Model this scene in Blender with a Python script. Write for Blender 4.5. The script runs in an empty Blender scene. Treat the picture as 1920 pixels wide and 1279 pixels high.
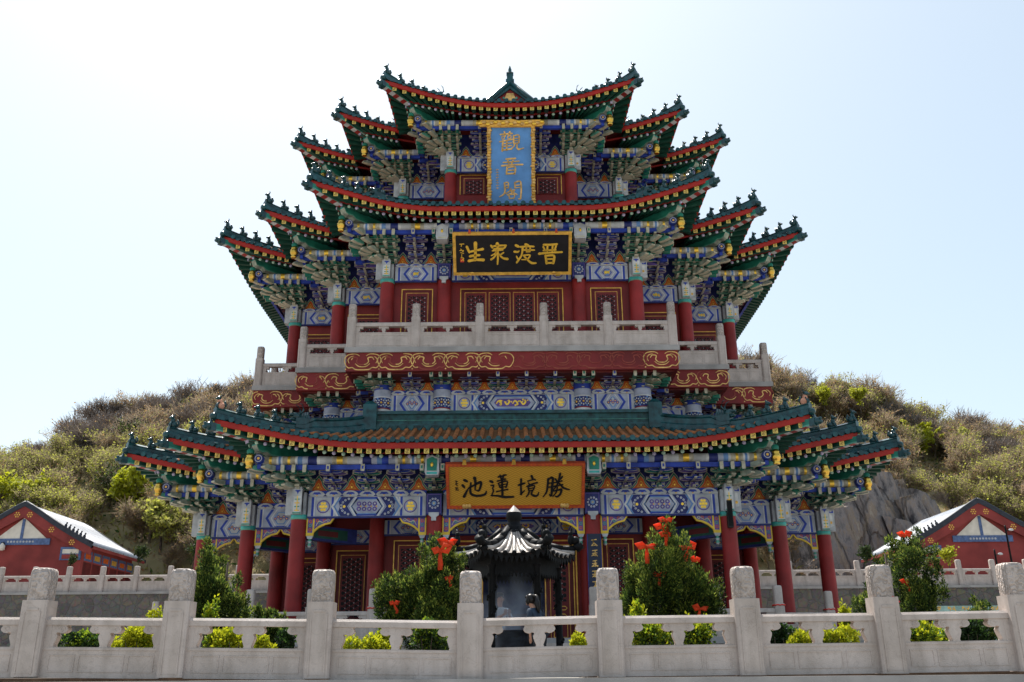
import bpy, bmesh, math, random
import numpy as np
from mathutils import Vector, Matrix
R = math.radians
PI = math.pi
scene = bpy.context.scene
COL = scene.collection

# ------------------------------------------------------------------ camera
PITCH, ROLL, FPX = 19.88, -0.45, 1720.0
cam_data = bpy.data.cameras.new('camera')
cam_data.sensor_width = 36.0
cam_data.lens = 36.0 * FPX / 1920.0
cam_data.clip_start = 0.1
cam_data.clip_end = 6000.0
cam = bpy.data.objects.new('camera', cam_data)
COL.objects.link(cam)
cam.matrix_world = Matrix.Rotation(R(90 + PITCH), 4, 'X') @ Matrix.Rotation(R(ROLL), 4, 'Z')
scene.camera = cam

# ------------------------------------------------------------------ light
SUN_EL, SUN_AZ = 60.0, -20.0          # azimuth from the view axis, negative = left
world = bpy.data.worlds.new('World')
scene.world = world
world.use_nodes = True
wn = world.node_tree
for n in list(wn.nodes):
    wn.nodes.remove(n)
w_out = wn.nodes.new('ShaderNodeOutputWorld')
w_bg = wn.nodes.new('ShaderNodeBackground')
w_sky = wn.nodes.new('ShaderNodeTexSky')
w_sky.sky_type = 'NISHITA'
w_sky.sun_disc = False
w_sky.sun_elevation = R(SUN_EL)
w_sky.sun_rotation = R(SUN_AZ)
w_sky.altitude = 50
w_sky.air_density = 1.0
w_sky.dust_density = 1.9
w_sky.ozone_density = 1.2
w_bg.inputs['Strength'].default_value = 0.112
# soften the range between the glow round the sun and the far side of the sky, as thin haze does
w_dn = wn.nodes.new('ShaderNodeVectorMath')
w_dn.operation = 'SCALE'
w_dn.inputs['Scale'].default_value = 1.0 / 5.0
w_gm = wn.nodes.new('ShaderNodeGamma')
w_gm.inputs['Gamma'].default_value = 0.50
w_up = wn.nodes.new('ShaderNodeVectorMath')
w_up.operation = 'MULTIPLY'
w_up.inputs[1].default_value = (4.85, 5.15, 5.05)
wn.links.new(w_sky.outputs['Color'], w_dn.inputs[0])
wn.links.new(w_dn.outputs['Vector'], w_gm.inputs['Color'])
wn.links.new(w_gm.outputs['Color'], w_up.inputs[0])
wn.links.new(w_up.outputs['Vector'], w_bg.inputs['Color'])
wn.links.new(w_bg.outputs['Background'], w_out.inputs['Surface'])
sun_data = bpy.data.lights.new('sun', 'SUN')
sun_data.energy = 5.0
sun_data.angle = R(0.53)
sun_data.color = (1.0, 0.95, 0.87)
sun = bpy.data.objects.new('sun', sun_data)
COL.objects.link(sun)
_sd = Vector((math.sin(R(SUN_AZ)) * math.cos(R(SUN_EL)), math.cos(R(SUN_AZ)) * math.cos(R(SUN_EL)), math.sin(R(SUN_EL))))
sun.rotation_euler = _sd.to_track_quat('Z', 'Y').to_euler()
scene.view_settings.view_transform = 'Standard'
scene.view_settings.look = 'None'
scene.view_settings.exposure = 0.82
scene.view_settings.gamma = 1.0
scene.render.engine = 'CYCLES'
scene.cycles.max_bounces = 8
scene.cycles.diffuse_bounces = 4
scene.cycles.volume_bounces = 1
try:
    scene.cycles.use_denoising = True
except Exception:
    pass


def at(px, py, d):
    """world point seen at a photo pixel, at forward distance d from the camera"""
    a = R(-ROLL)
    dx, dy = px - 960.0, py - 639.5
    dx, dy = dx * math.cos(a) - dy * math.sin(a), dx * math.sin(a) + dy * math.cos(a)
    q = FPX * math.tan(R(PITCH)) - dy
    fc = FPX / math.cos(R(PITCH))
    c, s = math.cos(R(PITCH)), math.sin(R(PITCH))
    h = c * d * q / (fc - s * q)
    D = c * d + s * h
    return Vector((dx * D / FPX, d, h))


# ------------------------------------------------------------------ mesh helper
MATS = {}


class MB:
    def __init__(s):
        s.v, s.f, s.m, s.s, s.M = [], [], [], [], None

    def add(s, vs, fs, m, smooth=False):
        n = len(s.v)
        if s.M is not None:
            vs = [tuple(s.M @ Vector(v)) for v in vs]
        s.v.extend(vs)
        if isinstance(m, str):
            m = [m] * len(fs)
        for f, k in zip(fs, m):
            s.f.append(tuple(n + i for i in f))
            s.m.append(k)
            s.s.append(smooth)

    def box(s, x0, x1, y0, y1, z0, z1, m, mf=None):
        vs = [(x0, y0, z0), (x1, y0, z0), (x1, y1, z0), (x0, y1, z0), (x0, y0, z1), (x1, y0, z1), (x1, y1, z1), (x0, y1, z1)]
        fs = [(0, 1, 5, 4), (1, 2, 6, 5), (2, 3, 7, 6), (3, 0, 4, 7), (4, 5, 6, 7), (3, 2, 1, 0)]
        s.add(vs, fs, [mf or m, m, m, m, m, m])

    def frust(s, cx, cy, z0, z1, a0, b0, a1, b1, m):
        vs = [(cx - a0, cy - b0, z0), (cx + a0, cy - b0, z0), (cx + a0, cy + b0, z0), (cx - a0, cy + b0, z0),
              (cx - a1, cy - b1, z1), (cx + a1, cy - b1, z1), (cx + a1, cy + b1, z1), (cx - a1, cy + b1, z1)]
        fs = [(0, 1, 5, 4), (1, 2, 6, 5), (2, 3, 7, 6), (3, 0, 4, 7), (4, 5, 6, 7), (3, 2, 1, 0)]
        s.add(vs, fs, m)

    def prism(s, poly, y0, y1, m, ms=None):
        """poly in (x,z); front face at y0, back at y1"""
        a = sum(poly[i][0] * poly[(i + 1) % len(poly)][1] - poly[(i + 1) % len(poly)][0] * poly[i][1] for i in range(len(poly)))
        if a < 0:
            poly = poly[::-1]
        n = len(poly)
        vs = [(p[0], y0, p[1]) for p in poly] + [(p[0], y1, p[1]) for p in poly]
        fs = [tuple(range(n)), tuple(range(2 * n - 1, n - 1, -1))]
        fs += [(i, i + n, (i + 1) % n + n, (i + 1) % n) for i in range(n)]
        s.add(vs, fs, [m, ms or m] + [ms or m] * n)

    def zprism(s, poly, z0, z1, m, mtop=None):
        """poly in (x,y) extruded in z"""
        a = sum(poly[i][0] * poly[(i + 1) % len(poly)][1] - poly[(i + 1) % len(poly)][0] * poly[i][1] for i in range(len(poly)))
        if a < 0:
            poly = poly[::-1]
        n = len(poly)
        vs = [(p[0], p[1], z0) for p in poly] + [(p[0], p[1], z1) for p in poly]
        fs = [tuple(range(n - 1, -1, -1)), tuple(range(n, 2 * n))]
        fs += [(i, (i + 1) % n, (i + 1) % n + n, i + n) for i in range(n)]
        s.add(vs, fs, [m, mtop or m] + [m] * n)

    def plate(s, poly, y, m):
        a = sum(poly[i][0] * poly[(i + 1) % len(poly)][1] - poly[(i + 1) % len(poly)][0] * poly[i][1] for i in range(len(poly)))
        if a < 0:
            poly = poly[::-1]
        s.add([(p[0], y, p[1]) for p in poly], [tuple(range(len(poly)))], m)

    def rect(s, x0, x1, z0, z1, y, m):
        s.plate([(x0, z0), (x1, z0), (x1, z1), (x0, z1)], y, m)

    def ring(s, cx, cz, r, y, m, n=14):
        s.plate([(cx + r * math.cos(2 * PI * i / n), cz + r * math.sin(2 * PI * i / n)) for i in range(n)], y, m)

    def lathe(s, prof, cx, cy, m, n=16, smooth=True, capm=None):
        """prof: list of (r,z) bottom to top"""
        vs, fs, ms = [], [], []
        for r, z in prof:
            for i in range(n):
                vs.append((cx + r * math.cos(2 * PI * i / n), cy + r * math.sin(2 * PI * i / n), z))
        for k in range(len(prof) - 1):
            mk = m if isinstance(m, str) else m[k]
            for i in range(n):
                j = (i + 1) % n
                fs.append((k * n + i, k * n + j, (k + 1) * n + j, (k + 1) * n + i))
                ms.append(mk)
        s.add(vs, fs, ms, smooth)
        mt = m if isinstance(m, str) else m[-1]
        mb = m if isinstance(m, str) else m[0]
        k0 = len(s.v) - len(vs)
        M = s.M
        s.M = None
        top = [s.v[k0 + (len(prof) - 1) * n + i] for i in range(n)]
        bot = [s.v[k0 + i] for i in range(n)]
        s.add(top, [tuple(range(n))], capm or mt)
        s.add(bot, [tuple(range(n - 1, -1, -1))], capm or mb)
        s.M = M

    def tube(s, pts, rad, m, n=6, smooth=True):
        pts = [Vector(p) for p in pts]
        if not isinstance(rad, (list, tuple)):
            rad = [rad] * len(pts)
        vs, fs = [], []
        for k, p in enumerate(pts):
            t = (pts[min(k + 1, len(pts) - 1)] - pts[max(k - 1, 0)])
            if t.length < 1e-9:
                t = Vector((0, 0, 1))
            t.normalize()
            a = Vector((0, 0, 1)) if abs(t.z) < 0.9 else Vector((1, 0, 0))
            u = t.cross(a).normalized()
            w = u.cross(t).normalized()
            for i in range(n):
                an = 2 * PI * i / n
                vs.append(tuple(p + (u * math.cos(an) + w * math.sin(an)) * rad[k]))
        for k in range(len(pts) - 1):
            for i in range(n):
                j = (i + 1) % n
                fs.append((k * n + i, (k + 1) * n + i, (k + 1) * n + j, k * n + j))
        L = len(pts) - 1
        s.add(vs, fs + [tuple(range(n)), tuple(L * n + i for i in range(n - 1, -1, -1))], m, smooth)

    def blob(s, c, r, m, nu=8, nv=5, jit=0.0, rnd=None):
        vs, fs = [], []
        rx, ry, rz = r
        for k in range(nv + 1):
            th = PI * k / nv
            for i in range(nu):
                ph = 2 * PI * i / nu
                q = 1 + (rnd.uniform(-jit, jit) if rnd else 0)
                vs.append((c[0] + rx * q * math.sin(th) * math.cos(ph), c[1] + ry * q * math.sin(th) * math.sin(ph), c[2] - rz * q * math.cos(th)))
        for k in range(nv):
            for i in range(nu):
                j = (i + 1) % nu
                fs.append((k * nu + i, k * nu + j, (k + 1) * nu + j, (k + 1) * nu + i))
        s.add(vs, fs, m, True)

    def ribbon(s, pts, wid, y0, y1, m, ms=None, sub=4):
        """brush stroke in the (x,z) plane, raised from y1 to y0"""
        P, W = smooth_line(pts, wid, sub)
        lf, rt = [], []
        for k in range(len(P)):
            a, b = P[max(k - 1, 0)], P[min(k + 1, len(P) - 1)]
            dx, dz = b[0] - a[0], b[1] - a[1]
            l = math.hypot(dx, dz) or 1
            nx, nz = -dz / l, dx / l
            h = W[k] / 2
            lf.append((P[k][0] + nx * h, P[k][1] + nz * h))
            rt.append((P[k][0] - nx * h, P[k][1] - nz * h))
        n = len(P)
        vs = [(p[0], y0, p[1]) for p in lf] + [(p[0], y0, p[1]) for p in rt] + [(p[0], y1, p[1]) for p in lf] + [(p[0], y1, p[1]) for p in rt]
        fs, mm = [], []
        for k in range(n - 1):
            fs += [(n + k, n + k + 1, k + 1, k), (k, k + 1, 2 * n + k + 1, 2 * n + k), (3 * n + k, 3 * n + k + 1, n + k + 1, n + k)]
            mm += [m, ms or m, ms or m]
        fs += [(0, 2 * n, 3 * n, n), (n - 1, 2 * n - 1, 4 * n - 1, 3 * n - 1)]
        mm += [ms or m, ms or m]
        s.add(vs, fs, mm)

    def mesh(s, name):
        me = bpy.data.meshes.new(name)
        me.from_pydata(s.v, [], s.f)
        keys = []
        idx = {}
        for k in s.m:
            if k not in idx:
                idx[k] = len(keys)
                keys.append(k)
        for k in keys:
            me.materials.append(MATS[k])
        me.polygons.foreach_set('material_index', [idx[k] for k in s.m])
        me.polygons.foreach_set('use_smooth', s.s)
        me.update()
        return me

    def build(s, name, parent=None, loc=(0, 0, 0), rz=0.0):
        return inst(name, s.mesh(name), parent, loc, rz)


def smooth_line(pts, wid, sub):
    if not isinstance(wid, (list, tuple)):
        wid = [wid] * len(pts)
    wid = list(wid) + [wid[-1]] * (len(pts) - len(wid))
    if len(pts) == 2 or sub < 2:
        return list(pts), wid
    P, W = [], []
    n = len(pts)
    for k in range(n - 1):
        p0, p1, p2, p3 = pts[max(k - 1, 0)], pts[k], pts[k + 1], pts[min(k + 2, n - 1)]
        for j in range(sub):
            t = j / sub
            f = lambda a, b, c, d: 0.5 * (2 * b + (c - a) * t + (2 * a - 5 * b + 4 * c - d) * t * t + (3 * b - a - 3 * c + d) * t ** 3)
            P.append((f(p0[0], p1[0], p2[0], p3[0]), f(p0[1], p1[1], p2[1], p3[1])))
            W.append(wid[k] * (1 - t) + wid[k + 1] * t)
    P.append(tuple(pts[-1]))
    W.append(wid[-1])
    return P, W


def inst(name, mesh, parent=None, loc=(0, 0, 0), rz=0.0):
    o = bpy.data.objects.new(name, mesh)
    COL.objects.link(o)
    o.location = loc
    o.rotation_euler = (0, 0, rz)
    if parent is not None:
        o.parent = parent
    return o


def tag(o, label=None, cat=None, group=None, kind=None):
    if label:
        o['label'] = label
    if cat:
        o['category'] = cat
    if group:
        o['group'] = group
    if kind:
        o['kind'] = kind
    return o


def thing(name, label, cat, loc=(0, 0, 0), rz=0.0, group=None, parent=None):
    o = bpy.data.objects.new(name, None)
    o.empty_display_size = 0.3
    COL.objects.link(o)
    o.location = loc
    o.rotation_euler = (0, 0, rz)
    if parent is not None:
        o.parent = parent
    return tag(o, label, cat, group)


def rot2(x, y, a):
    return (x * math.cos(a) - y * math.sin(a), x * math.sin(a) + y * math.cos(a))


# ------------------------------------------------------------------ materials
def pmat(key, c, rough=0.6, var=0.12, scale=1.5, bump=0.0, bscale=30.0, metal=0.0, coat=0.0, c2=None, spec=0.3, detail=4.0):
    m = bpy.data.materials.new(key)
    m.use_nodes = True
    nt = m.node_tree
    b = nt.nodes['Principled BSDF']
    b.inputs['Roughness'].default_value = rough
    b.inputs['Metallic'].default_value = metal
    b.inputs['Coat Weight'].default_value = coat
    b.inputs['Coat Roughness'].default_value = 0.15
    b.inputs['Specular IOR Level'].default_value = spec
    geo = nt.nodes.new('ShaderNodeNewGeometry')
    if var > 0 or c2:
        no = nt.nodes.new('ShaderNodeTexNoise')
        no.inputs['Scale'].default_value = scale
        no.inputs['Detail'].default_value = detail
        nt.links.new(geo.outputs['Position'], no.inputs['Vector'])
        rp = nt.nodes.new('ShaderNodeValToRGB')
        lo = c2 if c2 else tuple(x * (1 - var * 1.6) for x in c)
        hi = tuple(min(1, x * (1 + (0 if c2 else var))) for x in c)
        rp.color_ramp.elements[0].position = 0.32
        rp.color_ramp.elements[0].color = (*lo, 1)
        rp.color_ramp.elements[1].position = 0.66
        rp.color_ramp.elements[1].color = (*hi, 1)
        nt.links.new(no.outputs['Fac'], rp.inputs['Fac'])
        nt.links.new(rp.outputs['Color'], b.inputs['Base Color'])
    else:
        b.inputs['Base Color'].default_value = (*c, 1)
    if bump > 0:
        n2 = nt.nodes.new('ShaderNodeTexNoise')
        n2.inputs['Scale'].default_value = bscale
        n2.inputs['Detail'].default_value = 5
        nt.links.new(geo.outputs['Position'], n2.inputs['Vector'])
        bp = nt.nodes.new('ShaderNodeBump')
        bp.inputs['Strength'].default_value = bump
        bp.inputs['Distance'].default_value = 0.03
        nt.links.new(n2.outputs['Fac'], bp.inputs['Height'])
        nt.links.new(bp.outputs['Normal'], b.inputs['Normal'])
    MATS[key] = m
    return m


pmat('red', (0.255, 0.020, 0.020), 0.55, 0.22, 1.1, 0.1, 12, detail=9)
pmat('red_wall', (0.20, 0.019, 0.019), 0.6, 0.24, 0.7, 0.1, 10, detail=9)
pmat('red_board', (0.36, 0.017, 0.009), 0.5, 0.12, 2.0)
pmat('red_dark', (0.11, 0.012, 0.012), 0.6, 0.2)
pmat('lattice_bar', (0.14, 0.014, 0.016), 0.5, 0.1)
pmat('door_red', (0.15, 0.014, 0.016), 0.5, 0.12)
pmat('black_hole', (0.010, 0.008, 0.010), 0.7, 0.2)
pmat('gold', (0.72, 0.40, 0.07), 0.35, 0.18, 6.0, metal=0.25)
pmat('gold_bright', (0.88, 0.54, 0.07), 0.3, 0.1, 5.0, metal=0.55)
pmat('gilt_metal', (0.75, 0.46, 0.08), 0.22, 0.15, 5.0, metal=0.9)
pmat('gold_leaf', (0.72, 0.44, 0.14), 0.4, 0.25, 5.0, metal=0.2)
pmat('yellow', (0.74, 0.50, 0.05), 0.5, 0.12, 4.0)
pmat('orange', (0.58, 0.11, 0.018), 0.5, 0.12, 4.0)
pmat('worn_gilt', (0.30, 0.075, 0.045), 0.6, 0.4, 3.0, c2=(0.22, 0.022, 0.02))
pmat('rafter_gold', (0.78, 0.58, 0.14), 0.45, 0.15, 5.0)
pmat('dull_gold', (0.40, 0.36, 0.27), 0.5, 0.30, 5.0)
pmat('grey', (0.36, 0.39, 0.50), 0.6, 0.18, 2.5, detail=8)
pmat('pale', (0.44, 0.45, 0.47), 0.6, 0.18, 2.5, detail=8)
pmat('cream', (0.46, 0.43, 0.33), 0.6, 0.15, 6.0)
pmat('white', (0.58, 0.58, 0.58), 0.6, 0.16, 2.5, detail=8)
pmat('blue', (0.025, 0.055, 0.36), 0.5, 0.22, 2.5, detail=8)
pmat('lblue', (0.13, 0.25, 0.50), 0.5, 0.14, 4.0)
pmat('navy', (0.020, 0.028, 0.15), 0.5, 0.2, 4.0)
pmat('purple', (0.13, 0.08, 0.30), 0.5, 0.2, 4.0)
pmat('green', (0.020, 0.19, 0.135), 0.45, 0.2, 3.0)
pmat('dgreen', (0.010, 0.065, 0.045), 0.5, 0.2, 3.0)
pmat('lgreen', (0.10, 0.33, 0.25), 0.5, 0.2, 3.0)
pmat('beak', (0.30, 0.34, 0.28), 0.5, 0.25, 5.0)
pmat('teal_paint', (0.05, 0.36, 0.34), 0.4, 0.15, 3.0)
pmat('pearl_green', (0.42, 0.60, 0.48), 0.4, 0.08)
pmat('pearl_lilac', (0.48, 0.43, 0.62), 0.4, 0.08)
pmat('tile', (0.010, 0.062, 0.070), 0.30, 0.4, 4.0, 0.15, 14, coat=0.22)
pmat('tile_top', (0.009, 0.060, 0.062), 0.42, 0.45, 5.0, coat=0.08)
pmat('tile_brown', (0.42, 0.145, 0.045), 0.45, 0.3, 3.0, 0.2, 16, coat=0.1)
pmat('tile_pan', (0.20, 0.085, 0.03), 0.5, 0.3, 3.0)
pmat('clay', (0.62, 0.30, 0.20), 0.8, 0.2, 8.0, 0.3, 30)
pmat('beast', (0.012, 0.055, 0.062), 0.3, 0.25, 8.0, coat=0.3)
pmat('stone_slab', (0.33, 0.31, 0.30), 0.75, 0.15, 1.2, 0.3, 25)
pmat('plaque_black', (0.010, 0.009, 0.012), 0.3, 0.2, 3.0)
pmat('plaque_blue', (0.11, 0.29, 0.62), 0.5, 0.12, 1.5, 0.1, 10)
pmat('ink', (0.012, 0.010, 0.010), 0.5, 0)
pmat('frame_red', (0.50, 0.075, 0.03), 0.5, 0.15, 4.0)
pmat('couplet', (0.010, 0.016, 0.045), 0.35, 0.2, 2.0)
pmat('iron', (0.006, 0.006, 0.007), 0.6, 0.3, 5.0, 0.2, 20, spec=0.15)
pmat('glazed_grey', (0.36, 0.32, 0.29), 0.35, 0.25, 3.0, 0.2, 20)
pmat('roof_grey', (0.30, 0.32, 0.36), 0.4, 0.2, 2.0)
pmat('roof_trim', (0.03, 0.033, 0.045), 0.5, 0.2, 3.0)
pmat('plaster', (0.70, 0.64, 0.55), 0.8, 0.1, 2.0)
pmat('house_red', (0.26, 0.043, 0.038), 0.75, 0.22, 0.6, 0.1, 8, detail=9)
pmat('house_blue', (0.09, 0.14, 0.28), 0.6, 0.2, 6.0)
pmat('skin', (0.50, 0.26, 0.17), 0.5, 0.06, 20)
pmat('hair', (0.012, 0.009, 0.008), 0.35, 0.2, 30)
pmat('hair_band', (0.55, 0.55, 0.58), 0.4, 0.1)
pmat('shirt_white', (0.62, 0.64, 0.68), 0.8, 0.1, 6)
pmat('shirt_dark', (0.028, 0.045, 0.075), 0.8, 0.2, 6)
pmat('trousers', (0.03, 0.032, 0.04), 0.8, 0.2, 6)
pmat('shoe', (0.03, 0.025, 0.02), 0.5, 0.1)
pmat('bag_red', (0.30, 0.02, 0.03), 0.6, 0.1)
pmat('ribbon', (0.88, 0.095, 0.025), 0.6, 0.15, 6)
pmat('string', (0.62, 0.04, 0.03), 0.6, 0.1)
pmat('speaker', (0.012, 0.012, 0.012), 0.5, 0.2)
pmat('paint_mint', (0.30, 0.46, 0.42), 0.7, 0.2, 2.0)
pmat('bark', (0.075, 0.055, 0.042), 0.9, 0.3, 4)
pmat('bark_grey', (0.13, 0.11, 0.10), 0.9, 0.3, 4)
pmat('juniper_dark', (0.022, 0.045, 0.012), 0.7, 0.3, 5)
pmat('juniper', (0.080, 0.128, 0.022), 0.7, 0.3, 5)
pmat('juniper_lit_tip', (0.24, 0.28, 0.045), 0.7, 0.3, 5)  # yellowish tip green, brightened to stand for sunlit tops
pmat('leaf_yellow', (0.42, 0.44, 0.018), 0.6, 0.25, 8)
pmat('leaf_lime', (0.22, 0.31, 0.02), 0.6, 0.25, 8)
pmat('leaf_green', (0.045, 0.095, 0.018), 0.6, 0.25, 8)
pmat('leaf_dark', (0.018, 0.040, 0.014), 0.6, 0.25, 8)
pmat('twig', (0.27, 0.21, 0.15), 0.9, 0.25, 3)
pmat('twig_grey', (0.27, 0.22, 0.19), 0.9, 0.25, 3)
pmat('bud_olive', (0.31, 0.30, 0.095), 0.8, 0.25, 3)
pmat('bud_lime', (0.47, 0.48, 0.085), 0.8, 0.25, 3)
pmat('bud_brown', (0.36, 0.225, 0.105), 0.8, 0.25, 3)
pmat('hill_soil', (0.30, 0.225, 0.12), 0.95, 0.3, 0.25, 0.6, 2.0, c2=(0.17, 0.15, 0.065))
pmat('ground', (0.30, 0.28, 0.25), 0.9, 0.2, 0.4)


def stone_mat(key, carve=0.0):
    m = bpy.data.materials.new(key)
    m.use_nodes = True
    nt = m.node_tree
    N, Lk = nt.nodes.new, nt.links.new
    b = nt.nodes['Principled BSDF']
    b.inputs['Roughness'].default_value = 0.62
    geo = N('ShaderNodeNewGeometry')
    n1 = N('ShaderNodeTexNoise')
    n1.inputs['Scale'].default_value = 1.6
    n1.inputs['Detail'].default_value = 8
    n1.inputs['Roughness'].default_value = 0.65
    Lk(geo.outputs['Position'], n1.inputs['Vector'])
    r1 = N('ShaderNodeValToRGB')
    r1.color_ramp.elements[0].position = 0.28
    r1.color_ramp.elements[0].color = (0.38, 0.32, 0.285, 1)
    r1.color_ramp.elements[1].position = 0.62
    r1.color_ramp.elements[1].color = (0.53, 0.45, 0.41, 1)
    Lk(n1.outputs['Fac'], r1.inputs['Fac'])
    # thin grey veins and stains in the marble
    n2 = N('ShaderNodeTexNoise')
    n2.inputs['Scale'].default_value = 3.1
    n2.inputs['Detail'].default_value = 9
    n2.inputs['Distortion'].default_value = 1.6
    Lk(geo.outputs['Position'], n2.inputs['Vector'])
    r2 = N('ShaderNodeValToRGB')
    e = r2.color_ramp.elements
    e[0].position = 0.485
    e[0].color = (1, 1, 1, 1)
    e[1].position = 0.515
    e[1].color = (1, 1, 1, 1)
    v = e.new(0.5)
    v.color = (0.72, 0.70, 0.68, 1)
    Lk(n2.outputs['Fac'], r2.inputs['Fac'])
    mx = N('ShaderNodeMix')
    mx.data_type = 'RGBA'
    mx.blend_type = 'MULTIPLY'
    mx.inputs['Factor'].default_value = 0.6
    Lk(r1.outputs['Color'], mx.inputs['A'])
    Lk(r2.outputs['Color'], mx.inputs['B'])
    # rain streaks running down the faces
    mps = N('ShaderNodeMapping')
    mps.inputs['Scale'].default_value = (4.5, 4.5, 0.55)
    Lk(geo.outputs['Position'], mps.inputs['Vector'])
    ns = N('ShaderNodeTexNoise')
    ns.inputs['Scale'].default_value = 1.0
    ns.inputs['Detail'].default_value = 6
    Lk(mps.outputs['Vector'], ns.inputs['Vector'])
    rs = N('ShaderNodeValToRGB')
    rs.color_ramp.elements[0].position = 0.36
    rs.color_ramp.elements[0].color = (0.70, 0.68, 0.65, 1)
    rs.color_ramp.elements[1].position = 0.56
    rs.color_ramp.elements[1].color = (1, 1, 1, 1)
    Lk(ns.outputs['Fac'], rs.inputs['Fac'])
    mxs = N('ShaderNodeMix')
    mxs.data_type = 'RGBA'
    mxs.blend_type = 'MULTIPLY'
    mxs.inputs['Factor'].default_value = 0.5
    Lk(mx.outputs['Result'], mxs.inputs['A'])
    Lk(rs.outputs['Color'], mxs.inputs['B'])
    mx = mxs
    Lk(mx.outputs['Result'], b.inputs['Base Color'])
    bp = N('ShaderNodeBump')
    bp.inputs['Distance'].default_value = 0.02
    if carve > 0:
        wv = N('ShaderNodeTexWave')
        wv.wave_type = 'RINGS'
        wv.inputs['Scale'].default_value = 5.5
        wv.inputs['Distortion'].default_value = 7.0
        wv.inputs['Detail'].default_value = 1.5
        wv.inputs['Detail Scale'].default_value = 2.2
        Lk(geo.outputs['Position'], wv.inputs['Vector'])
        bp.inputs['Strength'].default_value = 1.0
        Lk(wv.outputs['Color'], bp.inputs['Height'])
        rr = N('ShaderNodeValToRGB')  # groove shading of the carving is put into the colour too
        rr.color_ramp.elements[0].position = 0.0
        rr.color_ramp.elements[0].color = (0.62, 0.60, 0.58, 1)
        rr.color_ramp.elements[1].position = 0.22
        rr.color_ramp.elements[1].color = (1, 1, 1, 1)
        Lk(wv.outputs['Color'], rr.inputs['Fac'])
        m2 = N('ShaderNodeMix')
        m2.data_type = 'RGBA'
        m2.blend_type = 'MULTIPLY'
        m2.inputs['Factor'].default_value = 0.85
        Lk(mx.outputs['Result'], m2.inputs['A'])
        Lk(rr.outputs['Color'], m2.inputs['B'])
        Lk(m2.outputs['Result'], b.inputs['Base Color'])
    else:
        n3 = N('ShaderNodeTexNoise')
        n3.inputs['Scale'].default_value = 60
        n3.inputs['Detail'].default_value = 4
        Lk(geo.outputs['Position'], n3.inputs['Vector'])
        bp.inputs['Strength'].default_value = 0.25
        Lk(n3.outputs['Fac'], bp.inputs['Height'])
    Lk(bp.outputs['Normal'], b.inputs['Normal'])
    MATS[key] = m


stone_mat('stone')
stone_mat('stone_carved', 0.8)


def masonry_mat(key, scale, cols, mortar, bumpd=0.06, stretch=(1, 1, 1)):
    m = bpy.data.materials.new(key)
    m.use_nodes = True
    nt = m.node_tree
    N, Lk = nt.nodes.new, nt.links.new
    b = nt.nodes['Principled BSDF']
    b.inputs['Roughness'].default_value = 0.85
    geo = N('ShaderNodeNewGeometry')
    mp = N('ShaderNodeMapping')
    mp.inputs['Scale'].default_value = stretch
    Lk(geo.outputs['Position'], mp.inputs['Vector'])
    v1 = N('ShaderNodeTexVoronoi')
    v1.inputs['Scale'].default_value = scale
    v2 = N('ShaderNodeTexVoronoi')
    v2.feature = 'DISTANCE_TO_EDGE'
    v2.inputs['Scale'].default_value = scale
    Lk(mp.outputs['Vector'], v1.inputs['Vector'])
    Lk(mp.outputs['Vector'], v2.inputs['Vector'])
    sep = N('ShaderNodeSeparateColor')
    Lk(v1.outputs['Color'], sep.inputs['Color'])
    rp = N('ShaderNodeValToRGB')
    e = rp.color_ramp.elements
    e[0].color = (*cols[0], 1)
    e[1].color = (*cols[-1], 1)
    for i, c in enumerate(cols[1:-1]):
        k = e.new((i + 1) / (len(cols) - 1))
        k.color = (*c, 1)
    Lk(sep.outputs['Red'], rp.inputs['Fac'])
    no = N('ShaderNodeTexNoise')
    no.inputs['Scale'].default_value = 5
    no.inputs['Detail'].default_value = 6
    Lk(geo.outputs['Position'], no.inputs['Vector'])
    mx = N('ShaderNodeMix')
    mx.data_type = 'RGBA'
    mx.blend_type = 'OVERLAY'
    mx.inputs['Factor'].default_value = 0.6
    Lk(rp.outputs['Color'], mx.inputs['A'])
    Lk(no.outputs['Color'], mx.inputs['B'])
    st = N('ShaderNodeMapRange')
    st.inputs['From Min'].default_value = 0.02
    st.inputs['From Max'].default_value = 0.07
    Lk(v2.outputs['Distance'], st.inputs['Value'])
    m2 = N('ShaderNodeMix')
    m2.data_type = 'RGBA'
    m2.inputs['A'].default_value = (*mortar, 1)
    Lk(st.outputs['Result'], m2.inputs['Factor'])
    Lk(mx.outputs['Result'], m2.inputs['B'])
    Lk(m2.outputs['Result'], b.inputs['Base Color'])
    bp = N('ShaderNodeBump')
    bp.inputs['Strength'].default_value = 0.7
    bp.inputs['Distance'].default_value = bumpd
    Lk(st.outputs['Result'], bp.inputs['Height'])
    Lk(bp.outputs['Normal'], b.inputs['Normal'])
    MATS[key] = m


masonry_mat('rubble_wall', 1.9, [(0.095, 0.085, 0.078), (0.135, 0.12, 0.11), (0.165, 0.13, 0.10), (0.12, 0.112, 0.112)], (0.125, 0.115, 0.105))


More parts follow.
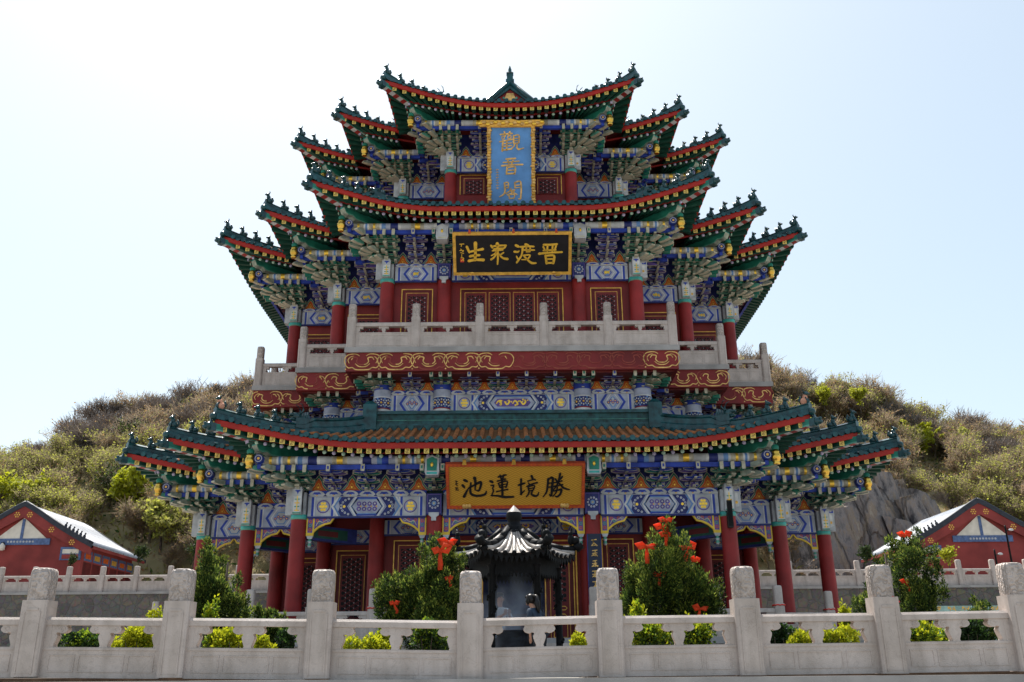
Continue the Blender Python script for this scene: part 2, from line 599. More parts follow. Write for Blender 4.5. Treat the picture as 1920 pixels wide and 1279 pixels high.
def rock_mat(key):
    m = bpy.data.materials.new(key)
    m.use_nodes = True
    nt = m.node_tree
    N, Lk = nt.nodes.new, nt.links.new
    b = nt.nodes['Principled BSDF']
    b.inputs['Roughness'].default_value = 0.9
    b.inputs['Specular IOR Level'].default_value = 0.2
    geo = N('ShaderNodeNewGeometry')
    mp = N('ShaderNodeMapping')
    mp.inputs['Rotation'].default_value = (0.15, 0.35, 0.1)
    mp.inputs['Scale'].default_value = (1.0, 1.0, 0.38)
    Lk(geo.outputs['Position'], mp.inputs['Vector'])
    n1 = N('ShaderNodeTexNoise')
    n1.inputs['Scale'].default_value = 1.1
    n1.inputs['Detail'].default_value = 10
    n1.inputs['Roughness'].default_value = 0.7
    Lk(mp.outputs['Vector'], n1.inputs['Vector'])
    rp = N('ShaderNodeValToRGB')
    e = rp.color_ramp.elements
    e[0].position = 0.34
    e[0].color = (0.06, 0.055, 0.06, 1)
    e[1].position = 0.66
    e[1].color = (0.42, 0.35, 0.28, 1)
    for p, c in ((0.44, (0.21, 0.185, 0.175, 1)), (0.52, (0.30, 0.255, 0.235, 1)), (0.59, (0.31, 0.235, 0.175, 1))):
        k = e.new(p)
        k.color = c
    Lk(n1.outputs['Fac'], rp.inputs['Fac'])
    v = N('ShaderNodeTexVoronoi')
    v.feature = 'DISTANCE_TO_EDGE'
    v.inputs['Scale'].default_value = 0.42
    n2 = N('ShaderNodeTexNoise')
    n2.inputs['Scale'].default_value = 1.3
    n2.inputs['Detail'].default_value = 6
    Lk(mp.outputs['Vector'], n2.inputs['Vector'])
    ad = N('ShaderNodeMix')
    ad.data_type = 'RGBA'
    ad.blend_type = 'ADD'
    ad.inputs['Factor'].default_value = 1.0
    Lk(mp.outputs['Vector'], ad.inputs['A'])
    Lk(n2.outputs['Color'], ad.inputs['B'])
    Lk(ad.outputs['Result'], v.inputs['Vector'])
    cr = N('ShaderNodeMapRange')
    cr.inputs['From Max'].default_value = 0.045
    cr.inputs['To Min'].default_value = 0.45
    Lk(v.outputs['Distance'], cr.inputs['Value'])
    mx = N('ShaderNodeMix')
    mx.data_type = 'RGBA'
    mx.blend_type = 'MULTIPLY'
    mx.inputs['Factor'].default_value = 1.0
    Lk(rp.outputs['Color'], mx.inputs['A'])
    Lk(cr.outputs['Result'], mx.inputs['B'])
    Lk(mx.outputs['Result'], b.inputs['Base Color'])
    bp = N('ShaderNodeBump')
    bp.inputs['Strength'].default_value = 1.0
    bp.inputs['Distance'].default_value = 0.6
    mm = N('ShaderNodeMath')
    mm.operation = 'MULTIPLY'
    Lk(n1.outputs['Fac'], mm.inputs[0])
    Lk(cr.outputs['Result'], mm.inputs[1])
    Lk(mm.outputs['Value'], bp.inputs['Height'])
    Lk(bp.outputs['Normal'], b.inputs['Normal'])
    MATS[key] = m


rock_mat('rock')


def paving_mat(key):
    m = bpy.data.materials.new(key)
    m.use_nodes = True
    nt = m.node_tree
    N, Lk = nt.nodes.new, nt.links.new
    b = nt.nodes['Principled BSDF']
    b.inputs['Roughness'].default_value = 0.8
    geo = N('ShaderNodeNewGeometry')
    br = N('ShaderNodeTexBrick')
    br.inputs['Scale'].default_value = 1.0
    br.inputs['Brick Width'].default_value = 1.2
    br.inputs['Row Height'].default_value = 0.6
    br.inputs['Mortar Size'].default_value = 0.008
    br.inputs['Color1'].default_value = (0.31, 0.285, 0.25, 1)
    br.inputs['Color2'].default_value = (0.26, 0.24, 0.215, 1)
    br.inputs['Mortar'].default_value = (0.18, 0.17, 0.16, 1)
    Lk(geo.outputs['Position'], br.inputs['Vector'])
    Lk(br.outputs['Color'], b.inputs['Base Color'])
    MATS[key] = m


paving_mat('paving')


def fret_mat(key):
    """gold key-fret ground of the lowest plaque"""
    m = bpy.data.materials.new(key)
    m.use_nodes = True
    nt = m.node_tree
    N, Lk = nt.nodes.new, nt.links.new
    b = nt.nodes['Principled BSDF']
    b.inputs['Roughness'].default_value = 0.45
    tc = N('ShaderNodeTexCoord')
    outs = []
    for ang in (28, -28):
        mp = N('ShaderNodeMapping')
        mp.inputs['Rotation'].default_value = (0, R(ang), 0)
        Lk(tc.outputs['Object'], mp.inputs['Vector'])
        wv = N('ShaderNodeTexWave')
        wv.bands_direction = 'Z'
        wv.inputs['Scale'].default_value = 4.5
        Lk(mp.outputs['Vector'], wv.inputs['Vector'])
        outs.append(wv)
    ck = N('ShaderNodeTexChecker')
    ck.inputs['Scale'].default_value = 2.2
    Lk(tc.outputs['Object'], ck.inputs['Vector'])
    mx = N('ShaderNodeMix')
    mx.data_type = 'RGBA'
    Lk(ck.outputs['Fac'], mx.inputs['Factor'])
    Lk(outs[0].outputs['Color'], mx.inputs['A'])
    Lk(outs[1].outputs['Color'], mx.inputs['B'])
    rp = N('ShaderNodeValToRGB')
    rp.color_ramp.elements[0].position = 0.25
    rp.color_ramp.elements[0].color = (0.44, 0.215, 0.016, 1)
    rp.color_ramp.elements[1].position = 0.5
    rp.color_ramp.elements[1].color = (0.60, 0.31, 0.03, 1)
    Lk(mx.outputs['Result'], rp.inputs['Fac'])
    Lk(rp.outputs['Color'], b.inputs['Base Color'])
    MATS[key] = m


fret_mat('fret_gold')


def leaf_sheen(keys):
    """thin leaves let some light through"""
    for k in keys:
        nt = MATS[k].node_tree
        b = nt.nodes['Principled BSDF']
        b.inputs['Specular IOR Level'].default_value = 0.25
        tr = nt.nodes.new('ShaderNodeBsdfTranslucent')
        mix = nt.nodes.new('ShaderNodeMixShader')
        mix.inputs['Fac'].default_value = 0.5
        src = b.inputs['Base Color'].links[0].from_socket
        nt.links.new(src, tr.inputs['Color'])
        nt.links.new(b.outputs['BSDF'], mix.inputs[1])
        nt.links.new(tr.outputs['BSDF'], mix.inputs[2])
        nt.links.new(mix.outputs['Shader'], nt.nodes['Material Output'].inputs['Surface'])


leaf_sheen(['juniper_dark', 'bud_brown', 'twig', 'juniper', 'juniper_lit_tip', 'leaf_yellow', 'leaf_lime', 'leaf_green', 'bud_lime', 'bud_olive', 'ribbon'])

# ================================================================== PAVILION
S = 2.35
CY = 42.9
rng = random.Random(7)
pav = thing('pavilion', 'towering three-roofed temple pavilion with teal tiles and red columns standing before the hill', 'pavilion', (0, CY, 0))
FRONT3 = (0.0, PI / 2, -PI / 2)


def stepped(w):
    q = [(w, -(w + 2 * S)), (w, -(w + S)), (w + S, -(w + S)), (w + S, -w), (w + 2 * S, -w)]
    out = []
    for k in range(4):
        out += [rot2(x, y, k * PI / 2) for x, y in q]
    return out


def edges(w):
    return [dict(a0=-w, a1=w, k0=1, k1=1, d=w + 2 * S),
            dict(a0=w, a1=w + S, k0=0, k1=1, d=w + S), dict(a0=w + S, a1=w + 2 * S, k0=0, k1=1, d=w),
            dict(a0=-w - S, a1=-w, k0=1, k1=0, d=w + S), dict(a0=-w - 2 * S, a1=-w - S, k0=1, k1=0, d=w)]


class Roof:
    def __init__(s, w, z0, L, rise, lift, ov, Lc=4.6, flare=0.4):
        s.w, s.z0, s.L, s.rise, s.lift, s.ov, s.Lc, s.flare = w, z0, L, rise, lift, ov, Lc, flare

    def hipd(s, e, x, t):
        d = 99.0
        if e['k0']:
            d = min(d, x - (e['a0'] + t))
        if e['k1']:
            d = min(d, (e['a1'] - t) - x)
        return max(0.0, d)

    def base(s, e, x, t):
        d = s.hipd(e, x, t)
        k = (1 - d / s.Lc) ** 2 if d < s.Lc else 0.0
        f = (1 - min(1.0, max(0, t) / s.L)) ** 2
        y = -e['d'] + t - s.flare * k * f
        sx = 0.0
        if e['k0'] and (not e['k1'] or x < 0):
            sx = -1
        elif e['k1']:
            sx = 1
        k2 = (1 - d / 1.6) ** 2 if d < 1.6 else 0.0
        return x + sx * s.flare * k2 * f, y, s.lift * k * f

    def top(s, e, x, t):
        X, Y, l = s.base(e, x, t)
        T = max(0.0, t) / s.L
        return Vector((X, Y, s.z0 + 0.175 + l + s.rise * (0.62 * T + 0.38 * T * T)))

    def under(s, e, x, t):
        X, Y, l = s.base(e, x, t)
        return Vector((X, Y, s.z0 - 0.03 + l + 0.25 * t))

    def rangex(s, e, t):
        return (e['a0'] + (t if e['k0'] else -t) if not (e['k0'] == 0) else e['a0'] - t,
                e['a1'] - t if e['k1'] else e['a1'] + t)


def roof_mesh(rf, brown):
    mb = MB()
    PT = 0.31
    for q in range(4):
        mb.M = Matrix.Rotation(q * PI / 2, 4, 'Z')
        for e in edges(rf.w):
            n = max(6, int((e['a1'] - e['a0']) / 0.6))
            nt = 9
            vs, fs = [], []
            for k in range(nt + 1):
                t = rf.L * k / nt
                xa, xb = rf.rangex(e, t)
                for i in range(n + 1):
                    vs.append(tuple(rf.top(e, xa + (xb - xa) * i / n, t)))
            for k in range(nt):
                for i in range(n):
                    a = k * (n + 1) + i
                    fs.append((a, a + 1, a + n + 2, a + n + 1))
            mb.add(vs, fs, 'tile_pan' if brown else 'tile_top', True)
            # lower skin: boards above the rafters
            vs, fs = [], []
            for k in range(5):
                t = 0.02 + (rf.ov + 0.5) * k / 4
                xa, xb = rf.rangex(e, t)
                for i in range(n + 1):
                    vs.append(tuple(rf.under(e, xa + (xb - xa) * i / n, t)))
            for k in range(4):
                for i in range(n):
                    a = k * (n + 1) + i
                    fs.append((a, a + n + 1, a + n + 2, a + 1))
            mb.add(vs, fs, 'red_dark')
            if q == 2:
                continue
            # tile rolls
            i0, i1 = math.floor((e['a0'] - rf.L) / PT), math.ceil((e['a1'] + rf.L) / PT)
            for i in range(i0, i1 + 1):
                x = (i + 0.5) * PT
                ts, te = 0.0, rf.L
                if e['k0']:
                    te = min(te, x - e['a0'])
                else:
                    ts = max(ts, e['a0'] - x)
                if e['k1']:
                    te = min(te, e['a1'] - x)
                else:
                    ts = max(ts, x - e['a1'])
                if te - ts < 0.12:
                    continue
                ns = 3 + int((te - ts) / 0.45)
                rr = 0.078
                vs, fs, ms = [], [], []
                hd = rf.hipd(e, x, 0)
                for k in range(ns + 1):
                    t = ts - (0.10 if ts == 0 else 0) + (te - ts + (0.10 if ts == 0 else 0)) * k / ns
                    p = rf.top(e, x, t)
                    for j in range(6):
                        a = PI * j / 5
                        vs.append((p.x + rr * math.cos(a), p.y, p.z + 0.02 + rr * math.sin(a)))
                    if k < ns:
                        tm = t + (te - ts) / ns / 2
                        bm = brown and tm > 0.22 and tm < rf.L - 0.30 and rf.hipd(e, x, tm) > 0.9
                        for j in range(5):
                            fs.append((k * 6 + j, k * 6 + j + 1, k * 6 + j + 7, k * 6 + j + 6))
                            ms.append('tile_brown' if bm else 'tile')
                mb.add([v for v in vs], [f[::-1] for f in fs], ms, True)
                if ts == 0:
                    p = rf.top(e, x, -0.10)
                    c = [(p.x + 0.092 * math.cos(2 * PI * j / 10), p.y - 0.012, p.z + 0.03 + 0.092 * math.sin(2 * PI * j / 10)) for j in range(10)]
                    c2 = [(a, b + 0.03, d) for a, b, d in c]
                    mb.add(c + c2, [tuple(range(10))] + [(j, j + 10, (j + 1) % 10 + 10, (j + 1) % 10) for j in range(10)], 'tile')
                    # drip tile between two rolls: a hanging pointed tongue
                    xm = x + PT / 2
                    if (not e['k1'] or xm < e['a1'] - 0.02) and (not e['k0'] or xm > e['a0'] + 0.02):
                        p = rf.top(e, xm, -0.05)
                        po = [(-0.115, 0.055), (-0.10, -0.01), (-0.05, -0.05), (0, -0.07), (0.05, -0.05), (0.10, -0.01), (0.115, 0.055)]
                        v0 = [(p.x + a, p.y - 0.035 + abs(a) * 0.3, p.z + b - 0.02) for a, b in po]
                        v1 = [(a, b + 0.025, c_) for a, b, c_ in v0]
                        mb.add(v0 + v1, [tuple(range(7)), tuple(range(13, 6, -1))] + [(j, j + 7, (j + 1) % 7 + 7, (j + 1) % 7) for j in range(7)], 'tile')
    mb.M = None
    return mb


def eave_board(rf, q):
    """red fascia under the tile edge, one strip for each stretch of eave of a side"""
    mb = MB()
    mb.M = Matrix.Rotation(q, 4, 'Z')
    for e in edges(rf.w):
        n = max(5, int((e['a1'] - e['a0']) / 0.35))
        for (zo, zi, yo, th, t, m) in ((-0.085, 0.105, -0.03, 0.09, 0.0, 'red_board'), (-0.22, -0.15, 0.0, 0.05, 0.62, 'red')):
            vs, fs = [], []
            xa, xb = rf.rangex(e, t)
            for i in range(n + 1):
                p = rf.under(e, xa + (xb - xa) * i / n, t)
                z = p.z + 0.03 - 0.25 * t * 0.35
                vs += [(p.x, p.y + yo, z + zo), (p.x, p.y + yo, z + zi), (p.x, p.y + yo + th, z + zi), (p.x, p.y + yo + th, z + zo)]
            for i in range(n):
                a = i * 4
                for j in range(4):
                    b = (j + 1) % 4
                    fs.append((a + j, a + b, a + 4 + b, a + 4 + j))
            fs = [f[::-1] for f in fs]
            mb.add(vs, fs + [(0, 1, 2, 3), (n * 4 + 3, n * 4 + 2, n * 4 + 1, n * 4)], m)
    mb.M = None
    return mb


def rafter_spots(rf, e):
    PT = 0.31
    out = []
    for i in range(math.floor(e['a0'] / PT) - 1, math.ceil(e['a1'] / PT) + 2):
        x = (i + 0.0) * PT
        if x < e['a0'] + 0.10 or x > e['a1'] - 0.10:
            continue
        out.append(x)
    return out


def rafter_line(rf, e, x, t):
    """where a rafter that leaves the eave at x runs, fanned round the corner"""
    xi = x
    lim = rf.ov + 0.15
    if e['k1'] and x > e['a1'] - lim:
        xi = e['a1'] - lim + (x - e['a1'] + lim) * 0.10
    if e['k0'] and x < e['a0'] + lim:
        xi = e['a0'] + lim + (x - e['a0'] - lim) * 0.10
    f = min(1.0, max(0.0, t / lim))
    return rf.under(e, x + (xi - x) * f, t)


def flying_rafter(mb, rf, e, x):
    P = [rafter_line(rf, e, x, t) for t in (0.03, 0.45, 0.95)]
    hw, hh = 0.083, 0.165
    vs = []
    for p in P:
        vs += [(p.x - hw, p.y, p.z - hh - 0.055), (p.x + hw, p.y, p.z - hh - 0.055), (p.x + hw, p.y, p.z - 0.05), (p.x - hw, p.y, p.z - 0.05)]
    fs = [(0, 1, 2, 3)]
    ms = ['rafter_gold']
    for k in range(2):
        for j in range(4):
            b = (j + 1) % 4
            fs.append((k * 4 + b, k * 4 + j, k * 4 + 4 + j, k * 4 + 4 + b))
            ms.append('dgreen')
    mb.add(vs, fs, ms)
    p = P[0]
    # dark fret strokes on the gilded end
    y = p.y - 0.004
    z = p.z - 0.053 - hh / 2
    for (a0, a1, b0, b1) in ((-0.05, 0.05, 0.040, 0.056), (-0.05, 0.05, -0.056, -0.040), (-0.055, -0.040, -0.05, 0.01), (0.040, 0.055, -0.01, 0.05), (-0.008, 0.008, -0.028, 0.028), (-0.028, 0.028, -0.008, 0.008)):
        mb.rect(p.x + a0, p.x + a1, z + b0, z + b1, y, 'red_dark')


def round_rafter(mb, rf, e, x, m):
    P = [rafter_line(rf, e, x, t) for t in (0.66, 1.4, rf.ov + 0.25)]
    P = [Vector((p.x, p.y, p.z - 0.33 + 0.05 * k)) for k, p in enumerate(P)]
    mb.tube(P, 0.065, 'dgreen', 8)
    p = P[0]
    mb.blob((p.x, p.y - 0.012, p.z), (0.070, 0.03, 0.070), m, 8, 4)


def hip_beams(rf):
    """the two stacked corner beams (teal, bracketed end) below each hip, for a front right corner at the origin"""
    mb = MB()
    e = dict(a0=-50, a1=0.0, k0=0, k1=1, d=0.0)
    r2 = math.sqrt(0.5)
    U, Nn = Vector((r2, -r2, 0)), Vector((r2, r2, 0))

    def seg(ts, zt, zb, hw, mside, mbot, stripes):
        pts = [rf.under(e, -t, t) for t in ts]
        n = len(pts)
        vs = []
        for k, p in enumerate(pts):
            for sgn, z in ((-1, zb[k]), (1, zb[k]), (1, zt[k]), (-1, zt[k])):
                v = p + Nn * hw * sgn
                vs.append((v.x, v.y, p.z + z))
        fs, ms = [], []
        for k in range(n - 1):
            for j in range(4):
                b = (j + 1) % 4
                fs.append((k * 4 + j, k * 4 + b, k * 4 + 4 + b, k * 4 + 4 + j))
                ms.append((('red' if k % 2 else 'pale') if stripes else mbot) if j == 0 else mside)
        fs += [(3, 2, 1, 0), tuple((n - 1) * 4 + j for j in range(4))]
        ms += ['teal_paint', mside]
        mb.add(vs, fs, ms)
        # pale painted edge along both cheeks
        for sgn in (-1, 1):
            for k in range(n - 1):
                a, b = pts[k] + Nn * (hw + 0.004) * sgn, pts[k + 1] + Nn * (hw + 0.004) * sgn
                mb.add([(a.x, a.y, pts[k].z + zb[k] + 0.0), (b.x, b.y, pts[k + 1].z + zb[k + 1]), (b.x, b.y, pts[k + 1].z + zb[k + 1] + 0.05), (a.x, a.y, pts[k].z + zb[k] + 0.05)],
                       [(0, 1, 2, 3) if sgn > 0 else (3, 2, 1, 0)], 'lgreen')
    ts = [-0.06 + 0.12 * k for k in range(10)]
    seg(ts, [-0.02] * 10, [-0.24 - 0.012 * k for k in range(10)], 0.13, 'teal_paint' if False else 'green', 'pale', True)
    tl = [0.86, 0.93, 1.00, 1.12, 1.22, 1.7, rf.ov + 0.4]
    seg(tl, [-0.30] * 7, [-0.42, -0.60, -0.64, -0.60, -0.70, -0.70, -0.72], 0.15, 'green', 'beak', False)
    # teal socket board and beast head at the tip
    p = rf.under(e, 0.04, -0.04)
    q = p + U * 0.0
    T = Matrix.Translation((q.x, q.y, p.z - 0.13)) @ Matrix.Rotation(-PI / 4, 4, 'Z')
    mb.M = T
    mb.box(-0.02, 0.16, -0.15, 0.15, -0.13, 0.12, 'beast')
    mb.blob((0.16, 0, 0.02), (0.17, 0.14, 0.14), 'beast', 8, 5)
    mb.blob((0.29, 0, -0.02), (0.10, 0.09, 0.07), 'beast', 8, 5)
    mb.blob((0.30, 0, 0.10), (0.06, 0.06, 0.05), 'beast', 6, 4)
    mb.frust(0.12, 0, 0.10, 0.26, 0.05, 0.10, 0.015, 0.03, 'beast')
    mb.M = None
    return mb


def hip_ridge(rf):
    mb = MB()
    e = dict(a0=-50, a1=0.0, k0=0, k1=1, d=0.0)
    r2 = math.sqrt(0.5)
    Nn = Vector((r2, r2, 0))
    n = 16
    vs, fs = [], []
    tb = 2.05
    for k in range(n + 1):
        t = -0.05 + (rf.L + 0.05) * k / n
        p = rf.top(e, -t, t)
        h = 0.30 if t < tb else 0.52
        for sg, z, w in ((-1, -0.08, 0.17), (-1, h * 0.35, 0.15), (-1, h * 0.45, 0.10), (-1, h * 0.8, 0.10), (-1, h * 0.9, 0.14), (0, h + 0.05, 0.0), (1, h * 0.9, 0.14), (1, h * 0.8, 0.10), (1, h * 0.45, 0.10), (1, h * 0.35, 0.15), (1, -0.08, 0.17)):
            v = p + Nn * sg * w
            vs.append((v.x, v.y, p.z + z))
    for k in range(n):
        for j in range(10):
            a = k * 11 + j
            fs.append((a, a + 1, a + 12, a + 11))
    fs.append(tuple(range(10, -1, -1)))
    fs.append(tuple(n * 11 + j for j in range(11)))
    mb.add(vs, fs, 'tile')
    # round end tile under the first beast
    p = rf.top(e, 0.06, -0.06)
    mb.blob((p.x, p.y, p.z + 0.02), (0.15, 0.15, 0.13), 'tile', 8, 5)
    return mb


def figure_small(broken=False):
    """a crouching roof animal facing along +x, base at the origin"""
    mb = MB()
    m = 'beast'
    mb.box(-0.13, 0.13, -0.09, 0.09, 0.0, 0.05, m)
    mb.blob((-0.05, 0, 0.16), (0.12, 0.085, 0.13), m, 8, 5)
    mb.blob((0.03, 0, 0.28), (0.08, 0.07, 0.14), m, 8, 5)
    for y in (-0.05, 0.05):
        mb.tube([(0.06, y, 0.28), (0.11, y, 0.15), (0.11, y, 0.04)], [0.035, 0.026, 0.03], m, 5)
    mb.blob((0.06, 0, 0.43), (0.085, 0.065, 0.075), m, 8, 5)
    mb.blob((0.14, 0, 0.41), (0.05, 0.045, 0.04), m, 6, 4)
    for y in (-0.035, 0.035):
        mb.frust(0.03, y, 0.48, 0.56, 0.022, 0.018, 0.006, 0.006, m)
    mb.tube([(-0.15, 0, 0.10), (-0.19, 0, 0.22), (-0.15, 0, 0.32)], [0.03, 0.024, 0.01], m, 5)
    return mb


def figure_lead(clay=False):
    """the larger horned figure at the tip"""
    mb = MB()
    m = 'beast'
    mb.box(-0.17, 0.17, -0.10, 0.10, 0.0, 0.06, m)
    mb.blob((-0.02, 0, 0.22), (0.17, 0.11, 0.19), 'clay' if clay else m, 8, 6)
    mb.blob((0.03, 0, 0.40), (0.11, 0.09, 0.17), 'clay' if clay else m, 8, 5)
    mb.blob((0.09, 0, 0.57), (0.11, 0.08, 0.09), m, 8, 5)
    mb.blob((0.19, 0, 0.54), (0.06, 0.05, 0.045), m, 6, 4)
    for y in (-0.05, 0.05):
        mb.tube([(0.05, y, 0.62), (0.02, y * 1.6, 0.70), (0.06, y * 2.0, 0.76)], [0.035, 0.028, 0.014], m, 5)
        mb.tube([(0.08, y, 0.38), (0.16, y, 0.22), (0.15, y, 0.05)], [0.04, 0.03, 0.035], m, 5)
    mb.tube([(-0.16, 0, 0.15), (-0.24, 0, 0.32), (-0.17, 0, 0.46), (-0.20, 0, 0.50)], [0.055, 0.05, 0.045, 0.02], m, 5)
    return mb


def figure_beast():
    """the big horned dragon head that ends the row"""
    mb = MB()
    m = 'beast'
    mb.box(-0.30, 0.24, -0.13, 0.13, 0.0, 0.36, m)
    mb.blob((0.16, 0, 0.40), (0.20, 0.15, 0.16), m, 8, 5)
    mb.blob((0.32, 0, 0.44), (0.13, 0.11, 0.07), m, 8, 5)
    mb.blob((0.30, 0, 0.28), (0.11, 0.10, 0.05), m, 8, 5)
    for y in (-0.07, 0.07):
        mb.tube([(0.05, y, 0.50), (-0.06, y * 1.4, 0.66), (0.02, y * 1.9, 0.82), (0.13, y * 2.0, 0.86)], [0.035, 0.03, 0.02, 0.008], m, 5)
    for k in range(4):
        mb.frust(-0.02 - 0.09 * k, 0, 0.34, 0.56 + 0.03 * k, 0.05, 0.11, 0.012, 0.03, m)
    return mb


def roof_side_bits(rf, tag_, raft_budget):
    """eave boards, hips, figures and rafters of one roof"""
    for q in FRONT3:
        eave_board(rf, q).build('eave_board', pav)
    hb = hip_beams(rf).mesh('hip_beam')
    hr = hip_ridge(rf).mesh('hip_ridge')
    r2 = math.sqrt(0.5)
    e = dict(a0=-50, a1=0.0, k0=0, k1=1, d=0.0)
    for q in (0.0, -PI / 2):
        for c in range(3):
            w = rf.w
            cx, cy = ((w, -(w + 2 * S)), (w + S, -(w + S)), (w + 2 * S, -w))[c]
            x, y = rot2(cx, cy, q)
            inst('hip_beam', hb, pav, (x, y, 0), q)
            r = inst('hip_ridge', hr, pav, (x, y, 0), q)
            broken = (tag_ == 1 and ((q != 0.0 and c == 2) or (q == 0.0 and c == 0)))
            for k, t in enumerate((0.06, 0.50, 0.90, 1.30, 1.90)):
                if t > rf.L:
                    continue
                p = rf.top(e, -t, t)
                p2 = rf.top(e, -t - 0.1, t + 0.1)
                pitch = math.atan2(p.z - p2.z, 0.1414)
                me = FIG['lead_broken' if broken else 'lead'] if k == 0 else (FIG['beast'] if k == 4 else FIG['small'])
                o = inst('ridge_figure', me, r, (p.x, p.y, p.z + (0.26 if k < 4 else 0.14)), -PI / 4)
                if k < 4:
                    sc = (0.70, 0.90, 0.95, 0.88)[k]
                    o.scale = (sc * 1.15, sc * 1.35, sc)
                if broken and k == 0:
                    o['label'] = 'broken ridge figure showing bare pinkish clay'
    restf, restr = MB(), MB()
    for q in FRONT3:
        M = Matrix.Rotation(q, 4, 'Z')
        for ei, e in enumerate(edges(rf.w)):
            for i, x in enumerate(rafter_spots(rf, e)):
                single = raft_budget[0] > 0 and q == 0.0 and ei == 0
                if single:
                    raft_budget[0] -= 1
                a = MB() if single else restf
                b = MB() if single else restr
                a.M = b.M = M
                flying_rafter(a, rf, e, x)
                round_rafter(b, rf, e, x, 'pearl_green' if i % 2 else 'pearl_lilac')
                a.M = b.M = None
                if single:
                    a.build('flying_rafter', pav)
                    b.build('round_rafter', pav)
    return restf, restr


FIG = {'small': figure_small().mesh('ridge_figure'), 'lead': figure_lead().mesh('ridge_figure'),
       'lead_broken': figure_lead(True).mesh('ridge_figure'), 'beast': figure_beast().mesh('ridge_figure')}

W1, W2, W3, WB = 7.2, 4.9, 2.65, 6.2
ROOFS = [Roof(9.16, 6.92, 4.0, 1.45, 0.72, 1.96, 5.0), Roof(7.15, 16.57, 4.4, 2.0, 0.95, 2.25), Roof(4.91, 22.69, 3.7, 1.9, 0.92, 2.26)]
budget = [100]
RF, RR = MB(), MB()
for i, rf in enumerate(ROOFS):
    o = roof_mesh(rf, True).build('roof', pav)
    o['label'] = ('lowest roof with brown tiles edged in teal', 'middle roof with upswept corners', 'top roof with upswept corners')[i]
    a, b = roof_side_bits(rf, i + 1, budget)
    for src, dst in ((a, RF), (b, RR)):
        n = len(dst.v)
        dst.v += src.v
        dst.f += [tuple(n + j for j in f) for f in src.f]
        dst.m += src.m
        dst.s += src.s
tag(RF.build('flying_rafter', pav), kind='stuff')
tag(RR.build('round_rafter', pav), kind='stuff')

# ---- ridge wall round the top of the lowest roof
mb = MB()
zr = ROOFS[0].z0 + 0.13 + ROOFS[0].rise
for (w, za, zb, m) in ((5.50, zr - 0.14, zr + 0.12, 'tile'), (5.42, zr + 0.12, zr + 0.50, 'tile_top'), (5.50, zr + 0.50, zr + 0.62, 'tile')):
    mb.zprism(stepped(w), za, zb, m)
for k in range(-27, 28):
    mb.box(k * 0.4 - 0.008, k * 0.4 + 0.008, -(5.42 + 2 * S) - 0.006, -(5.42 + 2 * S) + 0.02, zr + 0.28, zr + 0.495, 'dgreen') if abs(k * 0.4) < 5.3 else None
    mb.box(k * 0.4 + 0.192, k * 0.4 + 0.208, -(5.42 + 2 * S) - 0.006, -(5.42 + 2 * S) + 0.02, zr + 0.125, zr + 0.268, 'dgreen') if abs(k * 0.4 + 0.2) < 5.3 else None
mb.box(-5.4, 5.4, -(5.42 + 2 * S) - 0.012, -(5.42 + 2 * S) + 0.02, zr + 0.268, zr + 0.28, 'lgreen')
# zigzag tile edge below it
for k in range(-17, 18):
    x = k * 0.31
    mb.prism([(x - 0.15, zr + 0.05), (x + 0.15, zr + 0.05), (x, zr - 0.17)], -(5.50 + 2 * S) - 0.05, -(5.50 + 2 * S) + 0.02, 'tile_top')
mb.build('ridge_wall', pav)
for sx in (-1, 1):
    m2 = MB()
    x = sx * 5.5
    m2.box(min(x, x - sx * 0.5), max(x, x - sx * 0.5), -(5.55 + 2 * S) - 0.06, -(5.55 + 2 * S) + 0.3, zr - 0.1, zr + 0.86, 'tile')
    m2.frust(x - sx * 0.25, -(5.55 + 2 * S) + 0.1, zr + 0.86, zr + 1.0, 0.24, 0.14, 0.1, 0.06, 'tile')
    m2.build('ridge_end_ornament', pav)

# ---- crowning cross gable
mb = MB()
zg, gw, ga, gd = 24.35, 2.55, 26.62, 5.4
for q in (0, PI / 2, -PI / 2, PI):
    mb.M = Matrix.Rotation(q, 4, 'Z')
    for sx in (-1, 1):
        vs = [(sx * (gw + 0.1), -gd - 0.15, zg - 0.08), (0, -gd - 0.15, ga), (0, 0, ga), (sx * (gw + 0.1), 0, zg - 0.08),
              (sx * (gw + 0.1), -gd - 0.15, zg - 0.26), (0, -gd - 0.15, ga - 0.2), (0, 0, ga - 0.2), (sx * (gw + 0.1), 0, zg - 0.26)]
        f = [(0, 1, 2, 3), (7, 6, 5, 4), (4, 5, 1, 0), (0, 3, 7, 4)]
        mb.add(vs, f if sx < 0 else [x[::-1] for x in f], 'tile')
        for k in range(14):
            yy = -gd - 0.05 + k * 0.33
            mb.tube([(sx * (gw + 0.1), yy, zg - 0.04), (sx * gw * 0.5, yy, (zg + ga) / 2 - 0.02), (0, yy, ga + 0.03)], 0.07, 'tile', 5)
        mb.tube([(sx * (gw + 0.12), -gd - 0.12, zg + 0.05), (sx * gw * 0.5, -gd - 0.12, (zg + ga) / 2 + 0.06), (0, -gd - 0.12, ga + 0.14)], 0.13, 'tile', 6)
    mb.prism([(-0.16, ga - 0.15), (0.16, ga - 0.15), (0.12, ga + 0.3), (0, ga + 0.36), (-0.12, ga + 0.3)], -gd - 0.1, 0, 'tile')
mb.M = None
mb.build('gable_roof', pav)
mb = MB()
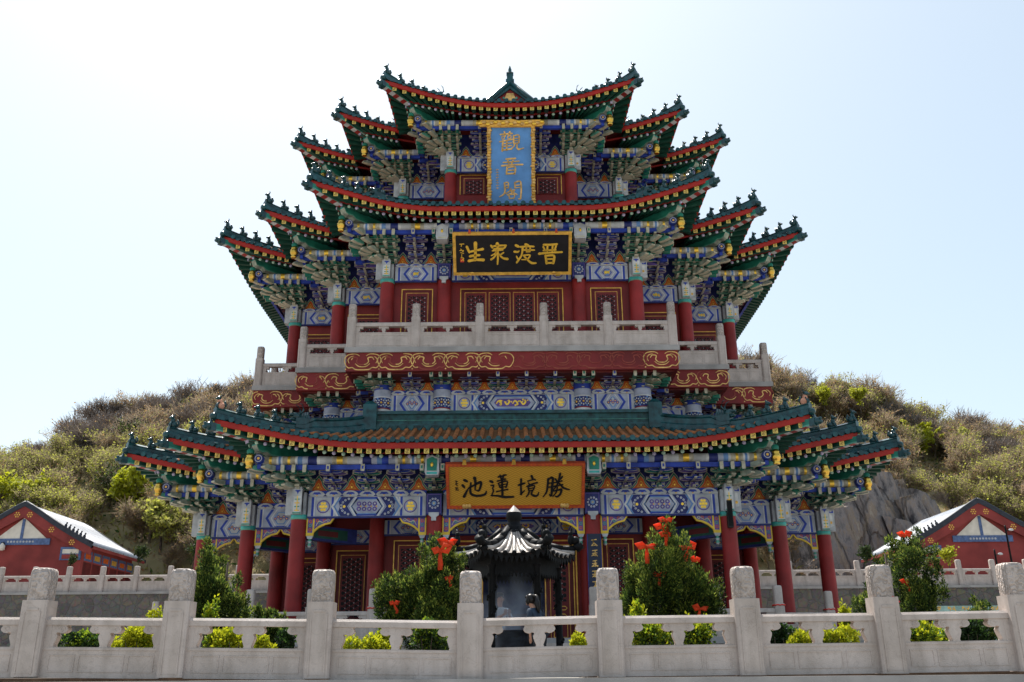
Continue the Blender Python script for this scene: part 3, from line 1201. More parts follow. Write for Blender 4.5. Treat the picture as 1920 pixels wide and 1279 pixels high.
for q in (0, PI / 2, -PI / 2):
    mb.M = Matrix.Rotation(q, 4, 'Z')
    mb.prism([(-gw, zg - 0.3), (gw, zg - 0.3), (0, ga - 0.22)], -gd + 0.12, -gd + 0.3, 'red')
    for sx in (-1, 1):
        mb.prism([(sx * gw, zg - 0.25), (sx * (gw - 0.5), zg - 0.25), (0, ga - 0.62), (0, ga - 0.18)], -gd - 0.06, -gd + 0.02, 'red_wall')
        for k in range(5):
            f = (k + 0.7) / 5.4
            x, z = sx * (gw - 0.25) * (1 - f), zg - 0.25 + (ga - 0.15 - zg) * f
            mb.blob((x, -gd - 0.08, z - 0.02), (0.07, 0.03, 0.07), 'lgreen', 6, 4)
    mb.prism([(-0.16, ga - 0.45), (0.16, ga - 0.45), (0.26, ga - 0.75), (0, ga - 1.0), (-0.26, ga - 0.75)], -gd - 0.12, -gd - 0.04, 'gold_leaf')
mb.M = None
mb.build('gable_panel', pav)
mb = MB()
mb.M = Matrix.Translation((0, -gd, ga))
mb.box(-0.2, 0.2, -0.16, 0.2, 0.0, 0.34, 'tile')
mb.box(-0.15, 0.15, -0.12, 0.16, 0.34, 0.72, 'tile')
mb.frust(0, 0, 0.72, 0.84, 0.17, 0.15, 0.08, 0.07, 'tile')
mb.lathe([(0.05, 0.84), (0.09, 0.95), (0.06, 1.06), (0.02, 1.2)], 0, 0, 'tile', 8)
mb.M = None
mb.build('gable_finial', pav)

# ------------------------------------------------------------------ painted woodwork
def hexpoly(cx, cz, hw, hh, tip):
    return [(cx - hw, cz), (cx - hw + tip, cz - hh), (cx + hw - tip, cz - hh), (cx + hw, cz), (cx + hw - tip, cz + hh), (cx - hw + tip, cz + hh)]


def scribble(mb, cx, cz, w, h, y, m, seed, n=3):
    """gilded curling pattern: little spirals and dots"""
    r = random.Random(seed)
    for k in range(n):
        x = cx - w / 2 + w * (k + 0.5) / n
        ww = w / n * 0.5
        sg = 1 if k % 2 else -1
        P = [(x - ww, cz + sg * h * 0.15), (x - ww * 0.4, cz - sg * h * 0.22), (x + ww * 0.2, cz + sg * h * 0.05), (x + ww * 0.1, cz + sg * h * 0.28), (x - ww * 0.15, cz + sg * h * 0.18)]
        mb.ribbon(P, [h * 0.10, h * 0.18, h * 0.20, h * 0.16, h * 0.10], y - 0.006, y, m, sub=3)
        for q in range(4):
            mb.ring(x + r.uniform(-ww, ww), cz + r.uniform(-0.34, 0.34) * h, h * r.uniform(0.06, 0.12), y - 0.007 - 0.001 * q, m, 6)


def chevron(mb, x, zc, hh, d, wd, y, m):
    """'<' for d<0, '>' for d>0"""
    t = hh * 0.55 * d
    mb.plate([(x, zc - hh), (x + wd, zc - hh), (x + wd + t, zc), (x + wd, zc + hh), (x, zc + hh), (x + t, zc)], y, m)


def decor(mb, L, H, seed, style):
    """painting on the front (y=0) of a beam from x=0..L, z=0..H"""
    l1, l2, l3, l4 = -0.004, -0.008, -0.012, -0.016
    zc, hh = H / 2, H / 2 - 0.02
    for sd in (0, 1):
        X = (lambda x: x) if sd == 0 else (lambda x: L - x)

        def rc(a, b, z0, z1, y, m):
            a, b = X(a), X(b)
            mb.rect(min(a, b), max(a, b), z0, z1, y, m)
        dd = 1 if sd == 0 else -1
        rc(0.02, 0.10, 0.01, H - 0.01, l1, 'pale')
        rc(0.12, 0.20, 0.01, H - 0.01, l1, 'blue')
        rc(0.20, 0.24, 0.01, H - 0.01, l1, 'white')
        if L > 3.0:
            rc(0.28, 0.76, 0.03, H - 0.03, l1, 'pale')
            mb.ring(X(0.52), zc, min(0.225, hh * 0.86), l2, 'purple', 16)
            mb.ring(X(0.52), zc, min(0.19, hh * 0.66), l3, 'grey', 14)
            for k in range(6):
                a = k * PI / 3
                mb.ring(X(0.52) + 0.09 * math.cos(a), zc + 0.12 * math.sin(a), 0.050, l4, 'gold_bright', 7)
            mb.ring(X(0.52), zc, 0.06, l4 - 0.003, 'gold_bright', 8)
            rc(0.79, 0.86, 0.01, H - 0.01, l1, 'blue')
            rc(0.88, 0.91, 0.01, H - 0.01, l1, 'white')
            x = 0.98
            mb.plate([(X(x), 0.01), (X(x + 0.56), 0.01), (X(x + 0.34), zc), (X(x + 0.56), H - 0.01), (X(x), H - 0.01), (X(x + 0.10), zc)], l1, 'navy')
            for k in range(8):
                a = -1.25 + 2.5 * k / 7
                cx, cz = x + 0.50 - 0.36 * math.cos(a), zc + 0.27 * math.sin(a)
                mb.ring(X(cx), cz, 0.040, l2, 'white', 7)
                mb.ring(X(cx), cz, 0.018, l3, 'blue', 5)
            mb.ring(X(x + 0.24), zc, 0.05, l2, 'gold_bright', 7)
            t = 0.20
            for off, wd, m in ((-0.20, 0.07, 'white'), (-0.12, 0.06, 'lblue'), (0.40, 0.07, 'white'), (0.49, 0.05, 'blue')):
                a = x + off
                mb.plate([(X(a + t), 0.01), (X(a + t + wd), 0.01), (X(a + wd), zc), (X(a + t + wd), H - 0.01), (X(a + t), H - 0.01), (X(a), zc)], l2, m)
    if L > 3.0:
        hw = L / 2 - 1.42
        mb.plate(hexpoly(L / 2, zc, hw + 0.06, hh, 0.24), l1, 'blue')
        mb.plate(hexpoly(L / 2, zc, hw - 0.02, hh - 0.05, 0.20), l2, 'lblue')
        mb.plate(hexpoly(L / 2, zc, hw - 0.07, hh - 0.08, 0.17), l3, 'grey')
        if style == 'gold':
            mb.plate(hexpoly(L / 2, zc, hw - 0.22, hh - 0.15, 0.12), l4, 'purple')
            scribble(mb, L / 2, zc, 2 * hw - 0.6, hh * 1.1, l4 - 0.003, 'gold_bright', seed, 4)
        else:
            n = max(3, int((2 * hw - 0.3) / 0.185))
            for i in range(n):
                cx = L / 2 - hw + 0.30 + (2 * hw - 0.6) * i / (n - 1)
                for sz in (-1, 1):
                    mb.ring(cx, zc + sz * 0.085, 0.080, l4, 'purple', 8)
                    mb.ring(cx, zc + sz * 0.09, 0.034, l4 - 0.003, 'pale', 6)
                mb.ring(cx + 0.06, zc, 0.03, l4 - 0.003, 'gold', 5)
    else:
        hw = L / 2 - 0.42
        for sd in (-1, 1):
            for off, wd, m in ((0.0, 0.10, 'blue'), (0.13, 0.04, 'white')):
                a = L / 2 + sd * (hw - off)
                t = -sd * 0.20
                mb.plate([(a + t, 0.015), (a + t + wd * sd, 0.015), (a + wd * sd, zc), (a + t + wd * sd, H - 0.015), (a + t, H - 0.015), (a, zc)], l1, m)
        mb.rect(L / 2 - hw + 0.25, L / 2 + hw - 0.25, 0.012, 0.05, l1, 'blue')
        if style == 'gold':
            mb.plate(hexpoly(L / 2, zc, hw - 0.20, hh * 0.62, 0.13), l1, 'purple')
            mb.plate(hexpoly(L / 2, zc, hw - 0.24, hh * 0.52, 0.11), l2, 'lblue')
            scribble(mb, L / 2, zc, 2 * (hw - 0.30), hh * 0.85, l3, 'gold_bright', seed, 3)
        else:
            mb.plate(hexpoly(L / 2, zc, hw - 0.20, hh * 0.70, 0.14), l1, 'lblue')
            mb.plate(hexpoly(L / 2, zc, hw - 0.25, hh * 0.60, 0.12), l2, 'pale')
            for i in range(5):
                mb.ring(L / 2 + (i - 2) * hw * 0.22, zc + (0.05 if i % 2 else -0.02), 0.062, l3, 'purple', 8)
                mb.ring(L / 2 + (i - 2) * hw * 0.22, zc + (0.05 if i % 2 else -0.02), 0.028, l4, 'gold', 6)


def beam_mesh(L, H, seed, style, thick=0.3, frieze=0.22):
    """painted architrave with the carved wave moulding on its top edge"""
    mb = MB()
    mb.box(0, L, 0, thick, 0, H, 'grey')
    mb.box(0, L, -0.02, 0.05, -0.06, 0.0, 'navy')
    decor(mb, L, H, seed, style)
    if frieze > 0:
        n = max(1, round(L / 0.56))
        p = L / n
        mb.box(0, L, 0.02, thick, H, H + frieze, 'blue')
        for i in range(n):
            x0 = i * p
            top = [(x0 + p * (0.5 - 0.5 * math.cos(PI * k / 8)) if False else x0 + p * k / 8, H + frieze * (0.30 + 0.70 * abs(math.sin(PI * k / 8)) ** 0.6)) for k in range(9)]
            mb.prism([(x0, H + 0.0), (x0 + p, H + 0.0)] + top[::-1], -0.035, 0.02, 'pale')
            mb.plate([(x0 + p * 0.22, H + frieze * 0.36), (x0 + p * 0.40, H + frieze * 0.40), (x0 + p * 0.5, H + frieze * 0.18), (x0 + p * 0.60, H + frieze * 0.40), (x0 + p * 0.78, H + frieze * 0.36), (x0 + p * 0.66, H + frieze * 0.72), (x0 + p * 0.34, H + frieze * 0.72)], -0.039, 'blue')
            mb.plate([(x0 - p * 0.13 if i else x0, H + 0.012), (x0 + p * 0.13, H + 0.012), (x0, H + frieze * 0.34)], -0.041, 'navy')
            mb.ring(x0 + p * 0.5, H + frieze * 0.20, 0.028, -0.043, 'gold', 6)
    return mb


def bracket_board(L, H, spots):
    """board behind the brackets with flame-shaped painted panels between the sets"""
    mb = MB()
    mb.box(0, L, 0.0, 0.08, 0, H, 'navy')
    for k in range(len(spots) - 1):
        a, b = spots[k], spots[k + 1]
        c, hw = (a + b) / 2, min(0.42, (b - a) / 2 - 0.10)
        hh = min(0.58, H * (0.72 if H > 1.0 else 0.62))

        def flame(sc, dz=0.0):
            f = lambda u, v: (c + u * hw * sc, 0.01 + dz + v * hh * sc)
            return [f(-1, 0), f(1, 0), f(0.72, 0.16), f(0.42, 0.42), f(0.30, 0.72), f(0, 1.0), f(-0.30, 0.72), f(-0.42, 0.42), f(-0.72, 0.16)]
        mb.plate(flame(1.0), -0.004, 'cream')
        mb.plate(flame(0.93), -0.008, 'green')
        mb.plate(flame(0.80), -0.012, 'cream')
        mb.plate(flame(0.75), -0.016, 'orange')
        mb.plate(flame(0.36, 0.07), -0.020, 'yellow')
        mb.plate(flame(0.29, 0.08), -0.024, 'orange')
        mb.ring(c, 0.14, 0.035, -0.028, 'gold_bright', 6)
    return mb


def arm(mb, x, y, z, W, h, t, m, along='x'):
    """boat-shaped bracket arm with a pale outline"""
    pr = [(-W / 2, h), (-W / 2, h * 0.55), (-W / 2 + W * 0.10, h * 0.18), (-W / 2 + W * 0.22, 0), (W / 2 - W * 0.22, 0), (W / 2 - W * 0.10, h * 0.18), (W / 2, h * 0.55), (W / 2, h)]
    pi = [(a * 0.90, b * 0.72 + h * 0.13) for a, b in pr]
    if along == 'x':
        mb.prism([(x + a, z + b) for a, b in pr], y - t, y + t, 'cream', m)
        mb.plate([(x + a, z + b) for a, b in pi], y - t - 0.004, m)


def block(mb, x, y, z, w, h, m):
    mb.frust(x, y, z, z + h * 0.45, w * 0.36, w * 0.36, w * 0.5, w * 0.5, 'cream')
    mb.box(x - w * 0.5, x + w * 0.5, y - w * 0.5, y + w * 0.5, z + h * 0.45, z + h, m)
    mb.rect(x - w * 0.40, x + w * 0.40, z + h * 0.52, z + h * 0.93, y - w * 0.5 - 0.004, 'cream')
    mb.rect(x - w * 0.26, x + w * 0.26, z + h * 0.60, z + h * 0.86, y - w * 0.5 - 0.008, m)


def beak(mb, x, y0, y1, z, h, w, m, droop=0.0):
    """projecting arm along -y with a cut nose; y0 inner, y1 outer (y1<y0)"""
    nose = min(0.22, abs(y0 - y1) * 0.5)
    pr = [(y0, z), (y1 + nose, z - droop * 0.5), (y1, z - droop + h * 0.30), (y1, z - droop + h * 0.62), (y1 + nose * 0.6, z + h), (y0, z + h)]
    vs = [(x - w / 2, a, b) for a, b in pr] + [(x + w / 2, a, b) for a, b in pr]
    n = len(pr)
    fs = [tuple(range(n)), tuple(range(2 * n - 1, n - 1, -1))] + [((i + 1) % n, i, i + n, (i + 1) % n + n) for i in range(n)]
    ms = [m, m] + ['cream', 'cream', 'cream', m, m, m]
    mb.add(vs, fs, ms)


def bracket_mesh(H, O, n, c1, c2, triple=False):
    """bracket set that widens upwards and outwards tier by tier"""
    mb = MB()
    th = H / n
    block(mb, 0, -0.02, 0, 0.26, th * 0.5, c1)
    W0, W1_ = 0.46, 0.98
    for k in range(n):
        z = th * k
        for j in (k - 1, k):
            if j < 0:
                continue
            yy = -O * j / n
            zz = z + th * 0.14
            Wd = W0 + (W1_ - W0) * (k + (1 if j < k else 0)) / n
            arm(mb, 0, yy, zz, Wd, th * 0.48, 0.05, c1 if (k + j) % 2 == 0 else c2)
            nbk = 3 if Wd < 0.75 else 5
            for q in range(nbk):
                block(mb, (Wd / 2 - 0.06) * (2 * q / (nbk - 1) - 1), yy, zz + th * 0.48, 0.12, th * 0.36, c2 if q % 2 else c1)
        beak(mb, 0, 0.1, -O * (k + 1) / n - 0.10, z + th * 0.10, th * 0.5, 0.10, c1 if k % 2 else c2, th * 0.22)
    for sx in ((-0.34, 0, 0.34) if triple else (0,)):
        z1 = H - th * 0.12
        mb.box(sx - 0.065, sx + 0.065, -O - 0.20, -O + 0.1, z1 - 0.20, z1 + 0.02, c1)
        mb.prism([(sx - 0.055, z1 - 0.20), (sx + 0.055, z1 - 0.20), (sx + 0.065, z1 - 0.14), (sx + 0.065, z1 + 0.03), (sx - 0.065, z1 + 0.03), (sx - 0.065, z1 - 0.14)], -O - 0.23, -O - 0.20, 'cream')
        mb.rect(sx - 0.03, sx + 0.03, z1 - 0.13, z1 - 0.03, -O - 0.234, c1)
    mb.box(-0.55, 0.55, -O - 0.04, -O + 0.05, H - th * 0.28, H - th * 0.04, c2)
    return mb


def corner_bracket(H, O, n, noses=True):
    """stacked tiers at a projecting corner, each with pale noses; origin at the column head, outward (+x,-y)"""
    mb = MB()
    th = H / n
    block(mb, 0, 0, 0, 0.30, th * 0.5, 'green')
    for rz, sg in ((0, 1), (PI / 2, -1)):
        mb.M = Matrix.Rotation(rz, 4, 'Z')
        for k in range(n):
            z = th * k + th * 0.14
            for j in (k - 1, k):
                if j < 0:
                    continue
                yy = -O * j / n
                # from the inner side of the set out to the diagonal
                a, b = -0.30 - 0.18 * (k + 1 - (j - k)) / n, O * j / n + 0.12
                xc, Wd = sg * (a + b) / 2, b - a
                arm(mb, xc, yy, z, Wd, th * 0.50, 0.05, 'green' if (k + j) % 2 == 0 else 'lgreen')
                nb = max(3, int(Wd / 0.27))
                for q in range(nb):
                    block(mb, xc + (Wd / 2 - 0.07) * (2 * q / (nb - 1) - 1), yy, z + th * 0.50, 0.13, th * 0.36, 'green')
            nx_ = 2 + (k > 0) + (k > 2)
            for q in range(nx_):
                x = sg * (-0.33 + 0.33 * q)
                beak(mb, x, -O * k / n + 0.1, -O * (k + 1) / n - 0.12, th * k + th * 0.10, th * 0.52, 0.10, 'green' if k % 2 else 'beak', th * 0.22)
            if noses:
                # nose of the wall-line arm, showing past the corner
                e_ = 0.30 + (O * 0.72 + 0.10) * (k + 1) / n
                beak(mb, sg * (0.02 + 0.10 * (k % 2)), -e_ + 0.34, -e_, th * k + th * 0.30, th * 0.70, 0.15, 'beak', th * 0.14)
        for q in range(3):
            sx = sg * (-0.36 + 0.36 * q)
            z1 = H - th * 0.12
            mb.box(sx - 0.06, sx + 0.06, -O - 0.18, -O + 0.1, z1 - 0.22, z1 + 0.02, 'green')
            mb.prism([(sx - 0.05, z1 - 0.22), (sx + 0.05, z1 - 0.22), (sx + 0.06, z1 - 0.15), (sx + 0.06, z1 + 0.03), (sx - 0.06, z1 + 0.03), (sx - 0.06, z1 - 0.15)], -O - 0.21, -O - 0.18, 'cream')
    for a in (PI / 4, PI / 4 - 0.26, PI / 4 + 0.26):
        mb.M = Matrix.Rotation(a, 4, 'Z')
        for k in range(n):
            ln = (0.40 if noses else 0.15) + (O * 1.18 + (0.26 if noses else 0.0)) * (k + 1) / n * (1.0 if a == PI / 4 else 0.92)
            beak(mb, 0, -ln + 0.50, -ln, th * k + th * 0.22, th * 0.74, 0.17, 'beak' if a != PI / 4 or k % 2 else 'lgreen', th * 0.12)
    mb.M = None
    return mb


def column_mesh(r, z0, z1, m='red'):
    mb = MB()
    mb.lathe([(r * 1.03, z0), (r, z0 + (z1 - z0) * 0.5), (r * 0.95, z1)], 0, 0, m, 20)
    mb.lathe([(r * 1.5, z0 - 0.12), (r * 1.5, z0 - 0.02), (r * 1.2, z0 + 0.04)], 0, 0, 'stone', 20)
    return mb


def corner_capital(r, z0, z1):
    """teal collar and the two scalloped white beam ends crossing over a corner column; outward (+x,-y)"""
    mb = MB()
    mb.lathe([(r * 0.97, z0 - 0.10), (r * 1.02, z0 - 0.05), (r * 1.02, z0 + 0.06)], 0, 0, ['lgreen', 'teal_paint'], 20)
    mb.box(-r * 0.9, r * 0.9, -r * 0.9, r * 0.9, z0 + 0.06, z1 - 0.002, 'pale')
    H = z1 - z0
    for rz, mir in ((0, 1), (PI / 2, -1)):
        # a beam end running out along +x (rz=0) seen side-on from the front, and one facing the front
        mb.M = Matrix.Rotation(rz, 4, 'Z')
        b = r * 0.56
        mb.box(-b, b, -r - 0.18, -r * 0.9, z0 + 0.04, z1 + 0.05, 'pale')
        mb.prism([(-b * 0.95, z1 - 0.02), (b * 0.95, z1 - 0.02), (b * 0.8, z1 + 0.16), (-b * 0.8, z1 + 0.16)], -r - 0.16, -r * 0.5, 'pale')
        y = -r - 0.184
        mb.rect(-b + 0.03, b - 0.03, z0 + 0.08, z1 - 0.03, y, 'white')
        mb.plate([(-b * 0.7, z1 + 0.02), (-b * 0.2, z1 - 0.02), (0, z1 - 0.10), (b * 0.2, z1 - 0.02), (b * 0.7, z1 + 0.02), (b * 0.3, z1 + 0.045), (-b * 0.3, z1 + 0.045)], y - 0.004, 'blue')
        for k in range(4):
            zz = z0 + 0.14 + k * (H - 0.3) / 4
            mb.rect(-b * 0.55, b * 0.55, zz, zz + 0.035, y - 0.008, 'gold' if k % 2 == 0 else 'lgreen')
        mb.rect(-b * 0.10, b * 0.10, z0 + 0.12, z1 - 0.15, y - 0.012, 'gold_bright')
        mb.rect(-b * 0.9, b * 0.9, z0 + 0.05, z0 + 0.10, y - 0.004, 'lgreen')
        # side profile of the end: scalloped, running further out
        mb.M = Matrix.Rotation(rz, 4, 'Z')
        if rz == 0:
            pr = [(r * 0.3, z0 + 0.10), (r + 0.02, z0 + 0.05), (r + 0.07, z0 + 0.15), (r + 0.16, z0 + 0.19), (r + 0.16, z0 + H * 0.45), (r + 0.12, z0 + H * 0.62), (r + 0.19, z0 + H * 0.80), (r + 0.18, z1 + 0.08), (r + 0.08, z1 + 0.01), (r * 0.3, z1 + 0.04)]
            mb.prism(pr, -b - 0.03, b, 'pale')
            yy = -b - 0.034
            mb.plate([(r - 0.06, z0 + 0.16), (r + 0.11, z0 + 0.23), (r + 0.08, z1 - 0.12), (r - 0.06, z1 - 0.10)], yy, 'white')
            mb.ring(r + 0.02, z0 + H * 0.45, 0.055, yy - 0.004, 'gold', 8)
            mb.plate([(r - 0.08, z1 - 0.05), (r + 0.15, z1 - 0.07), (r + 0.14, z1 + 0.04), (r + 0.06, z1 - 0.03), (r - 0.04, z1 + 0.01)], yy - 0.004, 'blue')
    mb.M = None
    return mb


def mid_capital(r, z0, z1):
    """dark panel with a white rosette between two painted beams, and its little pendant tag"""
    mb = MB()
    w = 0.26
    mb.box(-w, w, -r - 0.06, r * 0.5, z0, z1, 'navy')
    y = -r - 0.064
    mb.rect(-w + 0.03, w - 0.03, z0 + 0.05, z1 - 0.03, y, 'purple')
    mb.rect(-w + 0.05, w - 0.05, z0 + 0.07, z1 - 0.05, y - 0.004, 'navy')
    zc = (z0 + z1) / 2 + 0.02
    for k in range(10):
        a = 2 * PI * k / 10
        mb.ring(0.155 * math.cos(a), zc + 0.155 * math.sin(a), 0.036, y - 0.008, 'white', 6) if k >= 0 else None
        mb.ring(0.155 * math.cos(a), zc + 0.155 * math.sin(a), 0.016, y - 0.012, 'blue', 5)
    mb.ring(0, zc, 0.085, y - 0.008, 'lblue', 8)
    mb.ring(0, zc, 0.045, y - 0.012, 'cream', 8)
    mb.prism([(-0.17, z0 + 0.07), (0.17, z0 + 0.07), (0.17, z0 - 0.02), (0.08, z0 - 0.08), (0.08, z0 - 0.2), (-0.08, z0 - 0.2), (-0.08, z0 - 0.08), (-0.17, z0 - 0.02)], -r - 0.10, -r - 0.02, 'pale')
    return mb


def purlin_mesh(L, r, seed):
    """round painted purlin along x from 0..L"""
    mb = MB()
    rr = random.Random(seed)
    segs = []
    x = 0.0
    pat = [('blue', 0.22), ('grey', 0.22), ('white', 0.08), ('dull_gold', 0.16), ('gold_bright', 0.09), ('dull_gold', 0.16), ('white', 0.06), ('lblue', 0.08), ('white', 0.06), ('dull_gold', 0.16), ('gold_bright', 0.09), ('dull_gold', 0.16), ('white', 0.08), ('lblue', 0.16), ('grey', 0.18), ('navy', 0.30), ('white', 0.10), ('pale', 0.40), ('dull_gold', 0.15), ('gold_bright', 0.2), ('dull_gold', 0.15), ('pale', 0.40), ('white', 0.10), ('navy', 0.30), ('grey', 0.18), ('lblue', 0.16)]
    k = 0
    while x < L / 2 - 1e-6:
        m, l = pat[k % len(pat)]
        l = min(l, L / 2 - x)
        segs.append((x, x + l, m))
        segs.append((L - x - l, L - x, m))
        x += l
        k += 1
    for a, b, m in segs:
        vs, fs = [], []
        for i in range(12):
            an = 2 * PI * i / 12
            vs.append((a, r * math.cos(an), r * math.sin(an)))
            vs.append((b, r * math.cos(an), r * math.sin(an)))
        for i in range(12):
            j = (i + 1) % 12
            fs.append((2 * i, 2 * i + 1, 2 * j + 1, 2 * j))
        mb.add(vs, fs, m, True)
    for x, sg in ((-0.001, 1), (L + 0.001, -1)):
        for rad, m, o in ((r, 'navy', 0), (r * 0.8, 'pale', 0.003), (r * 0.66, 'navy', 0.006), (r * 0.3, 'gold', 0.009)):
            c = [(x - sg * o, rad * math.cos(2 * PI * i / 12), rad * math.sin(2 * PI * i / 12)) for i in range(12)]
            mb.add(c, [tuple(range(12)) if sg < 0 else tuple(range(11, -1, -1))], m)
    # blue tie plate below
    mb.box(0.15, L - 0.15, -0.06, 0.06, -r - 0.16, -r - 0.01, 'blue')
    return mb


def gold_pot():
    mb = MB()
    mb.lathe([(0.10, -0.10), (0.13, -0.06), (0.10, -0.02), (0.125, 0.03), (0.165, 0.12), (0.165, 0.21), (0.12, 0.29), (0.135, 0.32), (0.10, 0.36), (0.06, 0.40)], 0, 0, 'gilt_metal', 14)
    mb.lathe([(0.115, 0.40), (0.13, 0.50), (0.08, 0.56)], 0, 0, 'green', 10)
    return mb


def spandrel(sx):
    """yellow-edged carved bracket board under a beam beside a column; grows to +x (sx=1) or -x"""
    mb = MB()
    o = [(0, 0), (0.95, 0), (0.80, -0.22), (0.62, -0.26), (0.42, -0.36), (0.26, -0.50), (0.24, -0.62), (0, -0.62)]
    i = [(0.27, -0.05), (0.86, -0.05), (0.77, -0.17), (0.58, -0.21), (0.40, -0.30), (0.27, -0.41)]
    i2 = [(0.05, -0.05), (0.21, -0.05), (0.21, -0.52), (0.05, -0.52)]
    f = lambda P: [(sx * a, b) for a, b in P]
    mb.prism(f(o), -0.05, 0.05, 'yellow')
    mb.plate(f(i), -0.054, 'purple')
    mb.plate(f(i2), -0.054, 'purple')
    for (x, z, m) in ((0.36, -0.12, 'orange'), (0.46, -0.2, 'lgreen'), (0.60, -0.11, 'orange'), (0.72, -0.11, 'cream'), (0.13, -0.15, 'orange'), (0.13, -0.28, 'lgreen'), (0.13, -0.42, 'orange')):
        mb.ring(sx * x, z, 0.055, -0.058, m, 8)
        mb.ring(sx * x, z, 0.028, -0.062, 'purple', 6)
    mb.ribbon([(sx * 0.32, -0.30), (sx * 0.42, -0.14), (sx * 0.54, -0.18), (sx * 0.70, -0.08)], [0.02, 0.03, 0.03, 0.015], -0.066, -0.06, 'cream')
    mb.prism(f([(0.02, -0.62), (0.24, -0.62), (0.20, -0.72), (0.06, -0.72)]), -0.045, 0.045, 'pale')
    mb.lathe([(0.02, -1.0), (0.07, -0.95), (0.05, -0.86), (0.075, -0.80), (0.04, -0.72)], sx * 0.13, 0, ['pale', 'lgreen', 'pale', 'lgreen'], 8)
    return mb


def door_mesh(W, z0, z1, leaves, lat_frac=0.62, dark=False):
    """gilded frame, red leaves with a lattice of bars over a dark ground; x centred, front at y=0"""
    mb = MB()
    x0, x1 = -W / 2, W / 2
    g = 0.035
    mb.rect(x0, x1, z0, z1, -0.010, 'door_red')
    for a, b, c, d in ((x0, x1, z1 - g, z1), (x0, x0 + g, z0, z1 - g), (x1 - g, x1, z0, z1 - g)):
        mb.box(a, b, -0.035, -0.0, c, d, 'gold')
    for a, b, c, d in ((x0 + g, x1 - g, z1 - g - 0.10, z1 - g), (x0 + g, x0 + g + 0.08, z0, z1 - g - 0.10), (x1 - g - 0.08, x1 - g, z0, z1 - g - 0.10)):
        mb.rect(a, b, c, d, -0.013, 'red_dark')
    ix0, ix1, iz1 = x0 + g + 0.09, x1 - g - 0.09, z1 - g - 0.11
    lw = (ix1 - ix0) / leaves
    for k in range(leaves):
        a, b = ix0 + k * lw + 0.025, ix0 + (k + 1) * lw - 0.025
        mb.box(a, b, -0.05, -0.01, z0, iz1, 'door_red')
        gl = 0.016
        for (p, q, r_, s_) in ((a + 0.03, b - 0.03, iz1 - 0.05, iz1 - 0.05 + gl), (a + 0.03, a + 0.03 + gl, z0, iz1 - 0.05), (b - 0.03 - gl, b - 0.03, z0, iz1 - 0.05)):
            mb.box(p, q, -0.057, -0.05, r_, s_, 'gold')
        la, lb = a + 0.12, b - 0.12
        lt = iz1 - 0.16
        lbz = z0 + (z1 - z0) * (1 - lat_frac)
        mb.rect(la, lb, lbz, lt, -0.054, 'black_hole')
        # triangular lattice
        sp = 0.19
        n = int((lt - lbz) / sp) + 1
        bw = 0.017
        for i in range(1, int((lb - la) / (sp * 0.866)) + 1):
            x = la + i * sp * 0.866
            if x < lb - 0.01:
                mb.box(x - bw, x + bw, -0.070, -0.055, lbz, lt, 'lattice_bar')
        for sg in (-1, 1):
            c0 = lbz - (lb - la)
            while c0 < lt + (lb - la):
                pts = []
                for (xx) in (la, lb):
                    zz = c0 + sg * (xx - la) * 0.577 + (0 if sg > 0 else (lb - la) * 0.577)
                    pts.append((xx, zz))
                (xa, za), (xb, zb) = pts
                # clip to the lattice opening
                def clip(xa, za, xb, zb):
                    t0, t1 = 0.0, 1.0
                    dz = zb - za
                    for lim, sgn in ((lbz, 1), (lt, -1)):
                        if abs(dz) < 1e-9:
                            continue
                        t = (lim - za) / dz
                        if (dz > 0) == (sgn > 0):
                            t0 = max(t0, t)
                        else:
                            t1 = min(t1, t)
                    return t0, t1
                t0, t1 = clip(xa, za, xb, zb)
                if t1 - t0 > 0.03:
                    A = (xa + (xb - xa) * t0, za + (zb - za) * t0)
                    B = (xa + (xb - xa) * t1, za + (zb - za) * t1)
                    mb.ribbon([A, B], bw * 1.9, -0.066, -0.055, 'lattice_bar', sub=1)
                c0 += sp
        ii = 0
        z = lbz + 0.05
        while z < lt - 0.02:
            j = 0
            x = la + (sp * 0.866 if ii % 2 else sp * 0.866)
            for i in range(1, int((lb - la) / (sp * 0.866)) + 1):
                x = la + i * sp * 0.866
                if x < lb - 0.02 and (i + ii) % 2 == 0:
                    mb.ring(x, z, 0.020, -0.074, 'pale', 6)
            z += sp * 0.5
            ii += 1
        # gilded oval and panel in the lower part
        if lbz - z0 > 0.7:
            cx = (a + b) / 2
            hw = (b - a) / 2 - 0.14
            for zc, hh in ((lbz - 0.22, 0.06),):
                pts = [(cx - hw + 0.06, zc - hh), (cx + hw - 0.06, zc - hh), (cx + hw, zc), (cx + hw - 0.06, zc + hh), (cx - hw + 0.06, zc + hh), (cx - hw, zc), (cx - hw + 0.06, zc - hh)]
                mb.ribbon(pts, 0.025, -0.060, -0.05, 'gold', sub=1)
            zt, zb = lbz - 0.42, z0 + 0.12
            pts = [(cx - hw, zb), (cx + hw, zb), (cx + hw, zt - 0.08), (cx + hw - 0.08, zt), (cx - hw + 0.08, zt), (cx - hw, zt - 0.08), (cx - hw, zb)]
            mb.ribbon(pts, 0.025, -0.060, -0.05, 'gold', sub=1)
    return mb


# ------------------------------------------------------------------ storeys
def spans(w, e):
    """(x0, x1) bays of an edge"""
    if e['a0'] == -w and e['a1'] == w:
        if w > 3.0:
            return [(-w, -2.65), (-2.65, 2.65), (2.65, w)]
        return [(-w, w)]
    return [(e['a0'], e['a1'])]


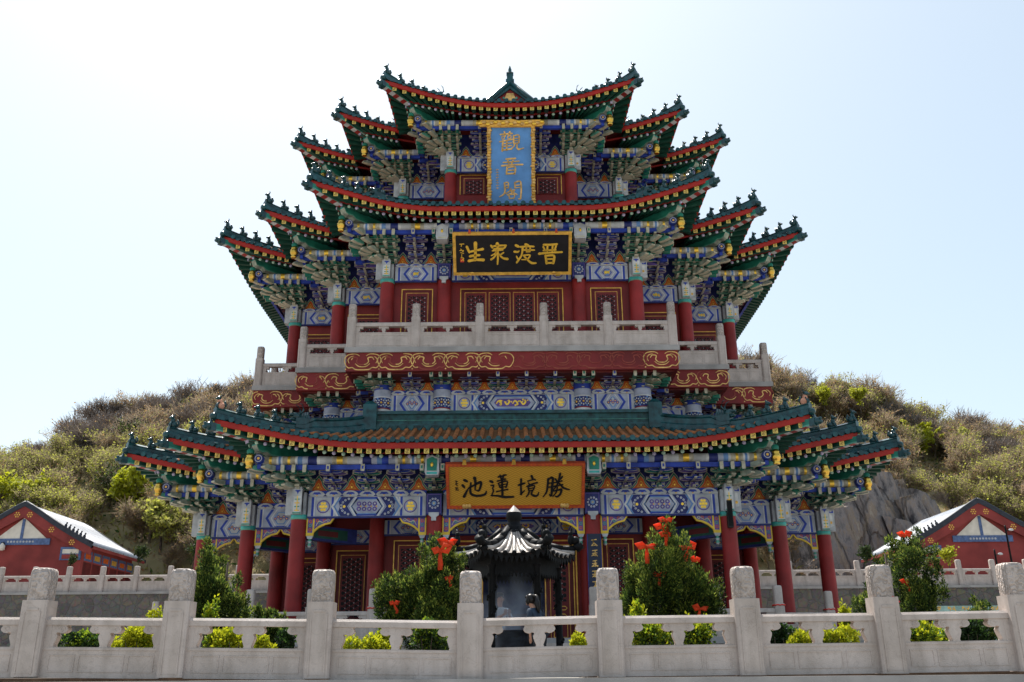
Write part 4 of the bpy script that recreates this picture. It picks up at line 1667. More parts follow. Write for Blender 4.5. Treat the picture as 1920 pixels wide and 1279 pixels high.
def storey(w, zcol0, zcap, zbeam, zfr, ztop, O, ntier, colr, bays_side, sty, cols=True, mezz=False):
    """columns from zcol0 to zcap; beam zcap..zbeam; wave moulding to zfr; brackets to ztop reaching out O"""
    H = ztop - zfr
    pmid = bracket_mesh(H, O, ntier, 'blue', 'purple').mesh('bracket_set')
    pmid2 = bracket_mesh(H, O, ntier, 'blue', 'green').mesh('bracket_set')
    pcol = bracket_mesh(H, O, ntier, 'green', 'navy', True).mesh('bracket_set')
    pcor = corner_bracket(H, O, ntier, not mezz).mesh('bracket_set')
    colm = column_mesh(colr, zcol0, zcap).mesh('column') if cols else None
    ccap = corner_capital(colr, zcap, zfr - 0.08).mesh('capital') if not mezz else None
    mcap = mid_capital(colr, zcap, zbeam + 0.05).mesh('capital') if not mezz else None
    if mezz:
        m = MB()
        r = colr * 1.12
        m.lathe([(r, zcap - 0.35), (r, zcap - 0.05), (r, zcap + 0.06), (r * 1.02, zcap + 0.10), (r, zbeam - 0.14), (r * 1.03, zbeam - 0.10), (r, zfr - 0.02), (r, zfr + 0.3)], 0, 0, ['pale', 'white', 'red', 'navy', 'white', 'grey', 'blue'], 20)
        zc = (zcap + 0.10 + zbeam - 0.14) / 2
        for k in range(5):
            a = -PI / 2 + (k - 2) * 0.82
            ca, sa = math.cos(a), math.sin(a)
            m.blob((r * ca, r * sa, zc), (0.05, 0.05, 0.05), 'gold', 6, 4)
            for q in range(8):
                b = q * PI / 4
                a2 = a + 0.12 * math.cos(b) / r
                m.blob((r * math.cos(a2), r * math.sin(a2), zc + 0.12 * math.sin(b)), (0.035, 0.035, 0.035), 'white', 5, 4)
            for q in (-1, 1):
                m.blob((r * math.cos(a + 0.41), r * math.sin(a + 0.41), zc + q * 0.15), (0.04, 0.04, 0.05), 'lblue', 5, 4)
        mzc = m.mesh('column')
    seed = int(zcap * 10)
    for q in FRONT3:
        for ei, e in enumerate(edges(w)):
            if q != 0.0:
                # on the flanks only the short returns beside the front can be seen
                vis = ei in ((3, 4) if q > 0 else (1, 2))
                if not vis:
                    continue
            for (x0, x1) in spans(w, e):
                L = x1 - x0
                xc = (x0 + x1) / 2
                r = colr + 0.02
                nb = {3: bays_side[1] if xc == 0 else bays_side[0]}.get(3) if ei == 0 else 2
                spots = [L * k / nb for k in range(nb + 1)]
                bm = beam_mesh(L - 2 * r, zbeam - zcap, seed + ei * 7, 'gold' if sty == 'gold' or (xc == 0) or (ei in (1, 3) and sty == 'mix2') else 'rose', 0.3, zfr - zbeam)
                px, py = rot2(x0 + r, -e['d'] - 0.10, q)
                bm.build('painted_beam', pav, (px, py, zcap), q)
                bb = bracket_board(L, ztop - zfr + 0.5, spots)
                px, py = rot2(x0, -e['d'] + 0.06, q)
                bb.build('bracket_board', pav, (px, py, zfr), q)
                for k in range(1, nb):
                    px, py = rot2(x0 + spots[k], -e['d'], q)
                    inst('bracket_set', pmid if k % 2 else (pmid2 if nb > 2 else pmid), pav, (px, py, zfr), q)
            if q == 0.0 and ei == 0 and w > 3.0:
                for x in (-2.65, 2.65):
                    inst('bracket_set', pcol, pav, (x, -e['d'], zfr), 0)
                    if mezz:
                        inst('column', mzc, pav, (x, -e['d'], 0), 0)
                    else:
                        c = inst('column', colm, pav, (x, -e['d'], 0), 0)
                        inst('capital', mcap, c, (0, 0, 0), 0)
    for q in (0.0, -PI / 2):
        for c in range(3):
            cx, cy = ((w, -(w + 2 * S)), (w + S, -(w + S)), (w + 2 * S, -w))[c]
            x, y = rot2(cx, cy, q)
            inst('bracket_set', pcor, pav, (x, y, zfr), q)
            if mezz:
                inst('column', mzc, pav, (x, y, 0), 0)
            else:
                o = inst('column', colm, pav, (x, y, 0), 0)
                inst('capital', ccap, o, (0, 0, 0), q)


def purlins(rf, wcol, po, seed):
    r = 0.15
    zc = rf.z0 - 0.27
    pot = gold_pot().mesh('gilded_pot')
    for q in FRONT3:
        for ei, e in enumerate(edges(wcol)):
            x0 = e['a0'] - (po + 0.40 if e['k0'] else -po)
            x1 = e['a1'] + (po + 0.40 if e['k1'] else -po)
            m = purlin_mesh(x1 - x0, r, seed)
            px, py = rot2(x0, -e['d'] - po, q)
            m.build('purlin', pav, (px, py, zc), q)
    for q in (0.0, -PI / 2):
        for c in range(3):
            cx, cy = ((wcol, -(wcol + 2 * S)), (wcol + S, -(wcol + S)), (wcol + 2 * S, -wcol))[c]
            x, y = rot2(cx + po + 0.30, cy - po - 0.30, q)
            inst('gilded_pot', pot, pav, (x, y, zc - 0.22), q)


storey(W1, 1.0, 4.97, 5.63, 5.84, 6.47, 1.12, 3, 0.27, (4, 5), 'mix')
purlins(ROOFS[0], W1, 1.12, 1)
storey(W2, 8.6, 9.22, 9.86, 10.05, 10.50, 0.85, 3, 0.30, (2, 5), 'mix', cols=False, mezz=True)
storey(W2, 11.38, 14.56, 15.15, 15.30, 16.12, 1.33, 4, 0.28, (2, 4), 'gold')
purlins(ROOFS[1], W2, 1.33, 2)
storey(W3, 18.3, 20.76, 21.43, 21.56, 22.24, 1.33, 4, 0.27, (2, 4), 'mix')
purlins(ROOFS[2], W3, 1.33, 3)

# shield-shaped heads hung below the purlin over the middle columns
for (x, y, z, m1, m2) in ((-2.65, -(W1 + 2 * S) - 1.30, 6.08, 'green', 'teal_paint'), (2.65, -(W1 + 2 * S) - 1.30, 6.08, 'green', 'teal_paint'),
                          (-2.65, -(W2 + 2 * S) - 1.52, 15.62, 'cream', 'pale'), (2.65, -(W2 + 2 * S) - 1.52, 15.62, 'cream', 'pale')):
    mb = MB()
    mb.prism([(-0.2, 0), (0.2, 0), (0.24, 0.12), (0.22, 0.55), (0.0, 0.66), (-0.22, 0.55), (-0.24, 0.12)], -0.12, 0.3, 'pale')
    mb.prism([(-0.16, 0.14), (0.16, 0.14), (0.17, 0.52), (0.0, 0.60), (-0.17, 0.52)], -0.135, -0.12, m1 if m1 == 'green' else m2)
    mb.rect(-0.17, 0.17, 0.03, 0.10, -0.124, m2 if m1 == 'green' else 'cream')
    mb.blob((0, -0.14, 0.34), (0.05, 0.03, 0.08), 'gold_bright', 8, 5)
    mb.build('beam_head', pav, (x, y, z))

# spandrels under the ground-floor beams
sp_r, sp_l = spandrel(1).mesh('spandrel'), spandrel(-1).mesh('spandrel')
for ei, e in enumerate(edges(W1)):
    for (x0, x1) in spans(W1, e):
        inst('spandrel', sp_r, pav, (x0 + 0.27, -e['d'], 4.96), 0)
        inst('spandrel', sp_l, pav, (x1 - 0.27, -e['d'], 4.96), 0)

# ------------------------------------------------------------------ walls and doors
def shell(w, z0, z1, m, skip_front=False):
    mb = MB()
    P = stepped(w)
    n = len(P)
    Q = stepped(w - 0.15)
    for i in range(n):
        j = (i + 1) % n
        if skip_front and i == n - 1:
            continue
        vs = [(*P[i], z0), (*P[j], z0), (*P[j], z1), (*P[i], z1), (*Q[i], z0), (*Q[j], z0), (*Q[j], z1), (*Q[i], z1)]
        mb.add(vs, [(0, 1, 2, 3), (5, 4, 7, 6), (3, 2, 6, 7), (1, 0, 4, 5)], m)
    return mb


d2 = W2 + 2 * S
wall = shell(W2 - 0.10, 1.0, 8.6, 'red_wall', True)
ws = W2 - 0.10
yw = -(ws + 2 * S)
for (a, b, z0, z1) in ((-ws, -1.08, 1.0, 8.6), (1.08, ws, 1.0, 8.6), (-1.08, 1.08, 4.35, 8.6)):
    wall.box(a, b, yw, yw + 0.15, z0, z1, 'red_wall')
o = wall.build('wall', pav)
o['label'] = 'ground floor wall behind the porch'
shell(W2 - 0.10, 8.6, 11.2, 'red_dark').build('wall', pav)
shell(W2 - 0.10, 11.38, 17.6, 'red_wall').build('wall', pav)
shell(W3 - 0.10, 17.6, 24.4, 'red_wall').build('wall', pav)
# dim hall behind the open middle door
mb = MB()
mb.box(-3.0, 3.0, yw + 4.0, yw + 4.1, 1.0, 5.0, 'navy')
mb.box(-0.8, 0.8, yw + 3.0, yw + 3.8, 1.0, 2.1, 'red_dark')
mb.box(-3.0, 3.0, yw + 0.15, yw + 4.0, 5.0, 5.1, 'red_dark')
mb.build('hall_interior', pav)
# porch ceiling and the floor slabs
mb = MB()
mb.zprism(stepped(W1 - 0.2), 5.80, 5.90, 'dgreen')
mb.build('porch_ceiling', pav)
# inner beams over the porch wall
for ei, e in enumerate(edges(W2)):
    for (x0, x1) in spans(W2, e):
        bm = beam_mesh(x1 - x0 - 0.5, 0.50, 5 + ei, 'gold' if x0 < 0 < x1 else 'rose', 0.1, 0)
        bm.build('painted_beam', pav, (x0 + 0.25, -e['d'] - 0.02, 4.70), 0)
icol = column_mesh(0.28, 1.0, 5.8).mesh('column')
for x in (-W2, -2.65, 2.65, W2):
    inst('column', icol, pav, (x, -d2, 0), 0)
for sx in (-1, 1):
    inst('column', icol, pav, (sx * (W2 + S), -(W2 + S), 0), 0)
    inst('column', icol, pav, (sx * (W2 + 2 * S), -W2, 0), 0)
# tie beams across the porch
tb = MB()
tb.box(-0.12, 0.12, 0, 2.3, -0.5, 0, 'navy')
tb.box(-0.13, 0.13, 0.35, 1.9, -0.42, -0.08, 'dgreen')
tb.box(-0.14, 0.14, 0.7, 1.5, -0.34, -0.16, 'red_dark')
tbm = tb.mesh('tie_beam')
for x in (-2.65, 2.65):
    inst('tie_beam', tbm, pav, (x, -(W1 + 2 * S), 4.9), 0)
for sx in (-1, 1):
    inst('tie_beam', tbm, pav, (sx * W1, -(W1 + 2 * S), 4.75), sx * R(45))
    inst('tie_beam', tbm, pav, (sx * (W1 + S), -(W1 + S), 4.75), sx * R(45))

# ground floor doors
dm = door_mesh(1.15, 1.02, 4.50, 1, 0.60).mesh('lattice_door')
for x in (-3.72, 3.72):
    inst('lattice_door', dm, pav, (x, yw, 0), 0)
dm = door_mesh(1.05, 1.02, 4.30, 1, 0.60).mesh('lattice_door')
for x in (-1.62, 1.62):
    inst('lattice_door', dm, pav, (x, yw, 0), 0)
fr = MB()
for a, b, c, d in ((-2.25, 2.25, 4.42, 4.47), (-2.25, -2.20, 1.0, 4.42), (2.20, 2.25, 1.0, 4.42)):
    fr.box(a, b, yw - 0.04, yw + 0.001, c, d, 'gold')
fr.build('door_frame', pav)
dm = door_mesh(1.30, 1.02, 4.45, 1, 0.72).mesh('lattice_door')
for sx in (-1, 1):
    inst('lattice_door', dm, pav, (sx * (W2 + S * 0.52), -(ws + S), 0), 0)
    inst('lattice_door', dm, pav, (sx * (W2 + S * 1.52), -ws, 0), 0)
# second storey doors and windows
dm = door_mesh(4.05, 11.40, 14.28, 4, 0.62)
dm.build('lattice_door', pav, (0, yw, 0))
dm = door_mesh(1.24, 11.40, 14.28, 1, 0.62).mesh('lattice_door')
for x in (-3.72, 3.72):
    inst('lattice_door', dm, pav, (x, yw, 0), 0)
dm = door_mesh(1.55, 11.40, 14.15, 1, 0.62).mesh('lattice_door')
for sx in (-1, 1):
    inst('lattice_door', dm, pav, (sx * (W2 + S * 0.5), -(ws + S), 0), 0)
    inst('lattice_door', dm, pav, (sx * (W2 + S * 1.5), -ws, 0), 0)
mb = MB()
mb.lathe([(0.29, 11.38), (0.275, 14.5)], 0, 0, 'red', 16)
# top storey windows
dm = door_mesh(1.25, 19.72, 20.70, 1, 0.98).mesh('lattice_window')
yw3 = -(W3 - 0.10 + 2 * S)
for x in (-1.62, 1.62):
    inst('lattice_window', dm, pav, (x, yw3, 0), 0)

# ------------------------------------------------------------------ balcony
mb = MB()
mb.zprism(stepped(WB), 11.18, 11.38, 'stone_slab')
mb.build('balcony_slab', pav)
mb = MB()
mb.zprism(stepped(WB - 0.07), 10.46, 11.18, 'red_wall')


def ruyi(mb, x, z, w, h, y, rr, m='gold_leaf'):
    """one gilded ruyi cloud: a scalloped lower line, two curling ends and an arching top line"""
    def st(pts, wid, keep):
        pts = [(x + a * w, z + b * h) for a, b in pts]
        if rr.random() < keep:
            # the leaf has flaked: part of the line stays bright, part shows the worn ground
            P, Wd_ = smooth_line(pts, wid, 4)
            cut = rr.randint(3, max(4, len(P) - 3)) if rr.random() < 0.4 else len(P)
            mb.ribbon(P[:cut + 1], Wd_[:cut + 1], y - 0.012, y, m, sub=1)
            if cut < len(P) - 2:
                mb.ribbon(P[cut:], Wd_[cut:], y - 0.010, y, 'worn_gilt', sub=1)
    k = 0.93
    w0 = 0.036
    st([(-0.50, 0.30), (-0.42, 0.14), (-0.30, 0.16), (-0.20, 0.04), (0.0, 0.02), (0.20, 0.04), (0.30, 0.16), (0.42, 0.14), (0.50, 0.30)], [w0 * 0.7, w0, w0, w0 * 1.2, w0 * 1.3, w0 * 1.2, w0, w0, w0 * 0.7], k)
    for s in (-1, 1):
        st([(s * 0.50, 0.30), (s * 0.55, 0.62), (s * 0.45, 0.92), (s * 0.22, 0.98), (s * 0.10, 0.86)], [w0 * 0.9, w0, w0, w0, w0 * 0.5], k)
        st([(s * 0.34, 0.62), (s * 0.28, 0.78), (s * 0.16, 0.74), (s * 0.18, 0.52), (s * 0.10, 0.36), (0, 0.34)], [w0 * 0.6, w0 * 1.1, w0 * 1.2, w0 * 1.1, w0, w0], k)
    st([(-0.22, 0.40), (-0.12, 0.24), (0.0, 0.20), (0.12, 0.24), (0.22, 0.40)], [w0 * 0.5, w0 * 0.9, w0, w0 * 0.9, w0 * 0.5], k)
    for s in (-1, 1):
        st([(s * 0.40, 0.42), (s * 0.44, 0.62), (s * 0.37, 0.80), (s * 0.26, 0.86)], [w0 * 0.5, w0 * 0.8, w0 * 0.8, w0 * 0.4], k)
    mb.ring(x - 0.5 * w, z + 0.06 * h, 0.028, y - 0.006, m, 6)


fx = random.Random(3)
for e in edges(WB - 0.07):
    L = e['a1'] - e['a0']
    n = max(2, round(L / 1.18))
    for i in range(n):
        x = e['a0'] + L * (i + 0.5) / n
        # the gilding right of the middle has worn off
        worn = (e['d'] > WB + 2 * S - 0.2 and 0.3 < x < 4.6)
        ruyi(mb, x, 10.50, L / n, 0.64, -e['d'] - 0.002, fx, 'worn_gilt' if worn and fx.random() < 0.8 else 'gold_leaf')
mb.build('balcony_fascia', pav)
# raking red underside between the fascia and the brackets
mb = MB()
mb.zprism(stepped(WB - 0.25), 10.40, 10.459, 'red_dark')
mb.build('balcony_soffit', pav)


# ------------------------------------------------------------------ stone balustrades
def post_mesh(h, w, hw, split, carved=True, zb=0.0):
    """square shaft, neck and a carved drum head with a domed top"""
    mb = MB()
    c = 0.03
    oct_ = lambda a: [(-a, -a + c), (-a + c, -a), (a - c, -a), (a, -a + c), (a, a - c), (a - c, a), (-a + c, a), (-a, a - c)]
    mb.zprism(oct_(w / 2), zb, split, 'stone')
    mb.rect(-w * 0.30, w * 0.30, zb + 0.05, split - 0.14, -w / 2 - 0.004, 'stone')
    for (x0, x1, z0, z1) in ((-w * 0.33, -w * 0.28, zb + 0.04, split - 0.18), (w * 0.28, w * 0.33, zb + 0.04, split - 0.18), (-w * 0.22, w * 0.22, split - 0.16, split - 0.13)):
        mb.box(x0, x1, -w / 2 - 0.014, -w / 2 + 0.01, z0, z1, 'stone')
    r = hw / 2
    pr = [(r * 0.97, split - 0.002), (r * 0.99, split + 0.03), (r, h - 0.13), (r * 0.985, h - 0.075), (r * 0.94, h - 0.035), (r * 0.84, h - 0.010), (r * 0.62, h)]
    # rounded-square drum
    vs, fs = [], []
    n = 20
    for (rad, z) in pr:
        for i in range(n):
            a = 2 * PI * i / n
            ca, sa = math.cos(a), math.sin(a)
            k = 1.0 / (abs(ca) ** 4 + abs(sa) ** 4) ** 0.25
            vs.append((rad * k * ca, rad * k * sa, z))
    for k in range(len(pr) - 1):
        for i in range(n):
            j = (i + 1) % n
            fs.append((k * n + i, k * n + j, (k + 1) * n + j, (k + 1) * n + i))
    fs.append(tuple((len(pr) - 1) * n + i for i in range(n)))
    mb.add(vs, fs, 'stone_carved' if carved else 'stone', True)
    return mb


def panel_mesh(L, zp, zo, zr, t=0.16, zb=0.0):
    """lower slab with raised frames up to zp, an open band to zo, handrail to zr; x 0..L"""
    mb = MB()
    mb.box(0, L, -t / 2, t / 2, zb, zp, 'stone')
    y = -t / 2
    m = 0.10
    for (x0, x1) in ((0.12, L * 0.28), (L * 0.31, L * 0.69), (L * 0.72, L - 0.12)):
        for a, b, c, d in ((x0, x1, zp - 0.13, zp - 0.115), (x0, x1, zb + 0.09, zb + 0.105), (x0, x0 + 0.015, zb + 0.105, zp - 0.13), (x1 - 0.015, x1, zb + 0.105, zp - 0.13)):
            mb.box(a, b, y - 0.010, y, c, d, 'stone')
    mb.box(0, L, y - 0.012, y, zp - 0.045, zp - 0.012, 'stone')
    # handrail, chamfered
    q = t / 2 + 0.02
    pr = [(-q, zo), (q, zo), (q, zr - 0.04), (q - 0.035, zr), (-q + 0.035, zr), (-q, zr - 0.04)]
    vs = [(0, a, b) for a, b in pr] + [(L, a, b) for a, b in pr]
    n = len(pr)
    mb.add(vs, [tuple(range(n - 1, -1, -1)), tuple(range(n, 2 * n))] + [(i, (i + 1) % n, (i + 1) % n + n, i + n) for i in range(n)], 'stone')
    # end stiles
    ew = 0.10
    mb.box(0, ew, -t / 2, t / 2, zp, zo, 'stone')
    mb.box(L - ew, L, -t / 2, t / 2, zp, zo, 'stone')
    return mb


def vase_piece(H, half, sx=1):
    """lotus vase under a cloud scroll, between slab (z=0) and rail (z=H); half pieces hug the end stiles"""
    mb = MB()
    p = H
    prof = [(0.064, 0.0), (0.064, 0.05), (0.056, 0.08), (0.078, 0.24), (0.098, 0.40), (0.102, 0.51), (0.088, 0.57), (0.082, 0.64), (0.12, 0.665), (0.155, 0.615), (0.20, 0.635), (0.24, 0.70), (0.258, 0.78), (0.25, 0.87), (0.232, 0.93), (0.245, 1.0)]
    k = 1.0 / 0.34 * p
    prof = [(a * max(0.75, min(1.0, k)), b * p) for a, b in prof]
    if half:
        poly = [(0, 0)] + [(sx * a, b) for a, b in prof] + [(0, p)]
    else:
        poly = [(a, b) for a, b in prof] + [(-a, b) for a, b in prof[::-1]]
    mb.prism(poly, -0.075, 0.075, 'stone')
    # engraved scroll on the cloud
    for s in ((sx,) if half else (-1, 1)):
        c = (s * 0.17 * max(0.75, min(1, k)), 0.80 * p)
        r = 0.13 * p
        mb.ribbon([(c[0] + r * math.cos(a) * (1 - a / 9), c[1] + r * math.sin(a) * (1 - a / 9)) for a in [j * 0.9 for j in range(7)]], 0.016, -0.083, -0.074, 'stone', sub=2)
    return mb


def balustrade_run(parent, xs, y_of, z_of, h, w, hw, split, zp, zo, zr, q=0.0, posts=None, panels=True, vases=1, carved=True):
    """xs: post positions along x; posts and panels become children of parent"""
    pm = {}
    for i, x in enumerate(xs):
        if posts is None or i in posts:
            if 'p' not in pm:
                pm['p'] = post_mesh(h, w, hw, split, carved).mesh('post')
            px, py = rot2(x, y_of, q)
            inst('post', pm['p'], parent, (px, py, z_of[i] if isinstance(z_of, (list, tuple)) else z_of), q)
    if not panels:
        return
    for i in range(len(xs) - 1):
        L = xs[i + 1] - xs[i] - w * 0.9
        za = z_of[i] if isinstance(z_of, (list, tuple)) else z_of
        zb = z_of[i + 1] if isinstance(z_of, (list, tuple)) else z_of
        px, py = rot2(xs[i] + w * 0.45, y_of, q)
        o = inst('panel', panel_mesh(L, zp, zo, zr).mesh('panel'), parent, (px, py, (za + zb) / 2), q)
        o.rotation_euler = (0, -math.atan2(zb - za, L), q)
        H = zo - zp
        inst('cloud_vase', vase_piece(H + 0.004, True, 1).mesh('cloud_vase'), o, (0.098, 0, zp - 0.002))
        inst('cloud_vase', vase_piece(H + 0.004, True, -1).mesh('cloud_vase'), o, (L - 0.098, 0, zp - 0.002))
        for k in range(vases):
            inst('cloud_vase', vase_piece(H + 0.004, False).mesh('cloud_vase'), o, (L * (k + 1) / (vases + 1), 0, zp - 0.002))


bal = thing('balcony_balustrade', None, None, (0, 0, 0), parent=pav)
yb = -(WB + 2 * S) + 0.2
args = dict(h=1.77, w=0.32, hw=0.29, split=1.22, zp=0.62, zo=0.86, zr=1.02)
a_ = WB - 0.2
balustrade_run(bal, [-a_, -a_ * 0.6, -a_ * 0.2, a_ * 0.2, a_ * 0.6, a_], yb, 11.38, **args)
for q, sx in ((0.0, 1), (0.0, -1)):
    for k in (1, 2):
        xa, xb = sorted((sx * (a_ + (k - 1) * S), sx * (a_ + k * S)))
        y = -(a_ + (2 - k) * S)
        balustrade_run(bal, [xa, xb], y, 11.38, posts=[1] if sx > 0 else [0], q=0.0, **args)
for q, sx in ((PI / 2, -1), (-PI / 2, 1)):
    # returns running back from each projecting corner
    for k in (1, 2):
        xa, xb = sorted((sx * (a_ + (k - 1) * S), sx * (a_ + k * S)))
        y = -(a_ + (2 - k) * S)
        balustrade_run(bal, [xa, xb], y, 11.38, posts=[], q=q, **args)
    balustrade_run(bal, [-a_, -a_ * 0.6, -a_ * 0.2, a_ * 0.2, a_ * 0.6, a_], yb, 11.38, posts=[1, 2, 3, 4], q=q, **args)

# ------------------------------------------------------------------ stone platform of the pavilion
mb = MB()
PW = 8.5
mb.zprism(stepped(PW), 0.80, 1.0, 'stone_slab')
mb.zprism(stepped(PW - 0.08), -0.08, 0.80, 'stone')
mb.build('platform', pav)
mb = MB()
for k in range(6):
    mb.box(-2.2, 2.2, -(PW + 2 * S) - 0.34 * (k + 1), -(PW + 2 * S) - 0.34 * k, -0.08, 0.84 - 0.165 * k, 'stone')
for sx in (-1, 1):
    mb.prism([(0, 0), (1, 0), (1, 1), (0, 1)], 0, 0, 'stone') if False else None
    vs = [(sx * a, -(PW + 2 * S) - b, c) for a in (2.2, 2.5) for b, c in ((0, -0.08), (2.15, -0.08), (2.15, 0.10), (0, 0.98))]
    f = [(0, 1, 2, 3), (7, 6, 5, 4), (3, 2, 6, 7), (2, 1, 5, 6), (1, 0, 4, 5)]
    mb.add(vs, f if sx < 0 else [x[::-1] for x in f], 'stone')
mb.build('stair', pav)
pbal = thing('terrace_balustrade', None, None, (0, 0, 0), parent=pav)
args = dict(h=1.53, w=0.30, hw=0.27, split=0.98, zp=0.46, zo=0.72, zr=0.84, carved=False)
a_ = PW - 0.2
yb = -(a_ + 2 * S)
for sx in (-1, 1):
    xs = sorted([sx * a_, sx * 6.37, sx * 4.43, sx * 2.5])
    balustrade_run(pbal, xs, yb, 1.0, **args)
    for k in (1, 2):
        xa, xb = sorted((sx * (a_ + (k - 1) * S), sx * (a_ + k * S)))
        balustrade_run(pbal, [xa, xb], -(a_ + (2 - k) * S), 1.0, posts=[1] if sx > 0 else [0], **args)
    q = sx * PI / 2
    for k in (1, 2):
        xa, xb = sorted((-sx * (a_ + (k - 1) * S), -sx * (a_ + k * S)))
        balustrade_run(pbal, [xa, xb], -(a_ + (2 - k) * S), 1.0, posts=[], q=q, **args)

# ------------------------------------------------------------------ plaques
def plaque(name, label, cx, ytop, ybot, dtop, dbot, wpx, board, frame, fw, chars, zoom, char_mat, extra=None, thick=1.18):
    T, B = at(cx, ytop, dtop), at(cx, ybot, dbot)
    mid = (T + B) / 2
    v = T - B
    Hh = v.length
    ang = math.atan2(-v.y, v.z)
    c, s = math.cos(R(PITCH)), math.sin(R(PITCH))
    Wd = wpx * (c * mid.y + s * mid.z) / FPX
    root = thing(name, label, 'plaque', mid)
    root.rotation_euler = (ang, 0, 0)
    m = MB()
    m.box(-Wd / 2 + fw * 0.6, Wd / 2 - fw * 0.6, -0.03, 0.06, -Hh / 2 + fw * 0.6, Hh / 2 - fw * 0.6, board)
    m.build('board', root)
    m = MB()
    for a, b, c_, d in ((-Wd / 2, Wd / 2, Hh / 2 - fw, Hh / 2), (-Wd / 2, Wd / 2, -Hh / 2, -Hh / 2 + fw), (-Wd / 2, -Wd / 2 + fw, -Hh / 2 + fw, Hh / 2 - fw), (Wd / 2 - fw, Wd / 2, -Hh / 2 + fw, Hh / 2 - fw)):
        m.box(a, b, -0.075, 0.08, c_, d, frame)
    if extra:
        extra(m, Wd, Hh, fw)
    m.build('frame', root)
    zx, zy, zw, zh = zoom                      # centre and size of the plaque in the tracing's own units
    kx, kz = Wd / zw, Hh / zh
    for nm, strokes in chars:
        m = MB()
        for st in strokes:
            pts, wid = st
            wid = [w * kx * thick for w in (wid if isinstance(wid, (list, tuple)) else [wid])]
            P = [((x - zx) * kx, -(z - zy) * kz) for x, z in pts]
            m.ribbon(P, wid, -0.052, -0.03, char_mat)
            for p, w in ((P[0], wid[0]), (P[-1], wid[min(len(P), len(wid)) - 1])):
                m.ring(p[0], p[1], w * 0.46, -0.0505, char_mat, 8)
        m.build(nm, root)
    return root


C = 'character'
p1 = [(C, [([(270, 300), (305, 318)], [34, 28]), ([(245, 365), (268, 395)], [30, 24]), ([(262, 515), (285, 470), (325, 400)], [34, 26, 12]),
           ([(335, 400), (400, 365), (480, 330), (484, 375), (455, 440), (420, 430)], [22, 20, 34, 26, 22, 10]), ([(405, 270), (414, 330), (408, 430)], [38, 28, 14]),
           ([(355, 335), (345, 440), (360, 485), (420, 505), (500, 500), (545, 480), (557, 440)], [20, 26, 28, 26, 28, 24, 8])]),
      (C, [([(610, 315), (640, 330)], 28), ([(615, 372), (655, 372), (640, 410), (650, 440), (625, 500)], [14, 18, 16, 18, 14]), ([(615, 505), (700, 508), (800, 525), (915, 522)], [14, 22, 30, 22]),
           ([(712, 265), (770, 252), (820, 238)], 18), ([(738, 238), (752, 285)], 17), ([(792, 235), (775, 282)], 18), ([(700, 318), (812, 290)], 17), ([(715, 345), (735, 398)], 17),
           ([(722, 342), (830, 318), (816, 400)], [15, 18, 18]), ([(735, 370), (815, 356)], 13), ([(738, 400), (818, 388)], 13), ([(688, 455), (770, 437), (842, 425)], 16), ([(764, 280), (767, 500)], [22, 28])]),
      (C, [([(978, 372), (1062, 345)], 22), ([(1015, 292), (1012, 400), (1015, 490)], [24, 20, 26]), ([(1008, 490), (1062, 440)], [22, 10]), ([(1150, 250), (1166, 290)], 26),
           ([(1100, 322), (1180, 300), (1204, 308)], 16), ([(1110, 340), (1126, 368)], 15), ([(1085, 390), (1150, 360), (1228, 340)], [14, 16, 20]), ([(1105, 395), (1116, 446)], 18),
           ([(1108, 393), (1187, 376), (1176, 432)], 16), ([(1115, 420), (1176, 408)], 12), ([(1118, 447), (1176, 436)], 13), ([(1122, 450), (1105, 495), (1078, 526)], [20, 18, 8]),
           ([(1165, 440), (1150, 490), (1190, 513), (1230, 505), (1247, 462)], [18, 22, 26, 22, 8])]),
      (C, [([(1370, 290), (1360, 400), (1345, 470), (1302, 527)], [26, 24, 20, 10]), ([(1375, 298), (1428, 280), (1422, 400), (1410, 512), (1385, 492)], [20, 28, 30, 26, 12]),
           ([(1375, 352), (1418, 345)], 15), ([(1368, 404), (1415, 396)], 15), ([(1460, 292), (1482, 320)], 20), ([(1556, 262), (1530, 300)], 18), ([(1450, 345), (1552, 320)], 17), ([(1440, 392), (1562, 368)], 18),
           ([(1525, 225), (1500, 340), (1438, 442)], [26, 22, 10]), ([(1515, 350), (1570, 410), (1652, 435)], [16, 24, 14]), ([(1440, 452), (1500, 440), (1542, 430), (1530, 490), (1490, 525), (1460, 515)], [16, 18, 26, 24, 22, 10]),
           ([(1490, 400), (1480, 460), (1430, 527)], [18, 18, 8])]),
      ('signature', [([(150, 312), (182, 316)], 8), ([(168, 318), (158, 350)], 7), ([(150, 352), (186, 346)], 8), ([(162, 360), (178, 375)], 7), ([(148, 402), (186, 402)], 9), ([(160, 392), (170, 432)], 8), ([(150, 428), (194, 430)], 8)])]


